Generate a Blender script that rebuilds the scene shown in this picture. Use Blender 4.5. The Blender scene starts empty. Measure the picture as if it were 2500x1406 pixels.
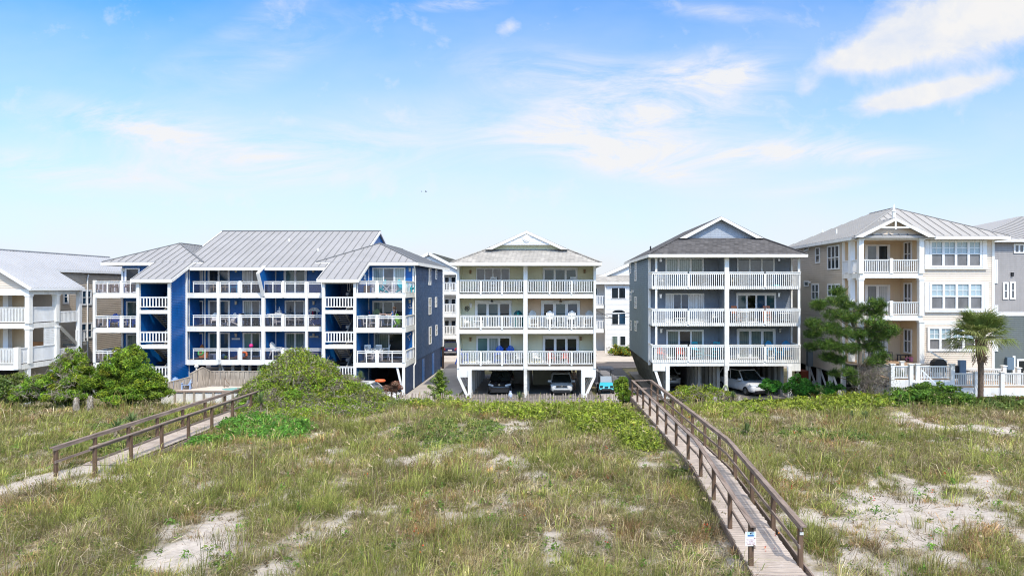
import bpy, bmesh, math, random
import numpy as np
from mathutils import Vector, Matrix
random.seed(7)
rng = np.random.default_rng(7)
sc = bpy.context.scene
COL = sc.collection
# The drone hovers at the origin, 8.6 m above the parking level, and looks along +Y (inland).
F, CX, CY, CH = 1667.0, 1345.0, 703.0, 8.6
def X(px, D): return (px - CX) * D / F
def Z(py, D): return CH - (py - CY) * D / F
def V(*a): return Vector(a)

# ------------------------------------------------------------------ mesh builder
class MB:
    def __init__(s): s.v = []; s.f = []; s.m = []
    def add(s, vs, fs, m=0):
        b = len(s.v)
        s.v += [tuple(p) for p in vs]
        s.f += [tuple(b + i for i in f) for f in fs]
        s.m += [m] * len(fs)
        return s
    def box(s, x0, x1, y0, y1, z0, z1, m=0):
        x0, x1 = min(x0, x1), max(x0, x1); y0, y1 = min(y0, y1), max(y0, y1); z0, z1 = min(z0, z1), max(z0, z1)
        vs = [(x0,y0,z0),(x1,y0,z0),(x1,y1,z0),(x0,y1,z0),(x0,y0,z1),(x1,y0,z1),(x1,y1,z1),(x0,y1,z1)]
        return s.add(vs, [(0,3,2,1),(4,5,6,7),(0,1,5,4),(1,2,6,5),(2,3,7,6),(3,0,4,7)], m)
    def bar(s, p, q, w, h=None, m=0, up=(0,0,1)):
        p, q, up = Vector(p), Vector(q), Vector(up)
        h = w if h is None else h
        d = (q - p).normalized()
        a = d.cross(up)
        if a.length < 1e-4: a = d.cross(Vector((1,0,0)))
        a.normalize(); b = a.cross(d).normalized()
        a *= w / 2; b *= h / 2
        vs = [p-a-b, p+a-b, p+a+b, p-a+b, q-a-b, q+a-b, q+a+b, q-a+b]
        return s.add(vs, [(0,3,2,1),(4,5,6,7),(0,1,5,4),(1,2,6,5),(2,3,7,6),(3,0,4,7)], m)
    def cyl(s, p, q, r0, r1=None, n=8, m=0):
        p, q = Vector(p), Vector(q)
        r1 = r0 if r1 is None else r1
        d = (q - p).normalized()
        a = d.cross(Vector((0,0,1)))
        if a.length < 1e-3: a = Vector((1,0,0))
        a.normalize(); b = d.cross(a)
        vs = []
        for c, r in ((p, r0), (q, r1)):
            for i in range(n):
                t = 2 * math.pi * i / n
                vs.append(c + a * (r * math.cos(t)) + b * (r * math.sin(t)))
        fs = [(i, (i+1) % n, n + (i+1) % n, n + i) for i in range(n)]
        fs += [tuple(range(n))[::-1], tuple(range(n, 2*n))]
        return s.add(vs, fs, m)
    def tube(s, pts, rs, n=7, m=0):
        pts = [Vector(p) for p in pts]
        if not hasattr(rs, '__len__'): rs = [rs] * len(pts)
        vs = []
        for i, p in enumerate(pts):
            d = (pts[min(i+1, len(pts)-1)] - pts[max(i-1, 0)]).normalized()
            a = d.cross(Vector((0.31, 0.94, 0.1))); a.normalize(); b = d.cross(a)
            for k in range(n):
                t = 2 * math.pi * k / n
                vs.append(p + a * (rs[i] * math.cos(t)) + b * (rs[i] * math.sin(t)))
        fs = []
        for i in range(len(pts) - 1):
            for k in range(n):
                fs.append((i*n+k, i*n+(k+1) % n, (i+1)*n+(k+1) % n, (i+1)*n+k))
        fs += [tuple(range(n))[::-1], tuple(range((len(pts)-1)*n, len(pts)*n))]
        return s.add(vs, fs, m)
    def poly(s, pts, m=0): return s.add(pts, [tuple(range(len(pts)))], m)
    def prism(s, pts, vec, m=0):
        n = len(pts); vec = Vector(vec)
        vs = [Vector(p) for p in pts] + [Vector(p) + vec for p in pts]
        fs = [tuple(range(n)), tuple(range(n, 2*n))[::-1]] + [(i, n+i, n+(i+1) % n, (i+1) % n) for i in range(n)]
        return s.add(vs, fs, m)
    def lathe(s, prof, c, n=12, m=0):
        vs = []
        for r, z in prof:
            for k in range(n):
                t = 2 * math.pi * k / n
                vs.append((c[0] + r*math.cos(t), c[1] + r*math.sin(t), c[2] + z))
        fs = []
        for i in range(len(prof) - 1):
            for k in range(n):
                fs.append((i*n+k, i*n+(k+1) % n, (i+1)*n+(k+1) % n, (i+1)*n+k))
        fs += [tuple(range(n))[::-1], tuple(range((len(prof)-1)*n, len(prof)*n))]
        return s.add(vs, fs, m)
    def grid(s, o, u, t, us, vs_, solid, m=0, vdir=(0,0,1)):
        """one connected pierced panel: cells of a u x z grid, thickness vector t"""
        o, u, t, w = Vector(o), Vector(u), Vector(t), Vector(vdir)
        nu, nv = len(us), len(vs_)
        idx = {}; V_ = []; Fc = []
        def vid(i, j, k):
            key = (i, j, k)
            if key not in idx:
                idx[key] = len(V_); V_.append(o + u*us[i] + w*vs_[j] + t*k)
            return idx[key]
        S = lambda i, j: 0 <= i < nu-1 and 0 <= j < nv-1 and solid(i, j)
        for i in range(nu-1):
            for j in range(nv-1):
                if not S(i, j): continue
                Fc.append((vid(i,j,0), vid(i+1,j,0), vid(i+1,j+1,0), vid(i,j+1,0)))
                Fc.append((vid(i,j,1), vid(i,j+1,1), vid(i+1,j+1,1), vid(i+1,j,1)))
                if not S(i-1, j): Fc.append((vid(i,j,0), vid(i,j+1,0), vid(i,j+1,1), vid(i,j,1)))
                if not S(i+1, j): Fc.append((vid(i+1,j,0), vid(i+1,j,1), vid(i+1,j+1,1), vid(i+1,j+1,0)))
                if not S(i, j-1): Fc.append((vid(i,j,0), vid(i,j,1), vid(i+1,j,1), vid(i+1,j,0)))
                if not S(i, j+1): Fc.append((vid(i,j+1,0), vid(i+1,j+1,0), vid(i+1,j+1,1), vid(i,j+1,1)))
        return s.add(V_, Fc, m)
    def siding(s, o, u, n, L, z0, z1, ex=0.15, th=0.04, lim=None, m=0):
        """lapped boards as real sloping courses; lim(z) -> (u0, u1) clips gables and rakes"""
        o, u, n = Vector(o), Vector(u), Vector(n)
        lim = lim or (lambda z: (0, L))
        z = z0
        while z < z1 - 1e-4:
            zt = min(z + ex, z1)
            a0, a1 = lim(z + 1e-3); b0, b1 = lim(zt - 1e-3)
            if a1 > a0:
                if b1 < b0: b0 = b1 = (b0 + b1) / 2
                P = lambda uu, zz, k: o + u*uu + n*k + Vector((0,0,zz - o.z))
                s.add([P(a0,z,th), P(a1,z,th), P(b1,zt,0), P(b0,zt,0), P(a0,z,0), P(a1,z,0)], [(0,1,2,3), (4,5,1,0)], m)
            z = zt
        return s
    def build(s, name, mats, parent=None, smooth=False, kind=None, label=None):
        me = bpy.data.meshes.new(name)
        me.from_pydata(s.v, [], s.f)
        mats = mats if isinstance(mats, (list, tuple)) else [mats]
        for m in mats: me.materials.append(m)
        if len(mats) > 1: me.polygons.foreach_set('material_index', s.m)
        if smooth: me.polygons.foreach_set('use_smooth', [True] * len(me.polygons))
        me.update()
        return link(name, me, parent, kind, label)

def link(name, me, parent=None, kind=None, label=None):
    o = bpy.data.objects.new(name, me); COL.objects.link(o)
    if parent is not None:
        o.parent = parent
        p, off = parent, Vector((0,0,0))
        if parent.get('_w'): o.location = -Vector(parent.location)
    if kind: o['kind'] = kind
    if label: o['label'] = label
    return o

WORLD_ROOTS = []
def thing(name, label, cat, loc=(0,0,0), group=None):
    """Empty at a thing's base; parts that follow are written in world coordinates"""
    o = bpy.data.objects.new(name, None); COL.objects.link(o)
    o.location = loc; o.empty_display_size = .3
    o['label'] = label; o['category'] = cat
    if group: o['group'] = group
    o['_w'] = 1
    WORLD_ROOTS.append(o)
    return o
def tag(o, label, cat, group=None, kind=None):
    o['label'] = label; o['category'] = cat
    if group: o['group'] = group
    if kind: o['kind'] = kind
    return o
def copy_tree(o, parent=None):
    c = o.copy(); COL.objects.link(c)
    if parent is not None: c.parent = parent
    for ch in o.children: copy_tree(ch, c)
    return c
USED = set()
def place(proto, loc, rz, label, cat, group=None, s=1.0):
    if proto.name in USED: o = copy_tree(proto)
    else: o = proto; USED.add(proto.name)
    o.location = loc; o.rotation_euler = (0, 0, rz); o.scale = (s, s, s)
    return tag(o, label, cat, group)

def np_mesh(name, Vt, C, faces, mat, parent=None, kind=None):
    N, k, _ = Vt.shape
    me = bpy.data.meshes.new(name)
    me.vertices.add(N*k); me.vertices.foreach_set('co', Vt.astype(np.float32).ravel())
    base = np.arange(N, dtype=np.int64)[:, None] * k
    loops = np.concatenate([(base + np.array(f)[None, :]).ravel() for f in faces])
    sizes = np.concatenate([np.full(N, len(f)) for f in faces])
    starts = np.concatenate([[0], np.cumsum(sizes)[:-1]])
    me.loops.add(len(loops)); me.loops.foreach_set('vertex_index', loops.astype(np.int32))
    me.polygons.add(len(sizes)); me.polygons.foreach_set('loop_start', starts.astype(np.int32))
    me.update(calc_edges=True)
    at = me.attributes.new('col', 'FLOAT_COLOR', 'POINT')
    cc = np.ones((N, k, 4), np.float32)
    cc[:, :, :3] = C[:, None, :] if C.ndim == 2 else C
    at.data.foreach_set('color', cc.ravel())
    me.materials.append(mat)
    return link(name, me, parent, kind)

# ------------------------------------------------------------------ materials
def nt(name):
    m = bpy.data.materials.new(name); m.use_nodes = True
    n = m.node_tree; n.nodes.clear()
    return m, n, n.nodes, n.links
def N_(nodes, t, **kw):
    n = nodes.new(t)
    for k, v in kw.items():
        if k in n.inputs: n.inputs[k].default_value = v
        else: setattr(n, k, v)
    return n
def math_(nodes, links, op, a, b=None, clamp=False):
    n = nodes.new('ShaderNodeMath'); n.operation = op; n.use_clamp = clamp
    for i, v in enumerate((a, b)):
        if v is None: continue
        if hasattr(v, 'links') or hasattr(v, 'is_linked'): links.new(v, n.inputs[i])
        else: n.inputs[i].default_value = v
    return n.outputs[0]
def pos_(nodes, links, scale=(1,1,1)):
    g = nodes.new('ShaderNodeNewGeometry'); mp = nodes.new('ShaderNodeMapping')
    links.new(g.outputs['Position'], mp.inputs['Vector']); mp.inputs['Scale'].default_value = scale
    return mp.outputs[0]
def noise_(nodes, links, vec, scale, detail=4, rough=.6):
    n = N_(nodes, 'ShaderNodeTexNoise', Scale=scale, Detail=detail, Roughness=rough)
    links.new(vec, n.inputs['Vector'])
    return n.outputs['Fac']
def ramp_(nodes, links, fac, stops):
    r = nodes.new('ShaderNodeValToRGB'); links.new(fac, r.inputs[0])
    e = r.color_ramp.elements
    while len(e) < len(stops): e.new(.5)
    for i, (p, c) in enumerate(stops):
        e[i].position = p; e[i].color = (*c, 1) if hasattr(c, '__len__') else (c, c, c, 1)
    return r.outputs[0]
def mixc(nodes, links, fac, a, b, mode='MIX'):
    n = nodes.new('ShaderNodeMix'); n.data_type = 'RGBA'; n.blend_type = mode
    for s, v in ((0, fac), (6, a), (7, b)):
        if hasattr(v, 'is_linked'): links.new(v, n.inputs[s])
        elif hasattr(v, '__len__'): n.inputs[s].default_value = (*v[:3], 1)
        else: n.inputs[s].default_value = v
    return n.outputs[2]
def M(name, col, rough=.6, var=.14, scale=1.3, streak=.12, bump=.0, bscale=40, metal=0., spec=.4, stretch=(1,1,1), coat=0.):
    """painted/plain surface: base colour broken up by blotches and rain streaks, with a fine bump"""
    m, t, n, l = nt(name)
    p = pos_(n, l, stretch); f = noise_(n, l, p, scale, 5)
    k = ramp_(n, l, f, [(.25, 1 - var), (.7, 1 + var*.35)])
    c = mixc(n, l, 1., col, k, 'MULTIPLY')
    if streak:
        f2 = noise_(n, l, pos_(n, l, (5, 5, .35)), 1.2, 4)
        k2 = ramp_(n, l, f2, [(.3, 1 - streak), (.6, 1)])
        c = mixc(n, l, 1., c, k2, 'MULTIPLY')
    b = N_(n, 'ShaderNodeBsdfPrincipled', Roughness=rough, Metallic=metal)
    b.inputs['Specular IOR Level'].default_value = spec
    b.inputs['Coat Weight'].default_value = coat
    l.new(c, b.inputs['Base Color'])
    fr = noise_(n, l, p, scale*6, 3)
    l.new(ramp_(n, l, fr, [(.3, max(0, rough-.12)), (.7, min(1, rough+.12))]), b.inputs['Roughness'])
    if bump:
        bn = N_(n, 'ShaderNodeBump', Strength=bump, Distance=.02)
        l.new(noise_(n, l, p, bscale, 4), bn.inputs['Height']); l.new(bn.outputs[0], b.inputs['Normal'])
    o = n.new('ShaderNodeOutputMaterial'); l.new(b.outputs[0], o.inputs[0])
    return m
def M_shingle(name, c1, c2):
    m, t, n, l = nt(name)
    g = n.new('ShaderNodeNewGeometry'); s = n.new('ShaderNodeSeparateXYZ'); l.new(g.outputs['Position'], s.inputs[0])
    cb = n.new('ShaderNodeCombineXYZ')
    l.new(math_(n, l, 'ADD', s.outputs[0], s.outputs[1]), cb.inputs[0]); l.new(math_(n, l, 'MULTIPLY', s.outputs[2], 2.0), cb.inputs[1])
    br = N_(n, 'ShaderNodeTexBrick', Scale=1.0); l.new(cb.outputs[0], br.inputs['Vector'])
    br.inputs['Brick Width'].default_value = .33; br.inputs['Row Height'].default_value = .15
    br.inputs['Mortar Size'].default_value = .012
    br.inputs['Color1'].default_value = (*c1, 1); br.inputs['Color2'].default_value = (*c2, 1)
    br.inputs['Mortar'].default_value = (*[x*.35 for x in c1], 1)
    k = ramp_(n, l, noise_(n, l, pos_(n, l), 1.1, 6, .7), [(.3, .72), (.7, 1.12)])
    c = mixc(n, l, 1., br.outputs['Color'], k, 'MULTIPLY')
    b = N_(n, 'ShaderNodeBsdfPrincipled', Roughness=.9); l.new(c, b.inputs['Base Color'])
    bn = N_(n, 'ShaderNodeBump', Strength=.5, Distance=.03)
    l.new(noise_(n, l, pos_(n, l), 16, 4), bn.inputs['Height']); l.new(bn.outputs[0], b.inputs['Normal'])
    o = n.new('ShaderNodeOutputMaterial'); l.new(b.outputs[0], o.inputs[0])
    return m
def M_wood(name, ca, cb, stretch=(9, .7, 9), rough=.85):
    m, t, n, l = nt(name)
    p = pos_(n, l, stretch)
    f = noise_(n, l, p, 2.2, 6, .7); c = ramp_(n, l, f, [(.28, ca), (.68, cb)])
    f3 = noise_(n, l, pos_(n, l, (.8, .8, .8)), 1.4, 4)
    c = mixc(n, l, 1., c, ramp_(n, l, f3, [(.3, .72), (.7, 1.1)]), 'MULTIPLY')
    b = N_(n, 'ShaderNodeBsdfPrincipled', Roughness=rough); l.new(c, b.inputs['Base Color'])
    b.inputs['Specular IOR Level'].default_value = .25
    bn = N_(n, 'ShaderNodeBump', Strength=.5, Distance=.01); l.new(f, bn.inputs['Height']); l.new(bn.outputs[0], b.inputs['Normal'])
    o = n.new('ShaderNodeOutputMaterial'); l.new(b.outputs[0], o.inputs[0])
    return m
def M_glass(name, col, folds=None, blinds=False):
    """window pane: dark room or drapes behind a smooth reflecting surface"""
    m, t, n, l = nt(name)
    c = ramp_(n, l, noise_(n, l, pos_(n, l, (1, 1, .6)), .9, 3), [(.3, tuple(x*.55 for x in col)), (.75, tuple(x*1.25 for x in col))])  # broad noise tones painted into the pane, imitating reflections
    if folds:
        g = n.new('ShaderNodeNewGeometry'); s = n.new('ShaderNodeSeparateXYZ'); l.new(g.outputs['Position'], s.inputs[0])
        a = math_(n, l, 'MULTIPLY', math_(n, l, 'ADD', s.outputs[0], s.outputs[1]), 40.)
        a = math_(n, l, 'ADD', a, math_(n, l, 'MULTIPLY', noise_(n, l, pos_(n, l, (1, 1, .1)), 3, 2), 9.))
        w = math_(n, l, 'MULTIPLY', math_(n, l, 'ADD', math_(n, l, 'SINE', a), 1.), .5)
        c = mixc(n, l, w, c, folds)
    if blinds:
        g = n.new('ShaderNodeNewGeometry'); s = n.new('ShaderNodeSeparateXYZ'); l.new(g.outputs['Position'], s.inputs[0])
        w = math_(n, l, 'FRACT', math_(n, l, 'MULTIPLY', s.outputs[2], 16.))
        c = mixc(n, l, w, c, tuple(x*1.6 for x in col))
    b = N_(n, 'ShaderNodeBsdfPrincipled', Roughness=.06); l.new(c, b.inputs['Base Color'])
    b.inputs['Specular IOR Level'].default_value = .6
    bn = N_(n, 'ShaderNodeBump', Strength=.04, Distance=.05)
    l.new(noise_(n, l, pos_(n, l), .8, 2), bn.inputs['Height']); l.new(bn.outputs[0], b.inputs['Normal'])
    o = n.new('ShaderNodeOutputMaterial'); l.new(b.outputs[0], o.inputs[0])
    return m
def M_clear(name, tint, body=.18):
    m, t, n, l = nt(name)
    tr = n.new('ShaderNodeBsdfTransparent'); tr.inputs[0].default_value = (*tint, 1)
    gl = N_(n, 'ShaderNodeBsdfGlossy', Roughness=.08); df = n.new('ShaderNodeBsdfDiffuse'); df.inputs[0].default_value = (.5, .52, .56, 1)
    fr = N_(n, 'ShaderNodeFresnel', IOR=1.45)
    mx = n.new('ShaderNodeMixShader'); mx.inputs[0].default_value = body; l.new(tr.outputs[0], mx.inputs[1]); l.new(df.outputs[0], mx.inputs[2])
    m2 = n.new('ShaderNodeMixShader'); l.new(fr.outputs[0], m2.inputs[0]); l.new(mx.outputs[0], m2.inputs[1]); l.new(gl.outputs[0], m2.inputs[2])
    o = n.new('ShaderNodeOutputMaterial'); l.new(m2.outputs[0], o.inputs[0])
    return m
def M_leaf(name, trans=.3, rough=.55, spec=.3):
    m, t, n, l = nt(name)
    a = n.new('ShaderNodeAttribute'); a.attribute_name = 'col'
    b = N_(n, 'ShaderNodeBsdfPrincipled', Roughness=rough); l.new(a.outputs['Color'], b.inputs['Base Color'])
    b.inputs['Specular IOR Level'].default_value = spec
    tl = n.new('ShaderNodeBsdfTranslucent'); l.new(a.outputs['Color'], tl.inputs[0])
    mx = n.new('ShaderNodeMixShader'); mx.inputs[0].default_value = trans
    l.new(b.outputs[0], mx.inputs[1]); l.new(tl.outputs[0], mx.inputs[2])
    o = n.new('ShaderNodeOutputMaterial'); l.new(mx.outputs[0], o.inputs[0])
    return m

WHITE = M('white_paint', (.80, .795, .77), .55, .13, 1.6, .16, bump=.12)
WHITE_SH = M('white_trim', (.78, .79, .80), .5, .06, 1.5, .05)
WORN = M('worn_white_paint', (.72, .70, .66), .7, .35, 3.5, .35, bump=.3)
CREAM = M('pale_green_cream_siding', (.73, .705, .51), .6, .06, .9, .03)
PEACH = M('peach_siding', (.70, .52, .36), .6, .06, .9, .03)
MINT = M('pale_mint_gable', (.62, .66, .52), .6, .06, 1, .08)
GREY_BLUE = M('slate_blue_shingles', (.215, .245, .29), .7, .16, 1.2, .06)
GREY_SIDE = M('slate_blue_siding', (.165, .23, .295), .7, .14, 1.2, .08)
GREY_GABLE = M('slate_gable_siding', (.36, .40, .46), .7, .1, 1.2, .12)
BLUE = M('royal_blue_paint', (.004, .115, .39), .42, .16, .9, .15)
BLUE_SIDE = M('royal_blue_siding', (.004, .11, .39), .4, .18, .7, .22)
NAVY = M('dull_navy_siding', (.016, .062, .17), .6, .2, .6, .25)  # darker, duller blue for the flank and back walls
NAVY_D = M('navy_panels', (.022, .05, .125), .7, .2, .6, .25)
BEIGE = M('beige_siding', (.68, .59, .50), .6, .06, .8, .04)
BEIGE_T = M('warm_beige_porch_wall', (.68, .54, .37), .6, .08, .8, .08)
BEIGE_SHADE = M('shaded_beige_siding', (.52, .445, .36), .65, .1, .8, .06)  # beige siding with the flanks' shade put into its colour
OFFWHITE = M('off_white_siding', (.72, .72, .71), .6, .06, .8, .04)
FR_GREY = M('warm_grey_siding', (.33, .315, .315), .65, .1, .8, .12)
FR_DARK = M('dark_sage_siding', (.12, .14, .14), .65, .1, .8, .12)
METAL_ROOF = M('grey_metal_roof', (.315, .315, .33), .5, .12, .5, .1, metal=.0, spec=.5)
SEAM = M('dark_roof_seam', (.16, .165, .175), .5, .1, .5, 0)
METAL_PALE = M('pale_metal_roof', (.44, .45, .48), .5, .08, .5, .08, spec=.5)
METAL_WARM = M('warm_grey_metal_roof', (.36, .35, .345), .5, .08, .5, .08, spec=.5)
SEAM_PALE = M('pale_roof_seam', (.36, .37, .40), .5, .1, .5, 0)
SEAM_WARM = M('warm_roof_seam', (.30, .295, .29), .5, .1, .5, 0)
SHING_L = M_shingle('light_grey_shingles', (.45, .43, .40), (.33, .315, .30))
SHING_D = M_shingle('charcoal_shingles', (.125, .12, .125), (.06, .058, .062))
SHING_K = M_shingle('black_shingles', (.07, .075, .07), (.04, .045, .042))
DECKW = M_wood('grey_deck_boards', (.13, .115, .10), (.25, .225, .20), (1, 9, 1))
WALKW = M_wood('pale_boardwalk_boards', (.33, .27, .235), (.56, .49, .44), (1, 12, 1))
RAILW = M_wood('weathered_rail_timber', (.115, .085, .07), (.34, .27, .235), (9, .6, 9))
POSTW = M_wood('weathered_post_timber', (.07, .042, .028), (.19, .125, .085), (9, 9, .8))
FENCEW = M_wood('silvery_fence_boards', (.20, .165, .13), (.46, .40, .34), (8, 8, .6))
SLATW = M_wood('pale_sand_fence_slats', (.24, .19, .165), (.48, .41, .37), (8, 8, .6))
LATHW = M_wood('dark_green_grey_boards', (.07, .07, .055), (.17, .17, .14), (3, 3, .8))
REDW = M_wood('red_brown_timber', (.12, .025, .012), (.26, .06, .03), (1, 8, 8))
TANDECK = M('tan_deck_boards', (.45, .31, .20), .7, .1, 2, 0)
CONC = M('pale_concrete', (.50, .45, .41), .85, .22, .5, 0, bump=.2)
POOLDK = M('pool_deck_concrete', (.60, .53, .47), .85, .15, .9, 0, bump=.2)
ASPH = M('asphalt', (.075, .075, .08), .9, .2, .6, 0, bump=.3)
ROADM = M('worn_asphalt', (.22, .19, .18), .9, .15, .5, 0, bump=.3)
GARAGE = M('garage_floor', (.20, .185, .17), .85, .25, .7, 0)
STUCCO = M('white_stucco', (.72, .71, .69), .8, .12, .9, .2, bump=.3)
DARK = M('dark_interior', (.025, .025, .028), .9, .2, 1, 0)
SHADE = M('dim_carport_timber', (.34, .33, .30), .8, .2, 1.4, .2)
BLACK = M('black_plastic', (.02, .02, .022), .5, .1, 2, 0)
TYRE = M('tyre_rubber', (.018, .018, .018), .85, .1, 3, 0)
CHROME = M('bright_metal', (.55, .56, .58), .25, .05, 3, 0, metal=.9)
G_DARK = M_glass('dark_pane', (.018, .024, .030))
G_TEAL = M_glass('teal_pane', (.035, .085, .095))
G_SEA = M_glass('pale_sea_pane', (.10, .20, .20))
G_GREY = M_glass('grey_pane', (.12, .135, .155))
G_BLUE = M_glass('blue_pane', (.02, .055, .10))
G_CURT = M_glass('curtained_pane', (.20, .25, .25), folds=(.36, .42, .42))
G_PALE = M_glass('pale_drape_pane', (.42, .44, .46), folds=(.55, .57, .58))
G_GREEN = M_glass('green_drape_pane', (.09, .13, .12), folds=(.17, .22, .20))
G_BLIND = M_glass('blind_pane', (.26, .34, .38), blinds=True)
G_SCREEN = M_glass('insect_screen_pane', (.17, .17, .18))
G_BLACK = M_glass('open_doorway', (.003, .003, .003))
CLEAR = M_clear('tinted_rail_glass', (.84, .83, .88), .025)
WINDSH = M_glass('windscreen', (.02, .03, .03))
LEAF = M_leaf('leaf', .30)
NEEDLE = M_leaf('needle', .18)
BLADE = M_leaf('grass_blade', .35, .6, .2)
DRYB = M_leaf('dry_stem', .1, .85, .1)
BARK = M_wood('grey_bark', (.09, .07, .055), (.24, .20, .16), (5, 5, 1))
BARKB = M_wood('brown_bark', (.07, .045, .03), (.20, .14, .10), (5, 5, 3))

# ------------------------------------------------------------------ value noise for placement
_T = rng.random((256, 256))
def vn(x, y):
    xi = np.floor(x).astype(int); yi = np.floor(y).astype(int); fx = x - xi; fy = y - yi
    fx = fx*fx*(3-2*fx); fy = fy*fy*(3-2*fy)
    a = _T[xi & 255, yi & 255]; b = _T[(xi+1) & 255, yi & 255]; c = _T[xi & 255, (yi+1) & 255]; d = _T[(xi+1) & 255, (yi+1) & 255]
    return (a*(1-fx)+b*fx)*(1-fy) + (c*(1-fx)+d*fx)*fy
def fbm(x, y, o=4):
    s = np.zeros_like(np.asarray(x, float)); a = .5
    for k in range(o):
        s += a * vn(x * 2**k + 17.3*k, y * 2**k + 5.1*k); a *= .5
    return s / (1 - .5**o)
def sstep(a, b, x):
    t = np.clip((x - a) / (b - a), 0, 1); return t*t*(3-2*t)
def H(x, y):
    x = np.asarray(x, float); y = np.asarray(y, float)
    sh = 2.5 * sstep(14, 22, x)
    fall = 1 - sstep(39 + sh, 50.5 + sh*.4, y)
    n = (fbm(x*.16+40, y*.16+11) - .5) * .8 + (fbm(x*.7, y*.7, 3) - .5) * .22
    h = (1.4 + n) * fall
    h = np.where(y > 46, np.minimum(h, 1.4*fall+.05), h)
    h = h + (1.6 - h) * np.exp(-(((x+18.0)/1.6)**2 + ((y-26.2)/1.9)**2)) + (1.58 - h) * np.exp(-(((x-5.9)/1.0)**2 + ((y-15.9)/1.3)**2))
    return h * (1 - sstep(49.5, 51.5, y)) - .03 * sstep(49.5, 51.5, y)
def Hs(x, y): return float(H(np.array([x]), np.array([y]))[0])
SAND = []
def _sb(px, py, rx, ry, s):
    if px < 1500: s *= .42 if py < 1215 and px > 300 else .58 if py < 1290 else .8 if px < 800 else .66
    if px > 2000 and py > 1150: s *= .74
    s *= .84; rx *= .86; ry *= .86
    D = 7.2 * F / (py - CY)
    SAND.append((X(px, D), D, rx * D / F, ry * D * D / F / 7.2, s))
for a in [(2290,1250,190,50,1.0),(2150,1215,80,35,.9),(2200,1285,150,25,.9),(2420,1385,130,45,1.0),(2230,1180,50,60,.8),(2420,1190,110,25,.6),(2330,1340,120,20,.8),
          (500,1320,90,45,1.0),(450,1370,100,28,1.),(680,1365,80,40,1.0),(580,1275,60,14,.7),(740,1310,50,14,.6),(400,1300,50,12,.7),(250,1330,80,10,.4),
          (1080,1345,110,26,.9),(930,1375,60,24,.8),(1130,1270,130,16,.6),(1270,1232,60,12,.9),(990,1232,110,13,.8),(870,1240,60,12,.7),(860,1290,40,10,.6),
          (1380,1290,90,14,.8),(1350,1340,60,20,.7),(1320,1395,70,18,.8),(1480,1240,80,12,.5),(1180,1390,60,16,.6),
          (230,1180,60,14,.7),(330,1190,50,10,.6),(690,1180,50,12,.6),(700,1060,90,8,.3),(1200,1052,28,5,1.),(1215,1130,110,8,.45),(1290,1140,80,7,.4),
          (1900,1148,70,16,.8),(1860,1260,60,12,.6),(2000,1275,70,14,.7),(2310,1040,90,7,1.),(2200,1020,70,5,.8),(2440,1050,60,5,.8),(2110,1030,40,4,.6),(2440,1108,80,8,.7),
          (2050,1080,80,6,.35),(1950,1190,60,12,.5),(2060,1370,60,20,.6),
          (60,1172,70,12,1.2),(20,1195,60,12,1.3),(130,1150,50,10,1.2),(190,1130,40,9,1.2),(240,1118,30,7,1.2),(1900,1395,70,24,1.3),(1960,1400,40,20,1.)]: _sb(*a)
def VEG(x, y):
    """0 bare sand .. 1 closed cover"""
    x = np.asarray(x, float); y = np.asarray(y, float)
    v = .84 + (fbm(x*.5+9, y*.32+3, 4) - .5) * 1.6 + (fbm(x*1.9+2, y*1.5+13, 4) - .5) * 1.6
    jx = (fbm(x*1.3+5, y*1.3+1, 3) - .5) * 1.6; jy = (fbm(x*1.3+51, y*1.3+71, 3) - .5) * 2.2
    for (a, b, ra, rb, s) in SAND:
        v = v - 1.25 * s * np.exp(-(((x-a+jx)/ra)**2 + ((y-b+jy)/rb)**2))
    v = v + .5 * sstep(36, 42, y)
    v = v - 1.3 * np.exp(-((x - 5.95) / .8)**2) * (y < 17.4)
    pxs = np.interp(y, [20, 22.5, 24.2, 25.8, 27.6], [-21.5, -20.2, -19.3, -18.4, -17.8])
    v = v - 1.7 * np.exp(-((x - pxs + jx*.25) / .5)**2) * (y < 28)
    return np.clip(v, 0, 1)

# ------------------------------------------------------------------ foliage
def leaf_quads(P, Nn, L, W, jitter=.9):
    """rhombic leaves at P facing roughly Nn"""
    n = len(P)
    Nn = Nn + rng.normal(0, jitter, (n, 3)); Nn /= np.linalg.norm(Nn, axis=1, keepdims=True) + 1e-9
    R = rng.normal(0, 1, (n, 3)); A = np.cross(Nn, R); A /= np.linalg.norm(A, axis=1, keepdims=True) + 1e-9
    B = np.cross(Nn, A)
    L = np.asarray(L).reshape(-1, 1); W = np.asarray(W).reshape(-1, 1)
    return np.stack([P - A*L, P - B*W + A*L*.1, P + A*L, P + B*W + A*L*.1], axis=1)
def pal(n, cols, wts, sd=.18):
    cols = np.array(cols); k = rng.choice(len(cols), n, p=np.array(wts)/sum(wts))
    c = cols[k] * np.exp(rng.normal(0, sd, (n, 1)))
    return np.clip(c, 0, 1)
GREENS = [(.16,.25,.025), (.20,.28,.03), (.075,.13,.02), (.26,.31,.05)]
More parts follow.
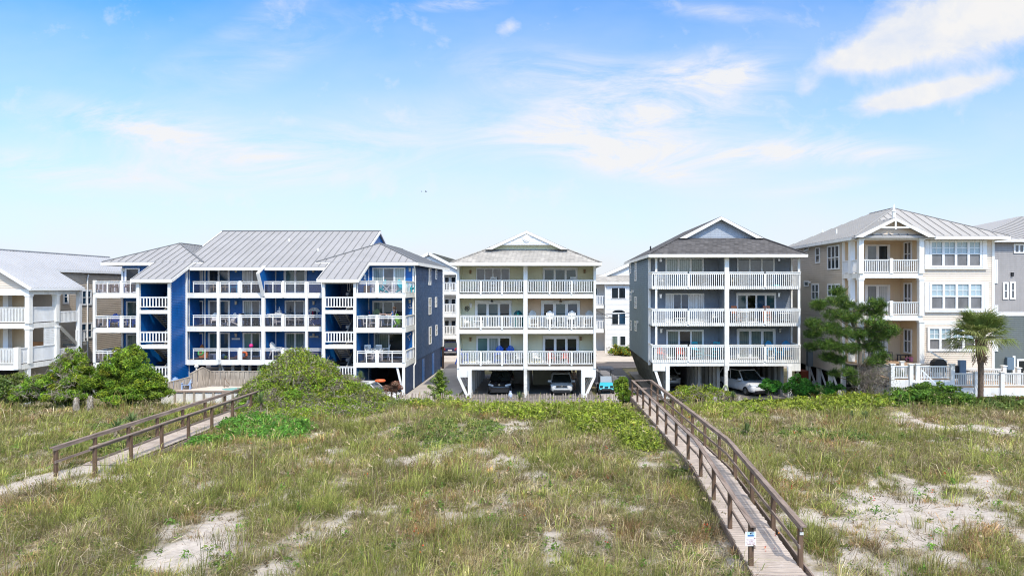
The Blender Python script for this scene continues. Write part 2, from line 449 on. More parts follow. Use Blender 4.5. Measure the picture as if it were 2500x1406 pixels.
def cloud(clumps, n, L, cols=GREENS, wts=(4,3,3,1), sub=16, subr=.34, W=.45, inner=.25, flat=1., spread=(.6, 1.04), skin=0.):
    """leaf positions on lumps spread over each clump's surface and through its volume"""
    ws = np.array([c[3]*c[5] + c[3]*c[4] for c in clumps]); ws = ws / ws.sum()
    Ps, Ns, Cs = [], [], []
    for c, w in zip(clumps, ws):
        cen = np.array(c[:3]); r = np.array(c[3:6]); k = max(60, int(n*w))
        d = rng.normal(0, 1, (sub, 3)); d[:, 2] = np.abs(d[:, 2]) * .9 - .15; d /= np.linalg.norm(d, axis=1, keepdims=True)
        sc_ = cen + d * r * rng.uniform(*spread, (sub, 1)); sr = rng.uniform(.7, 1.3, sub) * subr
        tone = np.exp(rng.normal(0, .22, sub)); hue = rng.normal(0, .12, (sub, 1))
        which = rng.integers(0, sub, k)
        e = rng.normal(0, 1, (k, 3)); e /= np.linalg.norm(e, axis=1, keepdims=True)
        rad = 1 - np.abs(rng.normal(0, .22, (k, 1)))
        P = sc_[which] + e * rad * (sr[which][:, None] * r * flat)
        C = pal(k, cols, wts) * tone[which][:, None]
        C[:, 0] *= np.exp(hue[which][:, 0])
        if skin:
            on = rng.random(k) < skin; q = rng.normal(0, 1, (k, 3)); q[:, 2] = np.abs(q[:, 2]) - .25; q /= np.linalg.norm(q, axis=1, keepdims=True)
            P[on] = (cen + q * r * (.96 + rng.normal(0, .05, (k, 1)) + .22*(vn(q[:, 0]*4 + cen[0], q[:, 2]*4 + q[:, 1]*3)[:, None] - .5)))[on]
            g_ = fbm(P[:, 0]*1.3 + P[:, 1]*.9, P[:, 2]*1.6 + P[:, 1]*.7, 3); C[on] *= (.42 + 1.05*fbm(P[:, 0]*2.6 + 7, P[:, 2]*2.9 + P[:, 1], 3))[on][:, None]
            br_ = on & (g_ > .60) & (rng.random(k) < .7); C[br_] = pal(int(br_.sum()), [(.22,.19,.14), (.15,.125,.09), (.27,.25,.19)], (2, 2, 1), .2)
        ins = rng.random(k) < inner
        q = rng.normal(0, 1, (k, 3)); q /= np.linalg.norm(q, axis=1, keepdims=True)
        P[ins] = (cen + q * r * rng.uniform(.2, .85, (k, 1)))[ins]; C[ins] *= .38  # inner leaves darkened in colour to stand in for shade inside the clump
        Ps.append(P); Ns.append((P - cen) / r + np.array([0, 0, .5])); Cs.append(C)
    P = np.concatenate(Ps); Nn = np.concatenate(Ns); C = np.concatenate(Cs)
    Nn /= np.linalg.norm(Nn, axis=1, keepdims=True) + 1e-9
    s = np.exp(rng.normal(0, .3, len(P)))
    return leaf_quads(P, Nn, L*s, L*W*s), C
QF = [(0, 1, 2, 3)]
def trim(Vt, C, keep):
    return Vt[keep], C[keep]
# ------------------------------------------------------------------ building helpers
def fdoor(root, a0, a1, z0, z1, D, panes, name='sliding_door', fr=.09, head=.1, mat=None, axis='x', proud=.07, side=-1, mid=None):
    """glazed door or window. axis 'x': wall faces -Y at depth D, a = X. axis 'y': wall at X = D, a = Y, faces +X (side 1) or -X (side -1).
    panes: list of pane materials left to right"""
    mat = mat or WHITE_SH
    n = len(panes); us = [0.]; w = (a1 - a0)
    pw = (w - fr*(n+1)) / n
    for i in range(n): us += [us[-1] + fr, us[-1] + fr + pw]
    us.append(us[-1] + fr)
    vs = [0, min(head*.8, .1), z1 - z0 - head, z1 - z0] if mid is None else [0, head, (z1-z0)*mid-.03, (z1-z0)*mid+.03, z1-z0-head, z1-z0]
    sol = (lambda i, j: i % 2 == 0 or j % 2 == 0)
    mb = MB()
    if axis == 'x':
        mb.grid((a0, D, z0), (1,0,0), (0,-proud,0), us, vs, sol)
    else:
        mb.grid((D, a0, z0), (0,1,0), (side*proud,0,0), us, vs, sol)
    o = mb.build(name, mat, root)
    for i, pm in enumerate(panes):
        u0, u1 = a0 + us[2*i+1] - .01, a0 + us[2*i+2] + .01
        e = .02
        p = MB()
        if axis == 'x': p.box(u0, u1, D-e-.004, D-e+.01, z0+vs[1]-.01, z1-head+.01)
        else: p.box(D+side*e-.006, D+side*e+.006, u0, u1, z0+vs[1]-.01, z1-head+.01)
        p.build('pane', pm, o)
    return o
def rail_bal(root, p0, p1, z0, z1, sp=.13, bw=.055, mat=None, name='railing', gap=.07, th=.05, top=.09, cap=True, bot=.07):
    p0 = Vector((p0[0], p0[1], 0)); p1 = Vector((p1[0], p1[1], 0)); u = p1 - p0; L = u.length; u.normalize()
    nrm = Vector((u.y, -u.x, 0)) * th
    n = max(2, int(round(L / sp))); s = L / n; us = []
    for i in range(n): us += [i*s, i*s + bw]
    us += [L]
    mb = MB()
    mb.grid(p0 - nrm*.5, u, nrm, us, [z0+gap, z0+gap+bot, z1-top, z1], lambda i, j: j != 1 or i % 2 == 0)
    if cap: mb.bar(p0 + Vector((0,0,z1+.012)), p1 + Vector((0,0,z1+.012)), .13, .05)
    return mb.build(name, mat or WHITE, root)
def rail_open(root, p0, p1, z0, z1, marks, name='railing', glass=True, wid=.07):
    """open frame rail with thin uprights and tinted glass; marks are fractions along the run"""
    p0 = Vector((p0[0], p0[1], 0)); p1 = Vector((p1[0], p1[1], 0)); u = p1 - p0; L = u.length; u.normalize()
    nrm = Vector((u.y, -u.x, 0)) * .06
    us = [0, wid]
    for m in marks: us += [m*L - wid/2, m*L + wid/2]
    us += [L - wid, L]
    mb = MB()
    mb.grid(p0 - nrm*.5, u, nrm, us, [z0+.01, z1-.19, z1-.12, z1-.06, z1], lambda i, j: j in (1, 3) or (i % 2 == 0))
    mb.bar(p0 + Vector((0,0,z1+.015)), p1 + Vector((0,0,z1+.015)), .14, .045)
    o = mb.build(name, WHITE, root)
    if glass:
        g = MB(); q = nrm * .08
        g.prism([p0+q+V(0,0,z0+.02), p1+q+V(0,0,z0+.02), p1+q+V(0,0,z1-.16), p0+q+V(0,0,z1-.16)], -q*1.2)
        g.build('glass_panel', CLEAR, o)
    return o
def post(root, x, y, z0, z1, w=.16, mat=None, name='post', d=None):
    d = d or w
    return MB().box(x-w/2, x+w/2, y-d/2, y+d/2, z0, z1).build(name, mat or WHITE, root)
def roof_plane(mb, pts, th=.14, sp=None, rw=.05, rh=.05, m=0, rm=1, phase=.2):
    pts = [Vector(p) for p in pts]
    mb.prism(pts, (0, 0, -th), m)
    if not sp: return
    n = (pts[1]-pts[0]).cross(pts[2]-pts[0]).normalized()
    if n.z < 0: n = -n
    e = Vector((0,0,1)).cross(n)
    if e.length < 1e-4: return
    e.normalize(); s = n.cross(e)
    o = pts[0]; q = [((p-o).dot(e), (p-o).dot(s)) for p in pts]
    lo, hi = min(a for a, _ in q), max(a for a, _ in q)
    t = lo + phase*sp
    while t < hi:
        cr = []
        for i in range(len(q)):
            (a0, b0), (a1, b1) = q[i], q[(i+1) % len(q)]
            if (a0 - t) * (a1 - t) < 0: cr.append(b0 + (b1-b0)*(t-a0)/(a1-a0))
        cr.sort()
        for k in range(0, len(cr)-1, 2):
            if cr[k+1]-cr[k] > .15:
                P = o + e*t + n*(rh/2)
                mb.bar(P + s*(cr[k]+.02), P + s*(cr[k+1]-.02), rw, rh, rm, up=n)
        t += sp
def lamp(root, x, y, z, mat=None, name='wall_lamp'):
    mb = MB().box(x-.08, x+.08, y-.12, y, z, z+.26)
    mb.box(x-.1, x+.1, y-.15, y, z+.26, z+.3)
    return mb.build(name, mat or M_LAMP, root)
M_LAMP = M('pale_lamp_glass', (.55, .50, .40), .4, .1, 5, 0)
M_LAMPB = M('bronze_lamp', (.25, .15, .07), .5, .1, 5, 0)
M_RED = M('red_paint', (.35, .03, .03), .5, .1, 3, 0)

# ================================================================== pale yellow-green house in the middle
def house_centre():
    D = 53.5; x0, x1, xm = -7.35, 3.52, -1.99; Db = 55.4; De = 68.
    r = thing('beach_house', 'three storey pale yellow green duplex with white balconies over an open carport', 'house', (xm, D, 0))
    fl = [2.55, 5.38, 8.15]; tops = [4.99, 7.8, 10.37]
    for k in range(3):
        for a, b, wx0, wx1 in ((x0, xm, x0+.1, xm), (xm, x1, xm, x1-.1)):
            mat = PEACH if (k == 1 and a == xm) else CREAM
            MB().siding((wx0, Db, 0), (1,0,0), (0,-1,0), wx1-wx0, fl[k], tops[k]+.05, .145).build('wall', mat, r)
            MB().box(a+.02, b-.02, D+.02, Db+.2, fl[k]-.28, fl[k]).build('deck', DECKW, r)
            MB().box(a+.1, b-.1, D-.02, D+.05, fl[k]-.36, fl[k]-.03 if k else fl[k]-.1).build('fascia', WHITE, r)
    # party wall and end walls inside the balconies
    MB().box(xm-.1, xm+.1, D+.18, Db, 2.3, 10.4).build('wall', WHITE_SH, r)
    MB().siding((x0+.12, D+.2, 0), (0,1,0), (1,0,0), Db-D-.2, 2.3, 10.4, .145).build('wall', CREAM, r)
    MB().siding((x1-.12, Db, 0), (0,-1,0), (-1,0,0), Db-D-.2, 2.3, 10.4, .145).build('wall', CREAM, r)
    b = MB().box(x0, x0+.1, D+.3, De, 2.2, 10.4).box(x1-.1, x1, D+.3, De, 2.2, 10.4).box(x0, x1, De-.1, De, 2.2, 10.4)
    b.build('outer_wall', CREAM, r)
    MB().box(x0+.1, x1-.1, Db+.02, De-.1, 2.2, 2.32).build('carport_ceiling', SHADE, r)
    MB().box(x0+.05, x1-.05, D+.1, Db, 10.36, 10.42).build('porch_ceiling', WHITE_SH, r)
    for x, w in ((x0+.09, .18), (xm, .33), (x1-.09, .19)): post(r, x, D, 2.3, 10.4, w, d=.2)
    for a, b in ((x0+.18, xm-.165), (xm+.165, x1-.185)):
        L = (b-a)/3
        for k in range(3):
            zt = [3.63, 6.42, 9.2][k]
            for i in range(3): rail_bal(r, (a+L*i+.05, D), (a+L*(i+1)-.05, D), fl[k]+.02, zt, .136, .05)
            for i in (1, 2): post(r, a+L*i, D, fl[k]-.05, zt+.03, .13)
    # doors
    def dr(p0, p1, q0, k, panes, **kw):
        fdoor(r, X(p0, Db), X(p1, Db), fl[k]+.02, Z(q0, Db), Db-.03, panes, **kw)
    dr(1163, 1244.5, 654, 2, [G_GREY, G_SCREEN, G_SCREEN, G_GREY], fr=.08)
    dr(1325, 1410, 653, 2, [G_TEAL, G_TEAL, G_TEAL], fr=.16, head=.2)
    dr(1160, 1249, 733, 1, [G_TEAL, G_TEAL, G_DARK], fr=.2, head=.3)
    dr(1321, 1416, 733, 1, [G_BLACK, G_TEAL, G_BLUE], fr=.24, head=.3)
    dr(1163, 1248, 819.5, 0, [G_SEA, G_CURT, G_DARK], fr=.14, head=.2)
    dr(1325, 1413, 819, 0, [G_DARK, G_DARK, G_DARK], fr=.2, head=.27)
    lamp(r, X(1149, Db), Db-.03, 9.75, M_LAMPB); lamp(r, X(1149, Db), Db-.03, 4.3, M_LAMPB); lamp(r, X(1418, Db), Db-.03, 4.35, M_LAMPB)
    lamp(r, X(1427, Db), Db-.03, 9.8, M_LAMPB); lamp(r, X(1150, Db), Db-.03, 7.0, WHITE_SH)
    # carport
    for x, s in ((x0, 1), (x1, -1)):
        MB().box(x, x+s*.98, D-.03, D+.07, 1.62, 2.35).build('corner_panel', WHITE, r)
        post(r, x+s*1.0, D+.02, -.05, 2.2, .28, WHITE)
        MB().bar((x+s*.12, D+.02, 1.62), (x+s*.86, D+.02, .0), .2, .14, up=(0,1,0)).build('brace', WHITE, r)
        for i in range(7):
            yy = D+1.5+i*1.6
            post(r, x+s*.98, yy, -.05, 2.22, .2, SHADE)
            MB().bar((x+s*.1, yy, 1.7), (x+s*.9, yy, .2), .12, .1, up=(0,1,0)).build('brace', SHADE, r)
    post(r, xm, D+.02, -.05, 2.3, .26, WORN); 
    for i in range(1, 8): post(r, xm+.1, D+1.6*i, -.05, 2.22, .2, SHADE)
    sh = M('storage_closet_siding', (.40, .39, .28), .8, .12, 2, .1)
    MB().box(-3.6, -2.1, 61.5, 64, -.02, 2.2).build('storage_closet', sh, r)
    MB().box(-1.6, .55, 60.5, 63, -.02, 2.2).build('storage_closet', sh, r)
    MB().box(-3.3, -2.55, 61.42, 61.5, 0, 1.95).build('door', SHADE, r)
    # roof
    ex0, ex1, ye = -7.75, 3.88, 52.55; xc = (ex0+ex1)/2; ze = 10.55; sl = .45
    zr = ze + sl*(ex1-xc); d = 2.3; zt = ze + d*.5; yb = 68.5
    xa = ex0 + (zt-ze)/sl; xb = ex1 - (zt-ze)/sl; yg = 54.2
    mb = MB()
    roof_plane(mb, [(ex0,ye,ze),(ex1,ye,ze),(xb,ye+d,zt),(xa,ye+d,zt)], .1)
    roof_plane(mb, [(ex0,ye,ze),(xa,ye+d,zt),(xa, yg, zt+.01),(xc,yg,zr),(xc,yb,zr),(ex0,yb,ze)], .1)
    roof_plane(mb, [(ex1,ye,ze),(ex1,yb,ze),(xc,yb,zr),(xc,yg,zr),(xb,yg,zt+.01),(xb,ye+d,zt)], .1)
    for q in ((ex0,ye,ze),(ex1,ye,ze)): mb.bar(Vector(q)+V(0,0,.03), V(xa if q[0]==ex0 else xb, ye+d, zt+.03), .22, .05)
    mb.build('roof', SHING_L, r)
    for x, y in ((-5.2, 58.), (1.6, 61.)): MB().cyl((x, y, ze), (x, y, ze+(min(x-ex0, ex1-x))*sl+.4), .06).build('vent_pipe', BLACK, r)
    MB().box(ex0, ex1, ye-.04, ye, ze-.24, ze-.0).box(ex0-.04, ex0, ye, yb, ze-.24, ze-.02).box(ex1, ex1+.04, ye, yb, ze-.24, ze-.02).build('eave_fascia', WHITE, r)
    MB().box(ex0+.02, ex1-.02, ye+.01, D-.05, ze-.24, ze-.2).build('soffit', WHITE_SH, r)
    # gable: recessed pale green strip below, proud white siding above, white rakes
    zm = 12.07; hw = lambda z: (zr-.12-z)/sl
    MB().siding((xc-6, ye+d+.03, 0), (1,0,0), (0,-1,0), 12, zt-.02, zm+.05, .12, lim=lambda z: (6-hw(z)+.1, 6+hw(z)-.1)).build('gable_wall', MINT, r)
    MB().siding((xc-6, yg+.1, 0), (1,0,0), (0,-1,0), 12, zm, zr-.1, .13, lim=lambda z: (6-hw(z), 6+hw(z))).build('gable_wall', WHITE_SH, r)
    MB().box(xc-hw(zm), xc+hw(zm), yg+.08, ye+d+.02, zm-.05, zm-.002).build('gable_soffit', WHITE_SH, r)
    rk = MB()
    for s in (-1, 1):
        xo = xa if s < 0 else xb
        rk.prism([(xo, yg-.03, zt-.05), (xc, yg-.03, zr-.02), (xc, yg-.03, zr-.25), (xo-s*.5, yg-.03, zt-.05)], (0, .1, 0))
    rk.build('rake_trim', WHITE, r)
    v = MB().cyl((xc, yg+.1, Z(581.5, 54)), (xc, yg-.0, Z(581.5, 54)), .29, .29, 20)
    vo = v.build('gable_vent', WHITE, r)
    MB().cyl((xc, yg+.0, Z(581.5, 54)), (xc, yg-.03, Z(581.5, 54)), .2, .2, 20).build('louvre', WHITE_SH, vo)
    return r
house_centre()

# ================================================================== slate blue house
def house_slate():
    D = 51.5; x0, x1, xm = 7.63, 18.8, 13.25; Db = 53.4; De = 66.2; g0 = .3
    r = thing('beach_house', 'three storey slate blue duplex with white balustered balconies and charcoal shingle roof', 'house', (13.2, D, 0))
    fl = [3.1, 5.88, 8.66]; tops = [5.66, 8.44, 10.9]
    for k in range(3):
        for a, b in ((x0, xm), (xm, x1)):
            MB().siding((a, Db, 0), (1,0,0), (0,-1,0), b-a, fl[k]-.05, tops[k]+.03, .17).build('wall', GREY_BLUE, r)
            MB().box(a+.02, b-.02, D+.05, Db+.2, fl[k]-.2, fl[k]).build('deck', DECKW, r)
            MB().box(a+.02, b+.0, D-.0, D+.05, fl[k]-.17, fl[k]+.09).build('fascia', WHITE, r)
    MB().box(xm-.16, xm+.16, D+.12, Db, 2.9, 10.9).build('wall', GREY_BLUE, r)
    # left flank with lapped siding, corner trim, windows
    MB().siding((x0, De, 0), (0,-1,0), (-1,0,0), De-Db, 2.75, 11., .165).build('side_wall', GREY_SIDE, r)
    MB().box(x0-.03, x0+.16, Db-.1, Db+.03, 2.6, 11.).build('corner_trim', WHITE_SH, r)
    MB().box(x1, x1+.08, Db, De, 2.6, 10.9).box(x0, x1, De-.1, De, 2.6, 10.9).build('outer_wall', GREY_SIDE, r)
    MB().box(x0+.05, x1-.05, Db+.02, De, 2.62, 2.72).build('carport_ceiling', SHADE, r)
    MB().box(x0, x1, D+.05, Db, 10.88, 10.93).build('porch_ceiling', WHITE_SH, r)
    dep = lambda px: x0 * F / (px - CX)
    for (pa, pb, qa, qb) in ((1551,1555,639,686),(1551,1555,724,753),(1551,1555,784,808),(1538,1541,644,668),(1538.5,1542,712,734),(1540,1543,782,806)):
        y1, y0 = dep(pa), dep(pb); ym = (y0+y1)/2
        fdoor(r, y0-.15, y1+.15, Z(qb, ym), Z(qa, ym), x0, [G_GREY], 'window', fr=.08, axis='y', side=-1, mid=.5)
    for px, py in ((1548, 711), (1559, 786)):
        y = dep(px); MB().box(x0-.22, x0, y-.15, y+.15, Z(py+3, y), Z(py-3, y)).build('wall_lamp', WHITE, r)
    # balcony posts, rails
    for k in range(3):
        zt = [4.30, 7.02, 9.78][k]; zb = fl[k]-.13
        for a, b in ((x0-.02, xm-.16), (xm+.16, x1+.04)):
            m = (a+b)/2
            for c, d in ((a+.02, m-.06), (m+.06, b-.02)): rail_bal(r, (c, D-.04), (d, D-.04), zb, zt, .158, .062, gap=.0, bot=.0001, top=.16, th=.045)
            MB().box(m-.065, m+.065, D-.06, D+.03, zb+.1, zt-.1).build('post', WHITE, r)
        rail_bal(r, (x0+.02, D), (x0+.02, Db-.1), zb, zt, .158, .062, gap=.0, bot=.0001, top=.16, mat=WHITE_SH)
        rail_bal(r, (x1, D), (x1, Db-.05), zb, zt, .158, .062, gap=.0, bot=.0001, top=.16)
        top = [5.72, 8.5, 10.9][k]
        post(r, x0+.32, D+.08, fl[k], top, .15); post(r, x1-.08, D+.08, fl[k], top, .17); post(r, x1-.02, Db-.1, fl[k], top, .12)
        post(r, x0+.1, Db-.12, fl[k], top, .1)
    post(r, xm, D, 2.4, 10.95, .33, d=.2)
    S = 380/1979.
    def dr(c0, c1, cz, k, panes, **kw):
        fdoor(r, X(1580+c0*S, Db), X(1580+c1*S, Db), fl[k]+.02, Z(620+cz*S, Db), Db-.03, panes, **kw)
    dr(230, 718, 55, 2, [G_CURT, G_CURT, G_GREEN], fr=.13)
    dr(1140, 1615, 50, 2, [G_GREY, G_GREY, G_GREY], fr=.1)
    dr(232, 722, 500, 1, [G_PALE, G_BLUE, G_BLUE, G_PALE, G_PALE], fr=.06)
    dr(1130, 1635, 495, 1, [G_TEAL, G_BLACK, G_BLUE, G_TEAL], fr=.14, head=.2)
    dr(240, 718, 960, 0, [G_GREEN, G_DARK, G_GREEN], fr=.14, head=.15)
    dr(1135, 1628, 950, 0, [G_GREEN, G_GREEN, G_GREEN], fr=.2, head=.2)
    for c, cz in ((168, 100), (168, 560), (175, 1000), (1670, 90), (1668, 545), (1683, 1000)):
        lamp(r, X(1580+c*S, Db), Db-.03, Z(620+cz*S, Db), CHROME)
    # carport level
    MB().box(x0+.05, x0+1.1, D-.03, D+.06, 2.35, 3.).build('corner_panel', WHITE, r)
    MB().box(x1-1., x1+.02, D-.03, D+.06, 2.35, 3.).build('corner_panel', WHITE, r)
    MB().box(x0+1.1, x1-1., D-.01, D+.07, 2.72, 3.).build('fascia', WHITE, r)
    for x, w, m in ((8.8, .28, WHITE), (xm-.05, .25, WORN), (18.0, .28, WHITE)): post(r, x, D, g0-.3, 2.75, w, m)
    MB().bar((x0+.25, D+.1, 2.4), (x0+.95, D+.1, g0), .2, .14, up=(0,1,0)).build('brace', WHITE_SH, r)
    MB().bar((x1-.1, D+.1, 2.4), (x1-.6, D+.1, 1.2), .16, .12, up=(0,1,0)).build('brace', LATHW, r)
    # slanting timber fins under the left flank
    for i in range(16):
        y = Db + .4 + i*.8
        MB().bar((x0+.05, y, 2.7), (x0+1.0, y, .15), .16, .34, up=(0,1,0)).build('fin', LATHW, r)
    MB().box(x0+1.2, x0+1.26, Db, De, 0, 2.7).build('carport_wall', SHADE, r)
    MB().box(x1-.9, x1-.84, Db, De, 0, 2.7).build('carport_wall', SHADE, r)
    MB().box(x0+1.2, x1-.9, De-1, De-.9, 0, 2.7).build('carport_wall', SHADE, r)
    MB().box(X(1677, 58), X(1720, 58), 58, 60.5, 0, 2.65).build('storage_closet', M('carport_closet', (.52,.52,.5), .8, .1, 2, .1), r)
    MB().box(X(1690, 58), X(1706, 58), 57.93, 58, Z(902, 58), Z(888, 58)).build('window', G_DARK, r)
    MB().box(X(1685, 58), X(1712, 58), 57.95, 58, .1, Z(885, 58)).build('door', WHITE_SH, r)
    for i in range(6):
        post(r, xm-.4+.02*i, D+1.4*i+1.0, 0, 2.7, .22, SHADE)
        post(r, xm-1.6+.02*i, D+1.4*i+2.2, 0, 2.7, .2, SHADE)
        post(r, x1-1.05, D+1.5*i+1.0, 0, 2.7, .22, SHADE)
    # roof
    ex0, ex1, ye, yb = 7.28, 19.12, 50.85, 67.9; xc = 13.2; ze = 11.13; sl = .51; zr = ze+sl*(xc-ex0)
    d = 2.35; zt = ze + 1.36; xa = ex0+(zt-ze)/sl; xb = ex1-(zt-ze)/sl; yg = 52.85
    mb = MB()
    roof_plane(mb, [(ex0,ye,ze),(ex1,ye,ze),(xb,ye+d,zt),(xa,ye+d,zt)], .1)
    roof_plane(mb, [(ex0,ye,ze),(xa,ye+d,zt),(xa,yg,zt+.01),(xc,yg,zr),(xc,yb,zr),(ex0,yb,ze)], .1)
    roof_plane(mb, [(ex1,ye,ze),(ex1,yb,ze),(xc,yb,zr),(xc,yg,zr),(xb,yg,zt+.01),(xb,ye+d,zt)], .1)
    for q in ((ex0,ye,ze),(ex1,ye,ze)): mb.bar(Vector(q)+V(0,0,.03), V(xa if q[0]==ex0 else xb, ye+d, zt+.03), .22, .05)
    mb.build('roof', SHING_D, r)
    MB().box(ex0, ex1, ye-.04, ye, ze-.25, ze-.02).box(ex0-.04, ex0, ye, yb, ze-.22, ze-.03).box(ex1, ex1+.04, ye, yb, ze-.22, ze-.03).build('eave_fascia', WHITE, r)
    MB().box(ex0+.02, ex1-.02, ye+.01, D-.03, ze-.24, ze-.2).build('soffit', WHITE_SH, r)
    hw = lambda z: (zr-.12-z)/sl
    MB().siding((xc-6, yg+.5, 0), (1,0,0), (0,-1,0), 12, zt-.02, zr-.1, .16, lim=lambda z: (6-hw(z), 6+hw(z))).build('gable_wall', GREY_GABLE, r)
    rk = MB()
    for s in (-1, 1):
        xo = xa if s < 0 else xb
        rk.prism([(xo, yg-.03, zt-.05), (xc, yg-.03, zr-.02), (xc, yg-.03, zr-.26), (xo-s*.55, yg-.03, zt-.05)], (0, .1, 0))
    rk.build('rake_trim', WHITE, r)
    for y, x in ((59, 8.6), (63, 9.2)):
        MB().cyl((x, y, ze+(x-ex0)*sl), (x, y, ze+(x-ex0)*sl+.35), .06).build('vent_pipe', BLACK, r)
    return r
house_slate()

# ================================================================== royal blue apartment building
def house_blue():
    r = thing('apartment_building', 'royal blue three storey building with grey standing seam roof, stair towers and white balconies', 'apartment building', (-24, 57, 0))
    fl = [2.6, 5.4, 8.2]
    U = ((-18.4, -15.67, -15.67, -11.75, 1), (-33.3, -30.6, -36.84, -33.3, -1))     # tower x0, x1, balcony x0, x1
    Df, Dm, Db, De = 55., 57.2, 59.5, 74.
    rz = lambda y: 10.75 + .45*(y-58)
    # main roof
    mb = MB()
    xa, xb = -31.4, -16.3; ye = 57.15; yr = 65.3; zr = rz(yr)
    roof_plane(mb, [(xa,ye,rz(ye)),(xb,ye,rz(ye)),(xb,yr,zr),(xa,yr,zr)], .12, .62, .03, .045)
    roof_plane(mb, [(xa,yr,zr),(xb,yr,zr),(xb,2*yr-ye,rz(ye)),(xa,2*yr-ye,rz(ye))], .12)
    mb.bar((xa-.02, yr, zr+.02), (xb+.02, yr, zr+.02), .25, .08, 1)
    mb.build('roof', [METAL_ROOF, SEAM], r)
    for t0, t1, b0, b1, s in U:
        xc = -15.6 if s > 0 else -33.8; hw = 4.3; e0, e1 = xc-hw, xc+hw; y0, y1 = 57.9, 76.; ze = 10.8; sl = .433; zp = ze+sl*hw
        mb = MB(); p0, p1 = (xc, y0+hw, zp), (xc, y1-hw, zp)
        ta, tb = t0-.32, t1+.3
        roof_plane(mb, [(e0,y0,ze),(e1,y0,ze),p0], .12, .62, .03, .045)
        roof_plane(mb, [(e1,y0,ze),(e1,y1,ze),p1,p0], .12, .62, .05, .05)
        roof_plane(mb, [(e1,y1,ze),(e0,y1,ze),p1], .12)
        roof_plane(mb, [(e0,y1,ze),(e0,y0,ze),p0,p1], .12, .62, .05, .05)
        roof_plane(mb, [(ta,54.6,ze-.45*3.3),(tb,54.6,ze-.45*3.3),(tb,y0+.05,ze+.0),(ta,y0+.05,ze+.0)], .12, .62, .03, .045)
        for q in ((e0,y0,ze),(e1,y0,ze)): mb.bar(Vector(q)+V(0,0,.03), Vector(p0)+V(0,0,.03), .16, .05, 1)
        mb.bar(Vector(p0)+V(0,0,.02), Vector(p1)+V(0,0,.02), .2, .07, 1)
        mb.build('roof', [METAL_ROOF, SEAM], r)
        f = MB()
        f.box(e0, ta-.0, y0-.05, y0, ze-.3, ze-.05).box(tb, e1, y0-.05, y0, ze-.3, ze-.05)
        f.box(e1, e1+.05, y0-.05, y1, ze-.3, ze-.05).box(e0-.05, e0, y0-.05, y1, ze-.3, ze-.05)
        f.box(ta, tb, 54.54, 54.6, ze-1.485-.28, ze-1.485-.03)
        f.build('eave_fascia', WHITE, r)
        for x in (ta, tb):
            MB().bar((x, 54.6, ze-1.485-.14), (x, y0+.1, ze-.1), .07, .22, up=(0,0,1)).build('rake_trim', WHITE, r)
        # tower
        zl = lambda y: ze + .45*(y-57.9) - .13
        sw = M('tower_siding%d' % (s+1), (.012, .062, .24), .4, .12, .8, .2)
        for x, nx in ((t0, -1), (t1, 1)):
            vis = (s < 0 and nx > 0) or (s > 0 and nx > 0)
            lim = lambda z: (0, Db-Df) if z < zl(Df) else (min(Db-Df, (z-zl(Df))/.45), Db-Df)
            MB().siding((x, Df, 0), (0,1,0), (nx,0,0), Db-Df, -.02, 10.4, .13, lim=lim).build('tower_wall', BLUE_SIDE if s < 0 and nx > 0 else BLUE, r)
        MB().prism([(t0+.04, Df, 0), (t0+.04, Db, 0), (t0+.04, Db, 10.3), (t0+.04, 57.9, zl(57.9)), (t0+.04, Df, zl(Df))], (.05,0,0)).build('tower_lining', BLUE, r)
        MB().box(t0+.1, t1-.05, Db-.1, Db, 0, 10.4).build('tower_back', NAVY_D, r)
        for x in (t0+.1, t1-.1): post(r, x, Df-.02, 0, zl(Df)-.1, .22)
        MB().box(t0+.2, t1-.2, Df-.06, Df+.06, 8.95, zl(Df)-.1).build('tower_header', WHITE, r)
        post(r, t1, Db-1.8 if s < 0 else 58.6, 0, 10.3, .12)
        for k, z in enumerate((1.2, 4.0, 6.8)):
            MB().box(t0+.2, t1-.2, Df-.03, Df+1.1, z-.06, z).box(t0+.2, t1-.2, Df-.05, Df, z-.28, z+.02).build('stair_landing', WHITE, r)
            rail_bal(r, (t0+.22, Df-.02), (t1-.22, Df-.02), z+.02, z+1.06, .24, .085, gap=.22, bot=.08)
            # flight from the landing up to the floor behind (right half), and from the floor below up to the landing (left half)
            a0, a1, c0, c1 = t0+.5, t0+1.5, t0+1.6, t1-.3
            st = MB()
            for (u0, u1, ya, za, yb_, zb_) in ((c0, c1, Df+1.1, z, Df+3.3, z+1.4), (a0, a1, Df+3.3, z-1.4, Df+1.1, z)):
                for i in range(8):
                    tt = (i+.5)/8; y = ya+(yb_-ya)*tt; zz = za+(zb_-za)*(i+1)/8
                    st.box(u0, u1, y-.15, y+.15, zz-.06, zz)
                for x in (u0, u1): st.bar((x, ya, za-.1), (x, yb_, zb_-.1), .06, .3)
            st.bar((c0+.05, Df+1.1, z+.75), (c0+.05, Df+3.3, z+2.1), .08, .55)
            st.build('staircase', SHADE, r)
            MB().box(t0+.9, t1-.1, Df+3.25, Db-.12, fl[k]-.25, fl[k]).build('stair_landing', WHITE_SH, r)
        rail_bal(r, (t0+1., 58.3), (t1-.6, 58.3), 8.25, 9.3, .2, .06)
        # balcony
        Bb = 58.7
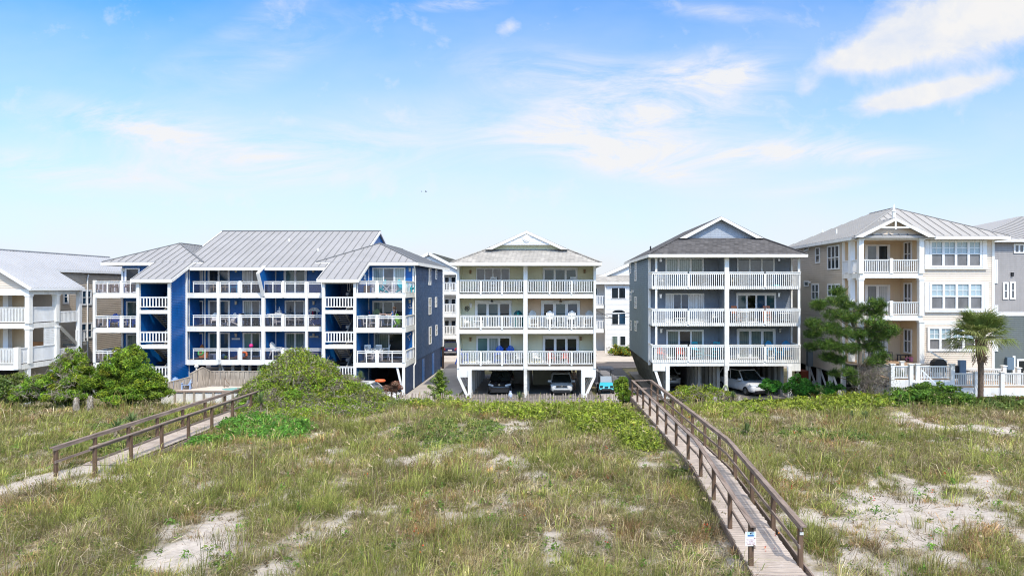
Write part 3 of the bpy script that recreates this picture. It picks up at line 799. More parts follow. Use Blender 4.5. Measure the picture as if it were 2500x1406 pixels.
        for k in range(3):
            MB().siding((b0, Bb, 0), (1,0,0), (0,-1,0), b1-b0, fl[k]-.1, fl[k]+2.6, .15, th=.012).build('wall', BLUE, r)
            MB().box(b0+.02, b1-.02, Df+.05, Bb, fl[k]-.25, fl[k]).build('deck', DECKW, r)
            f = MB().box(b0, b1, Df-.03, Df+.04, fl[k]-.4, fl[k]+.0)
            xo = b1 if s > 0 else b0
            f.box(xo-.04, xo+.04, Df+.04, Bb, fl[k]-.4, fl[k])
            f.build('fascia', WHITE, r)
            zt = fl[k]+.92; m = (b0+b1)/2 + (-.3 if s > 0 else .5)
            xi, xe = (b0+.06, b1-.1) if s > 0 else (b0+.1, b1-.06)
            rail_open(r, (xi, Df), (m-.08, Df), fl[k], zt, (.5,)); rail_open(r, (m+.08, Df), (xe, Df), fl[k], zt, (.55,))
            post(r, m, Df, fl[k]-.38, zt+.08, .17)
            if s > 0: rail_bal(r, (b1, Df+.1), (b1, Bb-.05), fl[k], zt, .5, .09, gap=.02, mat=WHITE)
            else: rail_bal(r, (b0, Df+.1), (b0, Bb-.05), fl[k], zt, .5, .09, gap=.02)
            xp = b1-.1 if s > 0 else b0+.1
            if k < 2: post(r, xp, Df, fl[k], fl[k+1]-.3, .2)
            else: post(r, xp, Df, fl[k], zt+.1, .2)
            post(r, xo-.06*s, Bb-.06, fl[k], 10.3 if k == 2 else fl[k+1]-.3, .14)
        post(r, b1-.1 if s > 0 else b0+.1, Df, 0, 2.25, .22)
        MB().box(b0, b1, 57.9, Bb, 10.5, 10.56).build('soffit', WHITE_SH, r)
    # flanks, back and undercroft
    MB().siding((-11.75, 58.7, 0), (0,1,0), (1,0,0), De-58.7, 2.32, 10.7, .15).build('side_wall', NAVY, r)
    bw = MB()
    y = Df
    while y < 72.4:
        bw.box(-11.8, -11.74, y, y+.29, -.02, 2.32); y += .3
    bw.build('base_wall', NAVY_D, r)
    for y in (62.3, 67.6): MB().box(-11.76, -11.72, y, y+1., .0, 2.1).build('door', BLUE, r)
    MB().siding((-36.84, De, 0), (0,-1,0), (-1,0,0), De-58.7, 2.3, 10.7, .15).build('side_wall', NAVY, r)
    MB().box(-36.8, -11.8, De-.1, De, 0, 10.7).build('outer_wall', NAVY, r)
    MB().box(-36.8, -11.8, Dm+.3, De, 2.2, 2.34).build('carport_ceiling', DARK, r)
    for x in (-33.4, -15.7): MB().box(x-.05, x+.05, 58.6, 66, 0, 2.3).build('base_wall', NAVY_D, r)
    MB().bar((-12.4, Df+.1, 2.2), (-11.95, Df+.2, .1), .16, .12, up=(0,1,0)).build('brace', WHITE_SH, r)
    dep = lambda px: -11.75*F/(px-CX)
    for (pa, pb, qa, qb) in ((1045,1050.5,654,696),(1061,1065,657,682),(1045.5,1051,726,768),(1061,1065,725,750),(1046,1051.5,797,840),(1062,1066,793,819)):
        y0, y1 = dep(pa), dep(pb); ym = (y0+y1)/2
        fdoor(r, y0, y1, Z(qb, ym), Z(qa, ym), -11.72, [G_GREY], 'window', fr=.1, axis='y', side=1, mid=.5)
    ds = MB().tube([(-11.6, 58.0, 10.45), (-11.62, 58.55, 9.9), (-11.62, 58.6, 2.2), (-11.68, 58.2, 1.95), (-11.68, 58.2, .05)], .06)
    ds.build('downspout', WHITE, r)
    # middle bays
    m0, m1, xd = -30.6, -18.4, -24.05
    for k in range(3):
        for a, b in ((m0, xd), (xd, m1)):
            MB().siding((a+.05, Db, 0), (1,0,0), (0,-1,0), b-a-.1, fl[k]-.1, 10.9 if k == 2 else fl[k+1]-.3, .15, th=.012).build('wall', BLUE, r)
            MB().box(a+.05, b-.05, Dm+.05, Db, fl[k]-.25, fl[k]).build('deck', DECKW, r)
            MB().box(a+.04, b-.04, Dm-.03, Dm+.04, fl[k]-.44, fl[k]-.01).build('fascia', WHITE, r)
        zt = fl[k]+.92
        marks = [X(p, Dm) for p in (468, 533.6, 586, 641)]
        for a, b in zip(marks, marks[1:]): rail_open(r, (a+.12, Dm), (b-.12, Dm), fl[k], zt, (.5,))
        marks = [X(p, Dm) for p in (641, 692, 749, 790)]
        for a, b in zip(marks, marks[1:]): rail_open(r, (a+.12, Dm), (b-.12, Dm), fl[k], zt, (.5,) if b-a > 1.5 else ())
        for p in (586, 692): post(r, X(p, Dm), Dm, fl[k]-.4, zt+.08, .17)
        top = fl[k+1]-.4 if k < 2 else 0
        for p in (533.6, 749): post(r, X(p, Dm), Dm, fl[k]-.4, top if k < 2 else zt+.04, .2)
        post(r, m0+.07, Dm, fl[k]-.4, fl[k+1]-.4 if k < 2 else 10.2, .15)
        if k < 2: post(r, xd-.02, Dm, fl[k]-.4, fl[k+1]-.4, .26)
    for k in range(2): MB().box(xd-.06, xd+.06, Dm+.1, Db, fl[k], fl[k+1]-.3).build('dividing_wall', BLUE, r)
    MB().prism([(xd-.06, Db, 8.2), (xd-.06, 57.25, 8.2), (xd-.06, 56.1, 9.75), (xd-.06, 58.05, 10.62), (xd-.06, Db, 10.9)], (.12,0,0)).build('dividing_wall', BLUE, r)
    MB().bar((xd, 57.1, 7.9), (xd, 56.02, 9.8), .24, .12, up=(0,1,0)).bar((xd, 56.02, 9.8), (xd, 57.3, 10.42), .24, .1).build('wing_trim', WHITE, r)
    MB().box(xa+1.2, xd-.2, ye-.06, ye, rz(ye)-.3, rz(ye)-.06).box(xd+.1, m1, ye-.06, ye, rz(ye)-.3, rz(ye)-.06).build('eave_fascia', WHITE, r)
    MB().box(m0+.1, m1-.1, ye, Db, rz(ye)-.2, rz(ye)-.15).build('soffit', WHITE_SH, r)
    S = 560/1789.
    def dr(c0, c1, k, panes, top=2.12, D=Db, **kw):
        fdoor(r, X(440+c0*S, D), X(440+c1*S, D), fl[k]+.02, fl[k]+top, D-.02, panes, **kw)
    W_ = M('white_panel_door', (.62, .64, .68), .5, .06, 2, .05)
    B_ = M('blue_panel_door', (.015, .07, .32), .4, .1, 2, .05)
    for k, (dm, dm2) in enumerate(((W_, B_), (B_, NAVY_D), (W_, W_))):
        dr(90, 133, k, [dm], 2.1, name='door', fr=.06); dr(137, 180, k, [dm2], 2.1, name='door', fr=.06)
    for k in range(3):
        for c, cz in ((195, 0), (745, 0)):
            MB().box(X(440+c*S, Db)-.06, X(440+c*S, Db)+.06, Db-.08, Db-.02, fl[k], 10.5 if k == 2 else fl[k+1]-.3).build('corner_trim', WHITE_SH, r)
    dr(218, 388, 2, [G_DARK, G_BLUE], fr=.16, head=.14); dr(486, 642, 2, [G_PALE, G_SCREEN], fr=.14, head=.14); dr(810, 990, 2, [G_SEA, G_TEAL], fr=.2, head=.16)
    dr(220, 390, 1, [G_SCREEN, G_BLUE], fr=.16); dr(490, 630, 1, [G_CURT, G_GREY], fr=.14); dr(818, 975, 1, [G_BLUE, G_BLUE], fr=.14)
    dr(220, 390, 0, [G_TEAL, G_BLUE], fr=.16); dr(490, 630, 0, [G_SEA, G_TEAL], fr=.14); dr(818, 978, 0, [G_GREEN, G_GREEN], fr=.14)
    for c, k in ((438, 2), (438, 1), (1040, 2), (1043, 1), (1043, 0), (438, 0)): lamp(r, X(440+c*S, Db), Db-.02, fl[k]+1.75)
    Bb = 58.7
    dr(1500, 1757, 2, [G_CURT, G_GREY, G_CURT], 2.15, Bb, fr=.1); dr(1500, 1748, 1, [G_GREEN, G_TEAL, G_DARK], 2.1, Bb, fr=.16, head=.14); dr(1512, 1745, 0, [G_GREEN, G_DARK], 2.15, Bb, fr=.1)
    for k in range(3): post(r, X(900, Bb), Bb-.06, fl[k], fl[k]+2.3, .1)
    dr(-430, -310, 2, [G_DARK], 2.1, Bb, fr=.16); dr(-418, -330, 1, [G_TEAL], 2.05, Bb, fr=.12); dr(-418, -330, 0, [G_GREEN], 2.05, Bb, fr=.12)
    lamp(r, X(1001, Bb), Bb-.02, 10.0); lamp(r, X(1001, Bb), Bb-.02, 7.3); lamp(r, X(303, Bb), Bb-.02, 10.0)
    # undercroft posts seen below the middle deck
    for p in (538, 569, 593, 610, 632, 700, 760): post(r, X(p, 58), 58, 0, 2.2, .2, SHADE)
    MB().bar((X(541,57.6), 57.6, 2.2), (X(548,57.6), 57.6, 1.3), .14, .12, up=(0,1,0)).build('brace', SHADE, r)
    for x, y in ((-24, 62.6), (-20.6, 60.4)):
        MB().cyl((x, y, rz(y)), (x, y, rz(y)+.28), .07).build('vent_pipe', WHITE_SH, r)
    for k in range(3):
        for p in (586, 692, 1345-11.9*0+0):
            if p < 1000: MB().box(X(p, Dm)-.1, X(p, Dm)+.1, Dm-.05, Dm-.03, fl[k]-.25, fl[k]-.19).build('deck_vent', BLACK, r)
    # blue gable ends under the main rakes
    for x, sgn in ((xb-.25, 1), (xa+.25, -1)):
        MB().prism([(x, 61.2, rz(61.2)-.1), (x, 2*yr-61.2, rz(61.2)-.1), (x, yr, zr-.1)], (.05*sgn, 0, 0)).build('gable_wall', BLUE, r)
        rk = MB()
        for yy in (61.6, 2*yr-61.6): rk.bar((xb if sgn > 0 else xa, yy, rz(61.6)-.1), (xb if sgn > 0 else xa, yr, zr-.1), .08, .22)
        rk.build('rake_trim', WHITE_SH, r)
    return r
house_blue()
# ================================================================== beige house with the front gable (right)
def house_gable():
    D = 47.; x0, x1 = 21.3, 30.8; xp = 25.5; Db = 49.8; Dw = 47.5; De = 60.5
    r = thing('beach_house', 'tall beige clapboard house with grey metal hip roof, gabled porch stack and picture windows', 'house', (26, 49, 0))
    fl = [3.4, 6.68, 9.6]
    MB().siding((xp, Dw, 0), (1,0,0), (0,-1,0), x1-xp, 2.1, 6.1, .15).build('front_wall', BEIGE, r)
    MB().siding((xp, Dw, 0), (1,0,0), (0,-1,0), x1-xp, 6.28, 12., .15).build('front_wall', BEIGE, r)
    MB().box(xp, x1, Dw-.05, Dw+.02, 6.08, 6.3).build('belt_trim', WHITE_SH, r)
    MB().box(x1-.14, x1+.03, Dw-.06, Dw+.1, 1.2, 12.).build('corner_trim', WHITE, r)
    MB().box(xp, x1+.03, Dw-.08, Dw+.02, 1.2, 2.1).build('skirt_board', WHITE, r)
    MB().siding((x0, De, 0), (0,-1,0), (-1,0,0), De-Db, 2.3, 12.05, .17).build('side_wall', BEIGE_SHADE, r)
    MB().box(x0-.05, x0+.12, Db-.08, Db+.02, 2.3, 12.).build('corner_trim', WHITE_SH, r)
    MB().box(x1-.05, x1, Dw, De, 1.2, 12.).box(x0, x1, De-.1, De, 2, 12.).build('outer_wall', BEIGE, r)
    MB().box(x0-.04, x0, Db, De, Z(768, 52)-.15, Z(768, 52)+.05).build('belt_trim', BEIGE_SHADE, r)
    # porch back wall and inner right return (the wall of the picture-window bay)
    for k in range(3):
        z1 = 12.0 if k == 2 else fl[k+1]-.3
        MB().siding((x0, Db, 0), (1,0,0), (0,-1,0), xp-x0, fl[k], z1, .15, th=.012).build('porch_wall', BEIGE_T, r)
        MB().siding((xp-.02, Dw, 0), (0,1,0), (-1,0,0), Db-Dw, fl[k], z1, .15, th=.012).build('porch_wall', BEIGE_T, r)
        MB().box(x0, xp, D, Db, fl[k]-.2, fl[k]).build('deck', TANDECK, r)
    for k in (1, 2):
        MB().box(x0-.05, xp+.06, D-.06, D+.04, fl[k]-.32, fl[k]+.02).box(x0-.06, x0+.04, D+.04, Db, fl[k]-.32, fl[k]+.02).build('fascia', WHITE, r)
        zt = fl[k]+.92; m = (x0+xp)/2
        rail_bal(r, (x0+.2, D), (m-.12, D), fl[k], zt, .125, .045, top=.06)
        rail_bal(r, (m+.12, D), (xp-.2, D), fl[k], zt, .125, .045, top=.06)
        rail_bal(r, (x0, D+.15), (x0, Db-.1), fl[k], zt, .125, .045, top=.06, mat=WHITE_SH)
        post(r, m, D, fl[k], zt+.12, .22)
    for k in range(3):
        z1 = 12.0 if k == 2 else fl[k+1]-.32
        for x, y in ((x0, D), (xp-.05, D), (x0, D+1.35)):
            mb = MB().box(x-.17, x+.17, y-.17, y+.17, fl[k], z1-.12).box(x-.21, x+.21, y-.21, y+.21, z1-.14, z1)
            mb.build('column', WHITE if y == D else WHITE_SH, r)
    MB().box(x0-.1, xp+.1, D-.12, D+.1, 11.9, 12.2).build('porch_beam', WHITE, r)
    MB().box(x0, xp, D, Db, 11.92, 11.97).build('porch_ceiling', BEIGE_T, r)
    # picture windows
    def pic(c0, c1, cz0, cz1, panes, name='window', D_=Dw):
        a0, a1 = X(1900+c0*.37, D_), X(1900+c1*.37, D_); z1, z0 = Z(480+cz0*.37, D_), Z(480+cz1*.37, D_)
        n = 4; fr = .16; w = (a1-a0-fr*(n+1))/n
        us = [0.]
        for i in range(n): us += [us[-1]+fr, us[-1]+fr+w]
        us.append(us[-1]+fr); h = z1-z0
        o = MB().grid((a0, D_-.02, z0), (1,0,0), (0,-.11,0), us, [0, .14, h*.5-.03, h*.5+.04, h-.12, h], lambda i, j: i % 2 == 0 or j % 2 == 0).build(name, WHITE_SH, r)
        for i in range(n):
            u0, u1 = a0+us[2*i+1], a0+us[2*i+2]; zm = z0+h*.5
            MB().box(u0, u1, D_-.05, D_-.03, zm, z1-.1).build('upper_pane', G_BLIND, o)
            MB().box(u0, u1, D_-.05, D_-.03, z0+.1, zm).build('lower_pane', panes, o)
            u = (u0+u1)/2
            MB().grid((u0, D_-.05, zm), (1,0,0), (0,-.025,0), [0, (u1-u0)/2-.02, (u1-u0)/2+.02, u1-u0], [0, h*.22-.02, h*.22+.02, h*.45], lambda i, j: i == 1 or j == 1).build('muntin', WHITE_SH, o)
        return a0, a1, z0, z1
    a0, a1, z0, z1 = pic(993, 1340, 290, 468, G_SCREEN)
    for s in (0, 1):
        xx = a0-.32 if s == 0 else a1+.02
        MB().box(xx, xx+.3, Dw-.14, Dw-.02, z0-.02, z1).build('shutter', WHITE_SH, r)
    MB().box(a0-.35, a1+.35, Dw-.2, Dw-.02, z0-.12, z0-.03).build('sill', WHITE_SH, r)
    a0, a1, z0, z1 = pic(993, 1350, 568, 750, G_SCREEN)
    for xx in (a0-.32, a1+.02): MB().box(xx, xx+.28, Dw-.14, Dw-.02, z0-.02, z1).build('shutter', WHITE_SH, r)
    MB().box(a0-.35, a1+.3, Dw-.2, Dw-.02, z0-.12, z0-.03).build('sill', WHITE_SH, r)
    pic(980, 1300, 860, 1018, G_SCREEN)
    # porch doors
    q = lambda c: X(1900+c*.37, Db)
    for k, (ca, cb) in ((2, (570, 735)), (1, (570, 735)), (0, (570, 720))):
        fdoor(r, q(ca), q(cb), fl[k]+.02, fl[k]+2.15, Db-.02, [G_GREY, G_DARK if k == 2 else G_PALE], 'french_door', fr=.2)
        fdoor(r, 48.15, 49.2, fl[k]+.55 if k != 1 else fl[k]+.05, fl[k]+2.3, xp-.03, [G_SCREEN, G_DARK], 'window', fr=.1, axis='y', side=-1, mid=.5)
    # side windows
    dep = lambda px: x0*F/(px-CX)
    for (c0, c1, cz0, cz1, n) in ((250,279,335,440,1),(330,408,322,482,3),(225,272,575,682,2),(330,410,575,660,3),(175,205,555,592,1),(222,242,872,930,1),(175,205,328,360,1)):
        y1, y0 = dep(1900+c0*.37), dep(1900+c1*.37); ym = (y0+y1)/2
        fdoor(r, y0, y1, Z(480+cz1*.37, ym), Z(480+cz0*.37, ym), x0-.02, [G_DARK]*n, 'window', fr=.1, axis='y', side=-1, mid=.5 if cz1-cz0 > 50 else None)
    MB().cyl((x0-.2, 56, 9.05), (x0, 56, 9.05), .08).build('floodlight', WHITE, r)
    # roof
    ex0, ex1, ye, yb = 20.75, 31.35, 46.6, 61.; ze = 12.15; sl = .475; xc = (ex0+ex1)/2; zr = ze+sl*(xc-ex0); d = xc-ex0
    mb = MB(); p0, p1 = (xc, ye+d, zr), (xc, yb-d, zr)
    roof_plane(mb, [(ex0,ye,ze),(ex1,ye,ze),p0], .14, .6, .04, .04)
    roof_plane(mb, [(ex1,ye,ze),(ex1,yb,ze),p1,p0], .14)
    roof_plane(mb, [(ex1,yb,ze),(ex0,yb,ze),p1], .14)
    roof_plane(mb, [(ex0,yb,ze),(ex0,ye,ze),p0,p1], .14, .6, .04, .04)
    # porch gable
    g0, g1, yg = 20.65, 26.15, 46.35; gc = (g0+g1)/2; gz = ze-.08+(gc-g0)*.475; yback = ye + (gz-ze)/sl + .3
    roof_plane(mb, [(g0,yg,ze-.08),(gc,yg,gz),(gc,yback,gz),(g0,ye+.3,ze-.08)], .12, .5, .04, .04)
    roof_plane(mb, [(g1,yg,ze-.08),(g1,ye+.3,ze-.08),(gc,yback,gz),(gc,yg,gz)], .12, .5, .04, .04)
    mb.bar(p0, p1, .2, .06, 1)
    for q_ in ((ex0,ye,ze),(ex1,ye,ze)): mb.bar(Vector(q_)+V(0,0,.02), Vector(p0)+V(0,0,.02), .14, .04, 1)
    mb.build('roof', [METAL_WARM, SEAM_WARM], r)
    MB().box(g1, ex1, ye-.05, ye, ze-.24, ze-.04).box(ex0-.05, ex0, ye+.3, yb, ze-.24, ze-.04).box(ex1, ex1+.05, ye, yb, ze-.24, ze-.04).build('eave_fascia', WHITE, r)
    MB().box(xp, ex1, ye+.01, Dw, ze-.2, ze-.16).box(ex0, x0, ye+.4, yb, ze-.22, ze-.18).build('soffit', WHITE_SH, r)
    rk = MB()
    for s, xo in ((-1, g0), (1, g1)):
        rk.prism([(xo, yg-.04, ze-.1), (gc, yg-.04, gz-.01), (gc, yg-.04, gz-.21), (xo-s*.5, yg-.04, ze-.12)], (0, .07, 0))
    rk.build('rake_trim', WHITE, r)
    tr = MB().box(gc-1.05, gc+1.05, yg-.02, yg+.05, gz-.72, gz-.62).box(gc-.05, gc+.05, yg-.03, yg+.04, gz-.8, gz-.15)
    tr.build('gable_truss', WHITE, r)
    hw = lambda z: (gz-.1-z)/.475
    MB().siding((gc-4, yg+.55, 0), (1,0,0), (0,-1,0), 8, 12.1, gz-.1, .15, lim=lambda z: (4-hw(z), 4+hw(z))).build('gable_wall', BEIGE, r)
    MB().lathe([(.12,0),(.12,.45),(.17,.5),(.1,.55),(.03,1.0)], (gc, yg+.25, gz-.05), 8).build('finial', WHITE_SH, r)
    MB().lathe([(.12,0),(.12,.25),(.16,.3),(.08,.35),(.02,.75)], (24.0, 60.3, 13.0), 8).build('finial', WHITE_SH, r)
    MB().cyl((22.0, 52.6, 12.7), (22.0, 52.6, 13.15), .06).build('vent_pipe', WHITE, r)
    # raised ground floor on white posts with cross braces
    for i in range(5):
        y = Db+.4+i*2.3
        post(r, x0+.2, y, -.1, 2.3, .28, WHITE_SH)
        if i < 3: MB().bar((x0+.2, y+.2, .3), (x0+.2, y+2.1, 2.2), .1, .14).build('brace', WHITE_SH, r)
    for x in (x0+.1, 23.4): post(r, x, D+.2, -.1, 3.2, .25, WHITE_SH)
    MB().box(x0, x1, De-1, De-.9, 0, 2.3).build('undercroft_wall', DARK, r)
    MB().box(x0, xp, Db, De, 2.2, 2.3).build('undercroft_ceiling', SHADE, r)
    # front decks
    def lattice(x_0, x_1, y, z_0, z_1, c=.19):
        n = max(2, int(round((x_1-x_0)/c))); us = []
        for i in range(n): us += [i*(x_1-x_0)/n, i*(x_1-x_0)/n+.1]
        us.append(x_1-x_0); mz = max(1, int(round((z_1-z_0)/.19))); vs = []
        for j in range(mz): vs += [j*(z_1-z_0)/mz, j*(z_1-z_0)/mz+.09]
        vs.append(z_1-z_0)
        return MB().grid((x_0, y, z_0), (1,0,0), (0,.03,0), us, vs, lambda i, j: i % 2 == 0 or j % 2 == 0)
    yd = 44.5; ya = X(2176, yd); yb_ = X(2322, yd); yc_ = X(2520, yd)
    MB().box(ya, yb_, yd, 47, 2.55, 2.65).build('front_deck', TANDECK, r)
    MB().box(yb_, yc_, yd, 47.4, 2.05, 2.15).build('front_deck', TANDECK, r)
    MB().box(ya, yb_, yd-.05, yd+.02, 2.1, 2.62).build('fascia', WHITE, r)
    MB().box(yb_, yc_, yd-.05, yd+.02, 1.55, 2.12).build('fascia', WHITE, r)
    for a, b in ((2178, 2222), (2226, 2320)): lattice(X(a, yd)+.05, X(b, yd)-.05, yd, .9, 2.1).build('lattice', WHITE_SH, r)
    for a, b in ((2324, 2380), (2386, 2442), (2448, 2518)): lattice(X(a, yd)+.05, X(b, yd)-.05, yd, .8, 1.55).build('lattice', WHITE_SH, r)
    def dpost(px, z0, z1, y=yd, w=.24):
        x = X(px, y); return MB().box(x-w/2, x+w/2, y-.14, y+.1, z0, z1).box(x-w/2-.05, x+w/2+.05, y-.19, y+.15, z1, z1+.06).build('deck_post', WHITE, r)
    for px in (2177, 2223, 2239, 2324): dpost(px, .8, 3.62)
    for px in (2382, 2445, 2508): dpost(px, .8, 3.1)
    for a, b in ((2179, 2221), (2241, 2322)): rail_bal(r, (X(a, yd)+.1, yd), (X(b, yd)-.1, yd), 2.66, 3.5, .115, .042, top=.06)
    for a, b in ((2326, 2381), (2384, 2444), (2447, 2507)): rail_bal(r, (X(a, yd)+.1, yd), (X(b, yd)-.1, yd), 2.16, 3.02, .115, .042, top=.06)
    rail_bal(r, (X(2177, yd), yd+.15), (X(2177, yd), 46.9), 2.66, 3.5, .115, .042, top=.06, mat=WHITE_SH)
    MB().grid((ya, yd, .7), (0,1,0), (.03,0,0), [i*.12 for i in range(22)], [j*.13 for j in range(11)], lambda i, j: i % 2 == 0 or j % 2 == 0).build('lattice', WHITE_SH, r)
    for px, y in ((2201, 46.8), (2450, 47.2), (2485, 46.), (2150, 46.9)): dpost(px, 2.1, 3.55 if px < 2300 else 3.2, y)
    rail_bal(r, (X(2330, 47.3), 47.3), (X(2450, 47.2), 47.2), 2.16, 3.0, .13, .045)
    # steps: porch to deck, and deck to sand
    stp = MB(); xa_, xb_ = xp+.1, xp+1.2
    for i in range(4): stp.box(xp+.12+i*.28, xp+.4+i*.28, 46.2, 47.2, 3.2-i*.18-.05, 3.2-i*.18)
    stp.build('porch_steps', WHITE_SH, r)
    MB().bar((xp+.15, 46.2, 4.3), (xp+1.3, 46.2, 3.6), .07, .1).bar((xp+.15, 46.2, 3.6), (xp+1.3, 46.2, 2.9), .07, .1).build('stair_rail', WHITE, r)
    dpost(2286, 2.65, 3.7, 46.2, .16)
    s2 = MB(); xs0, xs1 = X(2226, yd), X(2282, yd)
    for i in range(7): s2.box(xs0+(xs1-xs0)*i/7, xs0+(xs1-xs0)*(i+1)/7, yd-1.1, yd-.1, 2.5-i*.2-.05, 2.5-i*.2)
    s2.bar((xs0, yd-1.12, 2.5), (xs1, yd-1.12, 1.05), .06, .3).bar((xs0, yd-.1, 2.5), (xs1, yd-.1, 1.05), .06, .3)
    s2.build('deck_steps', WHITE_SH, r)
    sr = MB()
    for i in range(9):
        t = i/8; x = xs0+(xs1-xs0)*t; z = 2.55-1.45*t
        sr.box(x-.02, x+.02, yd-1.14, yd-1.1, z, z+.85)
    sr.bar((xs0, yd-1.12, 3.42), (xs1, yd-1.12, 1.97), .07, .06)
    sr.build('stair_rail', WHITE_SH, r)
    post(r, X(2283, yd-1.1), yd-1.12, .9, 2.35, .16, WHITE_SH)
    MB().cyl((X(2249, Dw), Dw-.25, 5.2), (X(2249, Dw), Dw, 5.2), .06).build('wall_lamp', BLACK, r)
    return r
house_gable()

# ================================================================== beige house far left
def house_left():
    r = thing('beach_house', 'beige clapboard house with pale metal gable roof and stacked white porches behind the cedars', 'house', (-42, 53, 0))
    xe, xr = -39., -43.4; D = 51.; Dk = 56.; sl = .61; zr = 11.62; ze = 8.62; xo = -38.5
    mb = MB(); xw = -41.; zw = ze+sl*(xo-xw)
    roof_plane(mb, [(xo,50.6,ze),(xo,56.4,ze),(xw,56.4,zw),(xw,67,zw),(xr,67,zr),(xr,50.6,zr)], .12, .32, .035, .04)
    roof_plane(mb, [(2*xr-xo,50.6,ze),(xr,50.6,zr),(xr,67,zr),(2*xr-xo,67,ze)], .12, .32, .035, .04)
    mb.bar((xr,50.6,zr+.02), (xr,67,zr+.02), .25, .07, 1)
    mb.build('roof', [METAL_PALE, SEAM_PALE], r)
    MB().box(xo, xo+.05, 50.6, 56.4, ze-.2, ze-.03).box(xw, xw+.06, 56.4, 67, zw-.22, zw-.03).build('eave_fascia', WHITE_SH, r)
    rk = MB().bar((xo, 50.57, ze-.12), (xr, 50.57, zr-.1), .05, .24, up=(0,0,1)).bar((2*xr-xo, 50.57, ze-.12), (xr, 50.57, zr-.1), .05, .24)
    rk.build('rake_trim', WHITE_SH, r)
    hw = lambda z: (zr-.12-z)/sl
    MB().siding((xr-6, 51.1, 0), (1,0,0), (0,-1,0), 12, 8.45, zr-.1, .17, lim=lambda z: (6-min(hw(z),4.4), 6+min(hw(z),4.4))).build('gable_wall', BEIGE, r)
    MB().box(2*xr-xe, xe+.08, D-.1, D+.1, 8.05, 8.5).box(xe-.1, xe+.08, D+.1, Dk, 8.1, 8.5).build('porch_beam', WHITE, r)
    # main body
    dep = lambda px: -41.3*F/(px-CX)
    MB().siding((-41.3, 54., 0), (0,1,0), (1,0,0), 12.6, 1.5, 10.05, .17).build('side_wall', BEIGE_SHADE, r)
    MB().box(-48, -41.35, 54., 54.1, 2.5, 9.9).build('porch_wall', BEIGE_T, r)
    for (c0, c1, q0, q1, n) in ((485,530,535,645,1),(628,710,535,655,2),(622,715,790,915,2),(755,790,535,575,1),(755,800,785,845,1)):
        y0, y1 = dep(c0*.313), dep(c1*.313); ym = (y0+y1)/2
        fdoor(r, y0, y1, Z(540+q1*.313, ym), Z(540+q0*.313, ym), -41.27, [G_BLUE]*n, 'window', fr=.16, head=.14, axis='y', side=1, mid=.5)
    MB().tube([(-41.1, 60.7, 9.8), (-41.2, 60.7, 9.4), (-41.2, 60.7, 1.2)], .06).build('downspout', WHITE_SH, r)
    # porch storeys
    for k, (z, zt) in enumerate(((2.98, 4.16), (5.95, 7.13))):
        y0 = D-1.1 if k == 0 else D
        MB().box(2*xr-xe, xe, y0, Dk-2, z-.12, z).build('deck', DECKW, r)
        MB().box(2*xr-xe, xe+.06, y0-.06, y0+.02, z-.38, z).box(xe-.02, xe+.07, y0, Dk-2, z-.38, z).build('fascia', WHITE, r)
        a = X(43, y0) if k == 0 else xe
        rail_bal(r, (-48, y0), (xe-.12, y0), z, zt, .11, .05); rail_bal(r, (xe, y0+.12), (xe, 53.8), z, zt, .11, .05, mat=WHITE_SH)
        zp = 5.6 if k == 0 else 8.1
        for y in (D, 53.8):
            MB().box(xe-.17, xe+.17, y-.17, y+.17, z, zp-.1).box(xe-.21, xe+.21, y-.21, y+.21, zp-.12, zp).build('column', WHITE, r)
        if k == 0: MB().box(xe-.16, xe+.16, y0-.16, y0+.16, z-.3, zt+.1).build('column', WHITE, r)
        fdoor(r, -46.5, -43.6, z+.03, z+2.2, 53.97, [G_PALE, G_PALE], 'sliding_door', fr=.08)
        MB().box(-42.7, -42.3, 53.2, 53.6, z, zp).build('column', WHITE_SH, r)
        MB().siding((xe-.15, Dk-2.1, 0), (0,1,0), (1,0,0), .6, z, zp, .17).build('porch_screen', BEIGE_SHADE, r)
    us = [i*.055 for i in range(28)]; vs = [j*.055 for j in range(45)]
    MB().grid((xe, 52.5, 4.2), (0,1,0), (.03,0,0), [.13*i+o for i in range(10) for o in (0,.07)], [.13*j+o for j in range(11) for o in (0,.07)], lambda i, j: i % 2 == 0 or j % 2 == 0).build('lattice', WHITE_SH, r)
    MB().box(xe-2.2, xe-.5, 53.85, 53.95, 3., 4.35).build('plywood_panel', M('orange_plywood', (.42, .19, .07), .7, .15, 3, .1), r)
    # outside stair
    st = MB()
    for i in range(9): st.box(xe-1.0, xe, 53.95+i*.24, 54.2+i*.24, 5.75-i*.19-.04, 5.75-i*.19)
    st.bar((xe, 53.9, 5.75), (xe, 56.1, 4.05), .06, .3)
    for i in range(10): st.box(xe-1., xe, 54+i*.2, 54.2+i*.2, 2.8-i*.19-.04, 2.8-i*.19)
    st.box(xe-1.1, xe+.05, 56.1, 57.3, 3.85, 4.05)
    st.build('staircase', SHADE, r)
    u = V(0, 2.2, -1.75); L = 2.2
    us = []
    for i in range(15): us += [i*.15, i*.15+.06]
    MB().grid((xe, 53.95, 5.85), (0,1,0), (.05,0,0), us, [0,.07,.8,.9], lambda i, j: j != 1 or i % 2 == 0, vdir=(0,0,1)).build('stair_rail', WHITE_SH, r)
    ob = r.children[-1]
    for v_ in ob.data.vertices: v_.co.z -= (v_.co.y - 53.95) * .79
    MB().grid((xe, 53.95, 2.9), (0,1,0), (.05,0,0), us, [0,.07,.8,.9], lambda i, j: j != 1 or i % 2 == 0).build('stair_rail', WHITE_SH, r)
    ob = r.children[-1]
    for v_ in ob.data.vertices: v_.co.z -= (v_.co.y - 53.95) * .95
    rail_bal(r, (xe, 56.15), (xe, 57.2), 4.05, 5.05, .14, .05, mat=WHITE_SH)
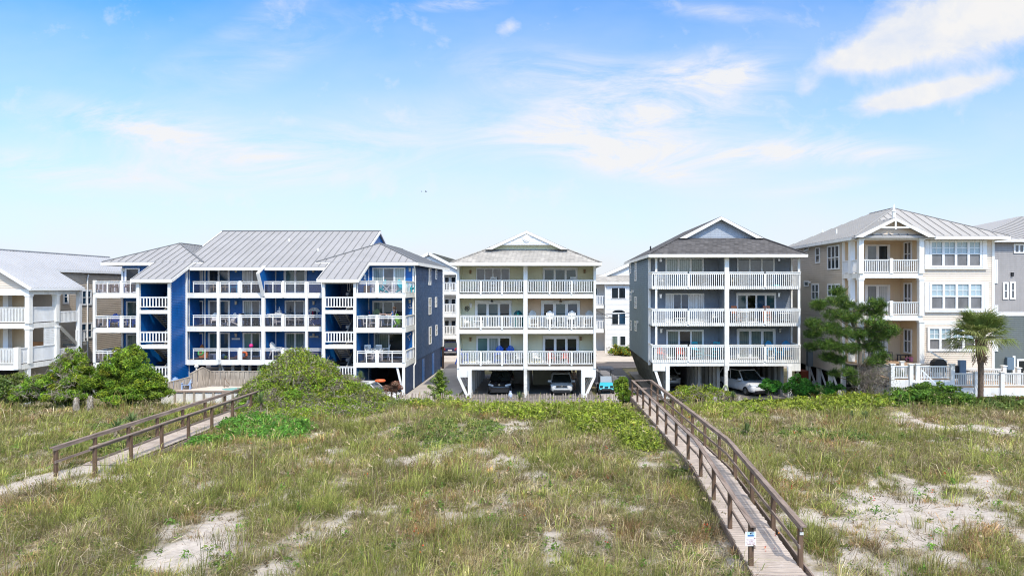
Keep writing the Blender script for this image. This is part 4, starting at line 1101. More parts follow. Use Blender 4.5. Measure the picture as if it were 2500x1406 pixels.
    post(r, xe, 56.2, 0, 5.15, .16, WHITE_SH); post(r, xe+.02, 56.4, 0, 8.5, .3, WHITE_SH)
    for x in (-39.1, -41.5, -44): 
        for y in (D, 53.6): post(r, x, y, -.1, 2.65, .3, WHITE_SH)
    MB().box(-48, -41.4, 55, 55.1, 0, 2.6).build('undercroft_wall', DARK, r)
    return r
house_left()

# ================================================================== grey house far right
def house_right():
    r = thing('beach_house', 'two tone house, warm grey above and dark sage below, standing at the far right edge', 'house', (40, 55, 0))
    D = 55.; x0, x1 = X(2388, D), 58.; zs = Z(768, D)
    MB().siding((x0, D, 0), (1,0,0), (0,-1,0), x1-x0, zs+.2, 12.5, .16).build('front_wall', FR_GREY, r)
    MB().siding((x0, D, 0), (1,0,0), (0,-1,0), x1-x0, -.1, zs-.1, .16).build('front_wall', FR_DARK, r)
    MB().box(x0, x1, D-.06, D+.02, zs-.1, zs+.2).build('belt_trim', WHITE_SH, r)
    MB().box(x0, x0+.1, D, 68, 0, 12.5).box(x0, x1, 67.9, 68, 0, 12.5).build('outer_wall', FR_GREY, r)
    q = lambda c: X(1900+c*.37, D); w = lambda c: Z(480+c*.37, D)
    for c0, c1, d0, d1, n, md in ((1550,1622,312,375,2,None),(1425,1445,415,572,1,.5),(1478,1515,565,678,1,.5),(1525,1562,560,678,1,.5),(1426,1446,715,810,1,.5),(1426,1446,960,1020,1,None)):
        fdoor(r, q(c0), q(c1), w(d1), w(d0), D-.03, [G_GREY]*n, 'window', fr=.13, head=.13, mid=md)
    fdoor(r, q(1570), q(1650), .1, w(1070), D-.03, [G_DARK], 'garage_door', fr=.15, head=.15)
    MB().box(q(1495), q(1540), D-.3, D-.02, w(1140), w(1058)).build('electric_meter_box', M('blue_grey_metal', (.14,.2,.27), .5, .1, 2, .1), r)
    MB().box(q(1542), q(1560), D-.1, D-.02, 0, w(1050)).build('corner_trim', WHITE_SH, r)
    lamp(r, q(1541), D-.03, w(525), BLACK)
    mb = MB(); e0, e1, ye, yb = X(2375, 54.4), X(2375, 54.4)+25, 54.4, 80.; ze = 12.5; xc = (e0+e1)/2; d = xc-e0; zr = ze+.25*d
    p0, p1 = (xc, ye+d, zr), (xc, yb-d+.1, zr)
    roof_plane(mb, [(e0,ye,ze),(e1,ye,ze),p0], .14, .6, .04, .04)
    roof_plane(mb, [(e1,ye,ze),(e1,yb,ze),p1,p0], .14)
    roof_plane(mb, [(e1,yb,ze),(e0,yb,ze),p1], .14)
    roof_plane(mb, [(e0,yb,ze),(e0,ye,ze),p0,p1], .14)
    mb.build('roof', [METAL_WARM, SEAM_WARM], r)
    MB().box(e0, e1, ye-.05, ye, ze-.24, ze-.03).build('eave_fascia', WHITE, r)
    return r
house_right()

# ================================================================== white houses across the street
def house_back_left():
    D = 88.; r = thing('beach_house', 'white gabled house with stacked balconies seen in the gap right of the blue building', 'house', (X(1060, D), D, 0))
    x0, x1 = X(1030, 90), X(1170, 90); xa = X(1043.5, D); 
    MB().box(x0, x1, D+1.2, D+14, 2.4, 10.6).build('outer_wall', OFFWHITE, r)
    MB().siding((x0, D+1.15, 0), (1,0,0), (0,-1,0), x1-x0, 2.4, 10.6, .17).build('front_wall', OFFWHITE, r)
    zg = Z(617, D); sl = .52; xr = X(1048, D)
    mb = MB(); eL, eR = xr-5.4, xr+6.
    roof_plane(mb, [(eL,D-.4,zg-5.4*sl),(xr,D-.4,zg),(xr,D+15,zg),(eL,D+15,zg-5.4*sl)], .15)
    roof_plane(mb, [(eR,D-.4,zg-6*sl),(eR,D+15,zg-6*sl),(xr,D+15,zg),(xr,D-.4,zg)], .15)
    roof_plane(mb, [(X(1045,91),91,Z(618,91)),(X(1062,91),91,Z(633,91)),(X(1100,91),91,Z(645,91)),(X(1112,93),93,Z(634,93)),(X(1060,93),93,Z(619,93))], .1)
    mb.build('roof', SHING_K, r)
    hw = lambda z: (zg-.1-z)/sl
    MB().siding((xr-8, D-.1, 0), (1,0,0), (0,-1,0), 16, 10.3, zg-.15, .17, lim=lambda z: (8-min(hw(z),5.), 8+min(hw(z),5.4))).build('gable_wall', OFFWHITE, r)
    MB().bar((eL, D-.45, zg-5.4*sl-.12), (xr, D-.45, zg-.12), .06, .35).bar((eR, D-.45, zg-6*sl-.12), (xr, D-.45, zg-.12), .06, .35).build('rake_trim', WHITE, r)
    rims = (Z(888, D), Z(718, D), Z(765, D)*0+Z(718, D)+2.75)
    S = .313
    for k, (py, rt) in enumerate(((891, 879), (720, 763), (0, 0))): pass
    for zf, zt in ((Z(818, D), Z(795, D)), (Z(765, D), Z(742, D)), (Z(711, D), Z(690, D))):
        MB().box(x0, x1, D-.6, D+1.2, zf-.12, zf).box(x0, x1, D-.66, D-.6, zf-.45, zf).build('deck', WHITE, r)
        rail_bal(r, (x0, D-.63), (x1, D-.63), zf, zt, .2, .09)
        for p in (1088, 1104): fdoor(r, X(p-6.5, D), X(p+6.5, D), zf+.1, zf+1.9, D+1.1, [G_DARK], 'window', fr=.1)
    for p in (1083, 1118): post(r, X(p, D), D-.5, 0, 10.4, .3)
    MB().box(x0, x1, D+6, D+6.1, 0, 2.4).build('carport_wall', SHADE, r)
    MB().box(x0, x1, D-.5, D+10, 2.3, 2.42).build('carport_ceiling', SHADE, r)
    return r
house_back_left()
def house_back_right():
    D = 90.; r = thing('beach_house', 'white clapboard house with an arched window seen in the gap beside the slate blue duplex', 'house', (X(1505, D), D, 0))
    x0, x1 = X(1477, D), X(1570, D); xl = X(1400, D+2)
    MB().siding((x0, D, 0), (1,0,0), (0,-1,0), x1-x0, .1, Z(688, D), .165).build('front_wall', OFFWHITE, r)
    MB().siding((xl, D+2, 0), (1,0,0), (0,-1,0), x0-xl, .1, Z(688, D), .165).build('front_wall', OFFWHITE, r)
    MB().box(x0-.02, x0+.06, D, D+2.1, .1, Z(688, D)).build('side_wall', OFFWHITE, r)
    MB().box(xl, x1, D+2.2, D+14, 0, Z(688, D)).build('outer_wall', OFFWHITE, r)
    ze = Z(689, D)
    mb = MB()
    roof_plane(mb, [(xl-1,D-.5,ze),(x1+1,D-.5,ze),(x1+1,D+3.,Z(670.5, D+3)),(xl-1,D+3.,Z(670.5, D+3))], .15)
    xg = X(1560, D+2.5); zg = Z(633, D+2.5)
    roof_plane(mb, [(xg-7.5,D+2.2,zg-3.3),(xg,D+2.2,zg),(xg,D+14,zg),(xg-7.5,D+14,zg-3.3)], .15)
    roof_plane(mb, [(xg+7.5,D+2.2,zg-3.3),(xg+7.5,D+14,zg-3.3),(xg,D+14,zg),(xg,D+2.2,zg)], .15)
    mb.build('roof', SHING_L, r)
    MB().box(xl-1, x1+1, D-.56, D-.5, ze-.25, ze).build('eave_fascia', WHITE, r)
    hw = lambda z: (zg-.1-z)/.44
    MB().siding((xg-9, D+2.6, 0), (1,0,0), (0,-1,0), 18, Z(672, D+2.6), zg-.1, .165, lim=lambda z: (9-hw(z), 9+hw(z))).build('gable_wall', OFFWHITE, r)
    MB().bar((xg-7.5, D+2.15, zg-3.42), (xg, D+2.15, zg-.12), .06, .4).build('rake_trim', WHITE, r)
    c = lambda v: 1080+v*.313; e = lambda v: Z(540+v*.313, D)
    for a, b, z0, z1, pm in ((1322,1370,600,520,G_DARK),(1378,1426,600,520,G_DARK),(1324,1370,803,722,G_DARK),(1379,1426,803,722,G_BLUE),(1325,1365,966,897,G_GREEN),(1387,1427,966,897,G_DARK)):
        fdoor(r, X(c(a), D)-.08, X(c(b), D)+.08, e(z0)-.08, e(z1)+.08, D-.03, [pm], 'window', fr=.08, head=.08)
    ar = MB(); cx, cz, rx, rzz = X(c(1375), D), e(712), X(c(1425), D)-X(c(1375), D), e(692)-e(712)
    ar.poly([(cx+rx*math.cos(math.pi*i/12), D-.06, cz+rzz*math.sin(math.pi*i/12)) for i in range(13)])
    ar.build('arched_window', G_DARK, r)
    for zf, zt in ((e(655), e(582)), (e(845), e(775))):
        MB().box(xl, X(c(1257), D), D-.3, D+2, zf-.4, zf).build('deck', WHITE, r)
        rail_bal(r, (xl, D-.3), (X(c(1257), D), D-.3), zf, zt, .2, .08)
    fdoor(r, X(c(1195), D), X(c(1222), D), e(580), e(520), D+1.97, [G_TEAL], 'window', fr=.1)
    MB().tube([(X(c(1272), D), D-.15, ze-.2), (X(c(1272), D), D-.15, 0)], .09).build('downspout', WHITE, r)
    MB().box(xl, x1, D-.12, D-.03, 0, .35).build('foundation', CONC, r)
    return r
house_back_right()
# ================================================================== ground, street, drives
def ground():
    def axis(fine0, fine1, st, far0, far1):
        a = list(np.arange(fine0, fine1+1e-6, st)); 
        g = st; x = fine1
        while x < far1: g *= 1.35; x += g; a.append(x)
        g = st; x = fine0; b = []
        while x > far0: g *= 1.35; x -= g; b.append(x)
        return np.array(b[::-1] + a)
    xs = axis(-46, 36, .3, -1500, 1500); ys = axis(12, 53, .3, -60, 2500)
    Xg, Yg = np.meshgrid(xs, ys)
    Zg = H(Xg, Yg)
    veg = VEG(Xg, Yg)
    nx, ny = len(xs), len(ys)
    me = bpy.data.meshes.new('ground')
    co = np.stack([Xg, Yg, Zg], -1).reshape(-1, 3)
    me.vertices.add(nx*ny); me.vertices.foreach_set('co', co.astype(np.float32).ravel())
    i, j = np.meshgrid(np.arange(nx-1), np.arange(ny-1)); b = (j*nx+i).ravel()
    q = np.stack([b, b+1, b+nx+1, b+nx], 1)
    me.loops.add(q.size); me.loops.foreach_set('vertex_index', q.astype(np.int32).ravel())
    me.polygons.add(len(q)); me.polygons.foreach_set('loop_start', (np.arange(len(q))*4).astype(np.int32))
    me.polygons.foreach_set('use_smooth', [True]*len(q))
    me.update(calc_edges=True)
    at = me.attributes.new('veg', 'FLOAT', 'POINT'); at.data.foreach_set('value', veg.ravel().astype(np.float32))
    m, t, n, l = nt('dune_sand')
    a = n.new('ShaderNodeAttribute'); a.attribute_name = 'veg'
    p = pos_(n, l)
    f1 = noise_(n, l, p, 2.5, 6, .7); f2 = noise_(n, l, p, 9, 5, .75); f3 = noise_(n, l, p, .5, 4)
    sand = mixc(n, l, 1., ramp_(n, l, f2, [(.25, (.46,.405,.365)), (.5, (.59,.535,.495)), (.8, (.69,.645,.60))]), ramp_(n, l, f1, [(.3, .82), (.6, 1.03)]), 'MULTIPLY')
    lit = ramp_(n, l, f2, [(.3, (.13,.115,.06)), (.5, (.25,.215,.125)), (.68, (.40,.35,.24))])
    lit = mixc(n, l, ramp_(n, l, f3, [(.4, 0), (.62, .6)]), lit, (.09,.11,.035))
    fac = math_(n, l, 'ADD', a.outputs['Fac'], math_(n, l, 'MULTIPLY', math_(n, l, 'SUBTRACT', f2, .5), 1.3))
    fac = math_(n, l, 'ADD', fac, math_(n, l, 'MULTIPLY', math_(n, l, 'SUBTRACT', f1, .5), .7))
    c = mixc(n, l, ramp_(n, l, fac, [(.24, 0), (.74, 1)]), sand, lit)
    b_ = N_(n, 'ShaderNodeBsdfPrincipled', Roughness=.95); b_.inputs['Specular IOR Level'].default_value = .15
    l.new(c, b_.inputs['Base Color'])
    bn = N_(n, 'ShaderNodeBump', Strength=1., Distance=.14); l.new(noise_(n, l, p, 4.2, 8, .72), bn.inputs['Height']); l.new(bn.outputs[0], b_.inputs['Normal'])
    o = n.new('ShaderNodeOutputMaterial'); l.new(b_.outputs[0], o.inputs[0])
    me.materials.append(m)
    link('ground', me, kind='structure')
ground()
def sheet(name, x0, x1, y0, y1, z, mat, pts=None):
    mb = MB()
    mb.prism(pts or [(x0,y0,z),(x1,y0,z),(x1,y1,z),(x0,y1,z)], (0,0,-.05))
    return mb.build(name, mat, kind='structure')
sheet('road', -300, 300, 73.2, 78.2, .03, ROADM)
sheet('driveway', -60, 60, 78.6, 90.5, .045, CONC)
sheet('driveway', -11.65, -7.4, 51.6, 73.2, .022, CONC)
sheet('driveway', 3.9, 7.6, 51.6, 73.2, .018, ASPH)
sheet('path', 0, 0, 0, 0, .06, CONC, [(5.9,56,.06),(6.9,56,.06),(6.5,64,.06),(5.6,72,.06),(4.6,72,.06),(5.4,64,.06)])
sheet('pavement', 4.0, 5.9, 52.2, 62, .05, CONC)
sheet('driveway', -7.2, 3.4, 51.7, 68, .025, GARAGE)
sheet('driveway', 7.7, 19., 51., 68, .3, GARAGE)
sheet('driveway', -37, -11.8, 53.5, 74, .02, GARAGE)
kb = MB().box(-300, 300, 78.2, 78.45, -.03, .15); kb.build('kerb', CONC, kind='structure')
kb = MB().box(-300, -11.7, 72.95, 73.2, -.03, .14).box(-7.4, 3.9, 72.95, 73.2, -.03, .14).box(7.6, 300, 72.95, 73.2, -.03, .14); kb.build('kerb', CONC, kind='structure')
ln = MB().box(5.6, 7.3, 66.6, 66.85, .0, .026); ln.build('road_marking', WHITE, kind='structure')

# ================================================================== boardwalks
def boardwalk(label, pts, width, z_rail, posts_d, near_extra, right_shift=0.):
    """pts: (Y, Xleft) along the left handrail, near to far, straight between"""
    y0, y1 = pts[0][0], pts[-1][0]
    xl = lambda y: float(np.interp(y, [p[0] for p in pts], [p[1] for p in pts]))
    zr = lambda y: float(np.interp(y, [p[0] for p in z_rail], [p[1] for p in z_rail]))
    r = thing('boardwalk', label, 'boardwalk', (xl(y0)+width/2, y0, zr(y0)-1.05))
    dk = MB(); y = y0 - near_extra
    while y < y1 + .5:
        a = xl(max(y, y0)) - .12; z = zr(max(y, y0)) - 1.05 - max(0, y0 - y)*.05
        j0, j1 = random.uniform(-.02, .02), random.uniform(-.02, .02)
        zz = random.uniform(-.008, .006)
        dk.box(a + .05 + j0, a + width + .07 + j1, y, y + .128, z - .04 + zz, z + zz); y += .142
    dk.build('deck', WALKW, r)
    for s, nm in ((0, 'handrail'), (width, 'handrail')):
        hr = MB(); ya = y0 - .18; seg = [ya] + [p[0] for p in pts[1:]]
        for a, b in zip(seg, seg[1:]):
            hr.bar((xl(max(a,y0))+s, a, zr(max(a,y0))), (xl(b)+s, b, zr(b)), .15, .042)
            hr.bar((xl(max(a,y0))+s+(.05 if s else -.05)*-1, a+.03, zr(max(a,y0))-.075), (xl(b)+s+(.05 if s else -.05)*-1, b, zr(b)-.075), .04, .10)
        hr.build(nm, RAILW, r)
        md = MB()
        for a, b in zip(seg, seg[1:]):
            md.bar((xl(max(a,y0))+s-(.06 if s else -.06), a+.1, zr(max(a,y0))-.55), (xl(b)+s-(.06 if s else -.06), b, zr(b)-.55), .04, .09)
        md.build('mid_rail', RAILW, r)
        st = MB()
        for a, b in zip([y0-near_extra+.3]+seg[1:], seg[1:]):
            st.bar((xl(max(a,y0))+s+(.1 if s else -.1), a, zr(max(a,y0))-1.2), (xl(b)+s+(.1 if s else -.1), b, zr(b)-1.2), .05, .22)
        st.build('edge_joist', RAILW, r)
        for y in posts_d:
            MB().box(xl(y)+s-.056, xl(y)+s+.056, y-.056, y+.056, Hs(xl(y)+s, y)-.3, zr(y)-.03).build('post', POSTW, r)
    return r, xl, zr
bw, bxl, bzr = boardwalk('long grey timber boardwalk with two handrails running toward the slate blue house',
    [(17.2, 5.05), (25.9, 5.49), (44.8, 5.33)], 1.25, [(17.2, 2.66), (25.9, 2.855), (44.8, 2.55)], [17.25+2.5*i for i in range(12)], 1.2)
# cross rail and far landing
MB().bar((5.33, 44.9, 2.5), (6.6, 44.9, 2.55), .14, .05).bar((5.33, 44.9, 2.0), (6.6, 44.9, 2.), .05, .12).build('cross_rail', RAILW, bw)
lb, lxl, lzr = boardwalk('shorter brown timber boardwalk leading from the sandy footpath to the pool wall',
    [(25.4, -18.45), (40.4, -18.22)], 1.45, [(25.4, 2.70), (40.4, 2.70)], [25.45+2.13*i for i in range(8)], -1.6)
MB().bar((-18.25, 40.4, 2.68), (-17.2, 41.2, 2.66), .15, .05).build('cross_rail', RAILW, lb)
# sign on the near left post
def text_mesh(cu, parent):
    t = bpy.data.objects.new('lettering', cu); COL.objects.link(t)
    me = bpy.data.meshes.new_from_object(t.evaluated_get(bpy.context.evaluated_depsgraph_get()))
    bpy.data.objects.remove(t)
    o = bpy.data.objects.new('lettering', me); COL.objects.link(o); o.parent = parent
    return o
def beach_sign():
    y = 17.25; x = bxl(y); yy = y - .085
    w, h = 26*y/F, 34.5*y/F; cx = X(1832.5, y-.08); z1 = Z(1297, y-.08)
    r = thing('sign', 'small white notice with a blue picture and red lettering on the nearest left boardwalk post', 'sign', (cx, yy, z1-h))
    MB().box(cx-w/2, cx+w/2, yy-.006, yy+.006, z1-h, z1).build('panel', M('sign_white', (.80,.80,.80), .4, .04, 4, 0), r)
    def flat(nm, a0, a1, b0, b1, col, k=0):
        MB().box(cx-w/2+w*a0, cx-w/2+w*a1, yy-.012-k*.002, yy-.007, z1-h*b1, z1-h*b0).build(nm, M(nm+'_ink', col, .5, .05, 4, 0), r)
    flat('sky_picture', .18, .92, .03, .30, (.48,.66,.74)); flat('sea_picture', .22, .78, .21, .31, (.03,.14,.36), 1)
    flat('dark_emblem', .42, .56, .06, .14, (.01,.01,.02), 2); flat('emblem_mast', .48, .51, .14, .22, (.05,.07,.08), 2)
    flat('grey_stroke', .06, .94, .40, .425, (.30,.25,.27)); flat('red_stroke', .80, .94, .425, .48, (.30,.12,.14))
    FM = M('sign_lettering', (.28, .04, .07), .5, .05, 4, 0)
    for t, b, sz in (('PRIVATE BEACH', .56, .095), ('ACCESS', .67, .095), ('FOR OLD DUNES', .77, .095), ('OWNERS ONLY', .87, .09)):
        cu = bpy.data.curves.new('lettering', 'FONT'); cu.body = t; cu.size = h*sz*1.15; cu.align_x = 'CENTER'; cu.extrude = .0008
        cu.materials.append(FM)
        o = text_mesh(cu, r)
        o.location = Vector((cx, yy-.008, z1-h*b-h*.04)) - Vector(r.location); o.rotation_euler = (math.pi/2, 0, 0)
        o.scale = (.78, 1, 1)
beach_sign()
for s in (0, 1.25):
    MB().box(bxl(17.25)+s-.045, bxl(17.25)+s+.05, 17.16, 17.18, 2.40, 2.47).build('reflector', M('pale_reflector', (.55,.56,.52), .5, .2, 20, 0), bw)

# ================================================================== pool terrace
def pool():
    y0, y1 = 47.0, 49.55; x0 = X(395, y0); x1 = X(800, y0); zt = 1.5
    wl = thing('retaining_wall', 'white stucco retaining wall with grey timber posts below the pool terrace', 'wall', ((x0+x1)/2, y0, .5))
    MB().box(x0, x1, y0-.1, y0, -.2, zt-.08).build('wall_face', STUCCO, wl)
    MB().box(x0, x1, y0-.18, y0+.06, zt-.06, zt+.03).build('coping', RAILW, wl)
    x = X(430, y0)
    while x < x1:
        MB().box(x-.06, x+.06, y0-.2, y0-.1, -.2, zt-.06).build('post', FENCEW, wl); x += .66
    MB().box(x0, x1, y0, 53.4, zt-.3, zt-.02).build('pool_deck', POOLDK, kind='structure')
    pw = MB(); cx, cy = X(575, 48.1), 48.15
    pw.poly([(cx+.95*math.cos(math.pi*i/12)*(1 if abs(math.cos(math.pi*i/12)) < .99 else 1), cy+.62*math.sin(math.pi*i/12), zt-.012) for i in range(24)])
    m, t, n, l = nt('pool_water')
    b = N_(n, 'ShaderNodeBsdfPrincipled', Roughness=.05); b.inputs['Base Color'].default_value = (.12, .50, .50, 1)
    bn = N_(n, 'ShaderNodeBump', Strength=.2); l.new(noise_(n, l, pos_(n, l), 3, 3), bn.inputs['Height']); l.new(bn.outputs[0], b.inputs['Normal'])
    o = n.new('ShaderNodeOutputMaterial'); l.new(b.outputs[0], o.inputs[0])
    pw.build('water', m, kind='structure')
    hr = MB().tube([(X(547,48.9), 48.9, zt), (X(547,48.9), 48.9, Z(922,48.9)), (X(564,48.6), 48.4, Z(938,48.6)), (X(562,48.6), 48.3, Z(943,48.5)), (X(549,48.8), 48.7, Z(940,48.8)), (X(549,48.8), 48.7, zt)], .025)
    tag(hr.build('pool_handrail', M('bronze_tube', (.22,.16,.12), .4, .1, 5, 0, metal=.5)), 'bent metal handrail at the edge of the small swimming pool', 'handrail')
    def board_fence(nm, label, a, b, zb0, zb1, zt0, zt1, w=.17, rail=True):
        f = thing(nm, label, 'fence', (a[0], a[1], zb0))
        p, q = V(a[0], a[1], 0), V(b[0], b[1], 0); u = q-p; L = u.length; u.normalize(); nn = V(u.y, -u.x, 0)
        mb = MB(); k = max(2, int(L/w)); 
        for i in range(k):
            t0, t1 = i/k, (i+.9)/k; off = nn*(.03 if i % 2 else 0)
            h0 = zt0+(zt1-zt0)*t0; h1 = zt0+(zt1-zt0)*t1; g0 = zb0+(zb1-zb0)*t0
            g0 += random.uniform(0, .05)
            A, B = p+u*L*t0+off, p+u*L*t1+off
            mb.prism([A+V(0,0,g0), B+V(0,0,g0), B+V(0,0,h1), A+V(0,0,h0)], nn*.025)
        mb.build('boards', FENCEW, f)
        MB().bar(p+V(0,0,zt0+.03), q+V(0,0,zt1+.03), .14, .05).build('top_rail', FENCEW, f)
        return f
    D0 = y1
    board_fence('fence', 'weathered upright board fence behind the pool terrace below the blue middle balconies', (X(516, D0), D0), (X(790, D0), D0), zt, zt, Z(907, D0), Z(907, D0))
    a = (X(494.5, 48.9), 48.9); b = (X(516, D0), D0); c = (X(463, 48.2), 48.2); d = (X(404, 47.15), 47.15)
    board_fence('fence', 'short weathered board fence falling from the peak down to the back pool fence', a, b, zt, zt, Z(897, 48.9), Z(908, D0))
    board_fence('fence', 'steep rising board fence beside the blue siding wall of the stair tower', c, a, zt-.02, zt, Z(914, 48.2), Z(897, 48.9))
    board_fence('fence', 'low weathered board fence behind the two light blue lounge chairs', d, c, zt-.1, zt, Z(936, 47.2), Z(921, 48.2))
    x, y = X(479.5, 48.6), 48.5
    y = 49.3; x = X(479.5, y)
    f = thing('lamp_post', 'white pointed post lantern above the sloping pool fence', 'lamp', (x, y, 2.4))
    MB().cyl((x,y,1.5), (x,y,Z(899,y)), .05).build('post', WHITE, f)
    MB().lathe([(.03,0),(.13,.09),(.15,.12),(.15,.17),(.04,.3)], (x,y,Z(899,y)), 6).build('lantern', WHITE, f)
pool()
def sand_fence(label, pts, zh):
    r = thing('sand_fence', label, 'fence', (pts[0][0], pts[0][1], 0))
    mb = MB(); wire = MB()
    for (xa, ya), (xb, yb) in zip(pts, pts[1:]):
        L = math.hypot(xb-xa, yb-ya); k = int(L/.17)
        for i in range(k):
            t = i/k; x, y = xa+(xb-xa)*t, ya+(yb-ya)*t; g = Hs(x, y)
            lean = random.uniform(-.06, .06); h = zh + random.uniform(-.12, .1)
            mb.bar((x, y, g-.1), (x+lean, y+random.uniform(-.04,.04), g+h), .075, .02, up=(0,1,0))
        for f in (.3, .7): wire.bar((xa, ya, Hs(xa, ya)+zh*f), (xb, yb, Hs(xb, yb)+zh*f), .02, .02)
    mb.build('slats', SLATW, r); wire.build('wire', BLACK, r)
sand_fence('low slatted sand fence of pale pickets in front of the middle house', [(X(905, 49.6), 49.6), (X(1050, 49.2), 49.2), (X(1165, 48.6), 48.6), (X(1250, 48.3), 48.3), (X(1345, 48.7), 48.7), (X(1400, 49), 49), (X(1520, 49.4), 49.4)], .93)
sand_fence('short row of white pickets half hidden by the bright green bushes', [(X(1928, 48), 48.), (X(1950, 48), 48.)], 1.0)
# red brown timber edging at the right deck
rb = MB().box(X(2340, 43.6), X(2560, 43.6), 43.4, 43.6, .9, Z(969, 43.5)); tag(rb.build('edging_board', REDW), 'red brown timber edging board along the foot of the white deck', 'edging')
tk = MB().box(X(1951, 54), X(1974, 54), 53.5, 55, 0, 2.05).box(X(1974,54), X(1990,54), 53.5, 55, 0, 1.0)
tag(tk.build('timber_stack', REDW), 'red brown stacked timber beside the slate blue house carport', 'timber stack')

# ================================================================== grass and dune plants
def scatter_grass():
    # candidate tufts, thinned by cover; more and finer near the camera
    tufts = []
    def cand(n, ya, yb, p=1.0):
        y = ya + (yb-ya) * rng.random(n)**p
        hw0 = 800
        x = X(0, 1)*y - 4 + rng.random(n) * ((X(2500, 1)-X(0, 1))*y + 8)
        return x, y
    segs = [(13.6, 22, 11000), (22, 30, 12200), (30, 40, 13400), (40, 47, 6800)]
    allV, allC = [], []
    for (ya, yb, n) in segs:
        x, y = cand(n, ya, yb)
        v = VEG(x, y)
        k = rng.random(n) < np.where(v < .04, .03, np.clip((v - .2)*1.7, .24, 1))
        k &= rng.random(n) < np.clip(.15 + 1.7*(fbm(x*1.35+12, y*1.1+44, 3)-.12), .1, 1)
        k &= ~((x > 5.0) & (x < 6.95) & (y > 15.8) & (y < 46)) & ~((x > -18.35) & (x < -16.95) & (y > 26.2) & (y < 41))
        k &= ~((y > 46) & (x < -8)) 
        x, y, v = x[k], y[k], v[k]; n = len(x)
        z = H(x, y)
        big = np.exp(rng.normal(-.05, .45, n)) * (.72 + .5*fbm(x*.25+3, y*.25+8, 3)) * (.7 + .4*v)
        dry = np.clip(.38 + (fbm(x*.55+33, y*.4+1, 4)-.5)*2.6 + rng.normal(0, .26, n), 0, 1)
        nb = 32 if ya < 22 else 26 if ya < 30 else 20 if ya < 40 else 16
        wid = .0046 if ya < 22 else .006 if ya < 30 else .0082 if ya < 40 else .0105
        N = n*nb; T = np.repeat(np.arange(n), nb)
        az = rng.random(N)*2*np.pi; rad = np.abs(rng.normal(0, .17, N)) * big[T]
        bx = x[T] + rad*np.cos(az); by = y[T] + rad*np.sin(az)
        hgt = .285 * big[T] * rng.uniform(.4, 1.2, N)
        lean = np.clip(np.abs(rng.normal(.5, .42, N)) + rad*1.2, .03, 1.9); az2 = az + rng.normal(0, .9, N)
        wx, wy = .12, .05
        kind = rng.random(n); mat_ = (kind < .2)[T]; upr = (kind > .88)[T]
        lean = np.where(mat_, np.clip(lean*2.2, .5, 2.6), np.where(upr, lean*.42, lean)); hgt = np.where(mat_, hgt*.55, np.where(upr, hgt*1.55, hgt)); dry = np.where(kind < .2, np.clip(dry+.45, 0, 1), np.where(kind > .88, dry*.45, dry))
        dx = np.cos(az2)*lean*hgt + wx*hgt; dy = np.sin(az2)*lean*hgt + wy*hgt
        B = np.stack([bx, by, z[T]-.03], 1)
        Mid = B + np.stack([dx*.35, dy*.35, hgt*.62], 1)
        Tip = B + np.stack([dx, dy, hgt*np.clip(1.05-lean*.35, .35, 1)], 1)
        fa = rng.random(N)*np.pi; wt = np.exp(rng.normal(0, .28, n))[T]; S = np.stack([np.cos(fa), np.sin(fa), np.zeros(N)], 1) * (wid*wt*rng.uniform(.7, 1.5, N))[:, None]
        Vt = np.stack([B-S, B+S, Mid-S*.8, Mid+S*.8, Tip], 1)
        isdry = rng.random(N) < dry[T]
        g = pal(N, [(.295,.335,.08), (.375,.40,.105), (.19,.24,.06), (.46,.44,.15)], (4, 3, 2, 2), .2)
        d = pal(N, [(.55,.46,.27), (.42,.335,.18), (.64,.56,.39), (.25,.18,.11)], (3, 3, 1.5, 2), .2)
        tone = np.exp(rng.normal(-.04, .3, n)) * (.45 + 1.08*fbm(x*.8+61, y*.6+5, 4)); redd = (fbm(x*.9+3, y*.7+90, 3) > .6)
        C = np.where(isdry[:, None], d, g) * tone[T][:, None]
        C[redd[T] & isdry] *= np.array([1.0, .78, .66])
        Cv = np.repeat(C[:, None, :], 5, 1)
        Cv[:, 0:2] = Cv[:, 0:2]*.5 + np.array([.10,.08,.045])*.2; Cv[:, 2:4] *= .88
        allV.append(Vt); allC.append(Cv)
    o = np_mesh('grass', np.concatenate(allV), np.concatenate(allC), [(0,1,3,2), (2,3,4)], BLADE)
    tag(o, 'dune grass in green and straw coloured tufts covering the sand', 'grass', kind='stuff')
scatter_grass()
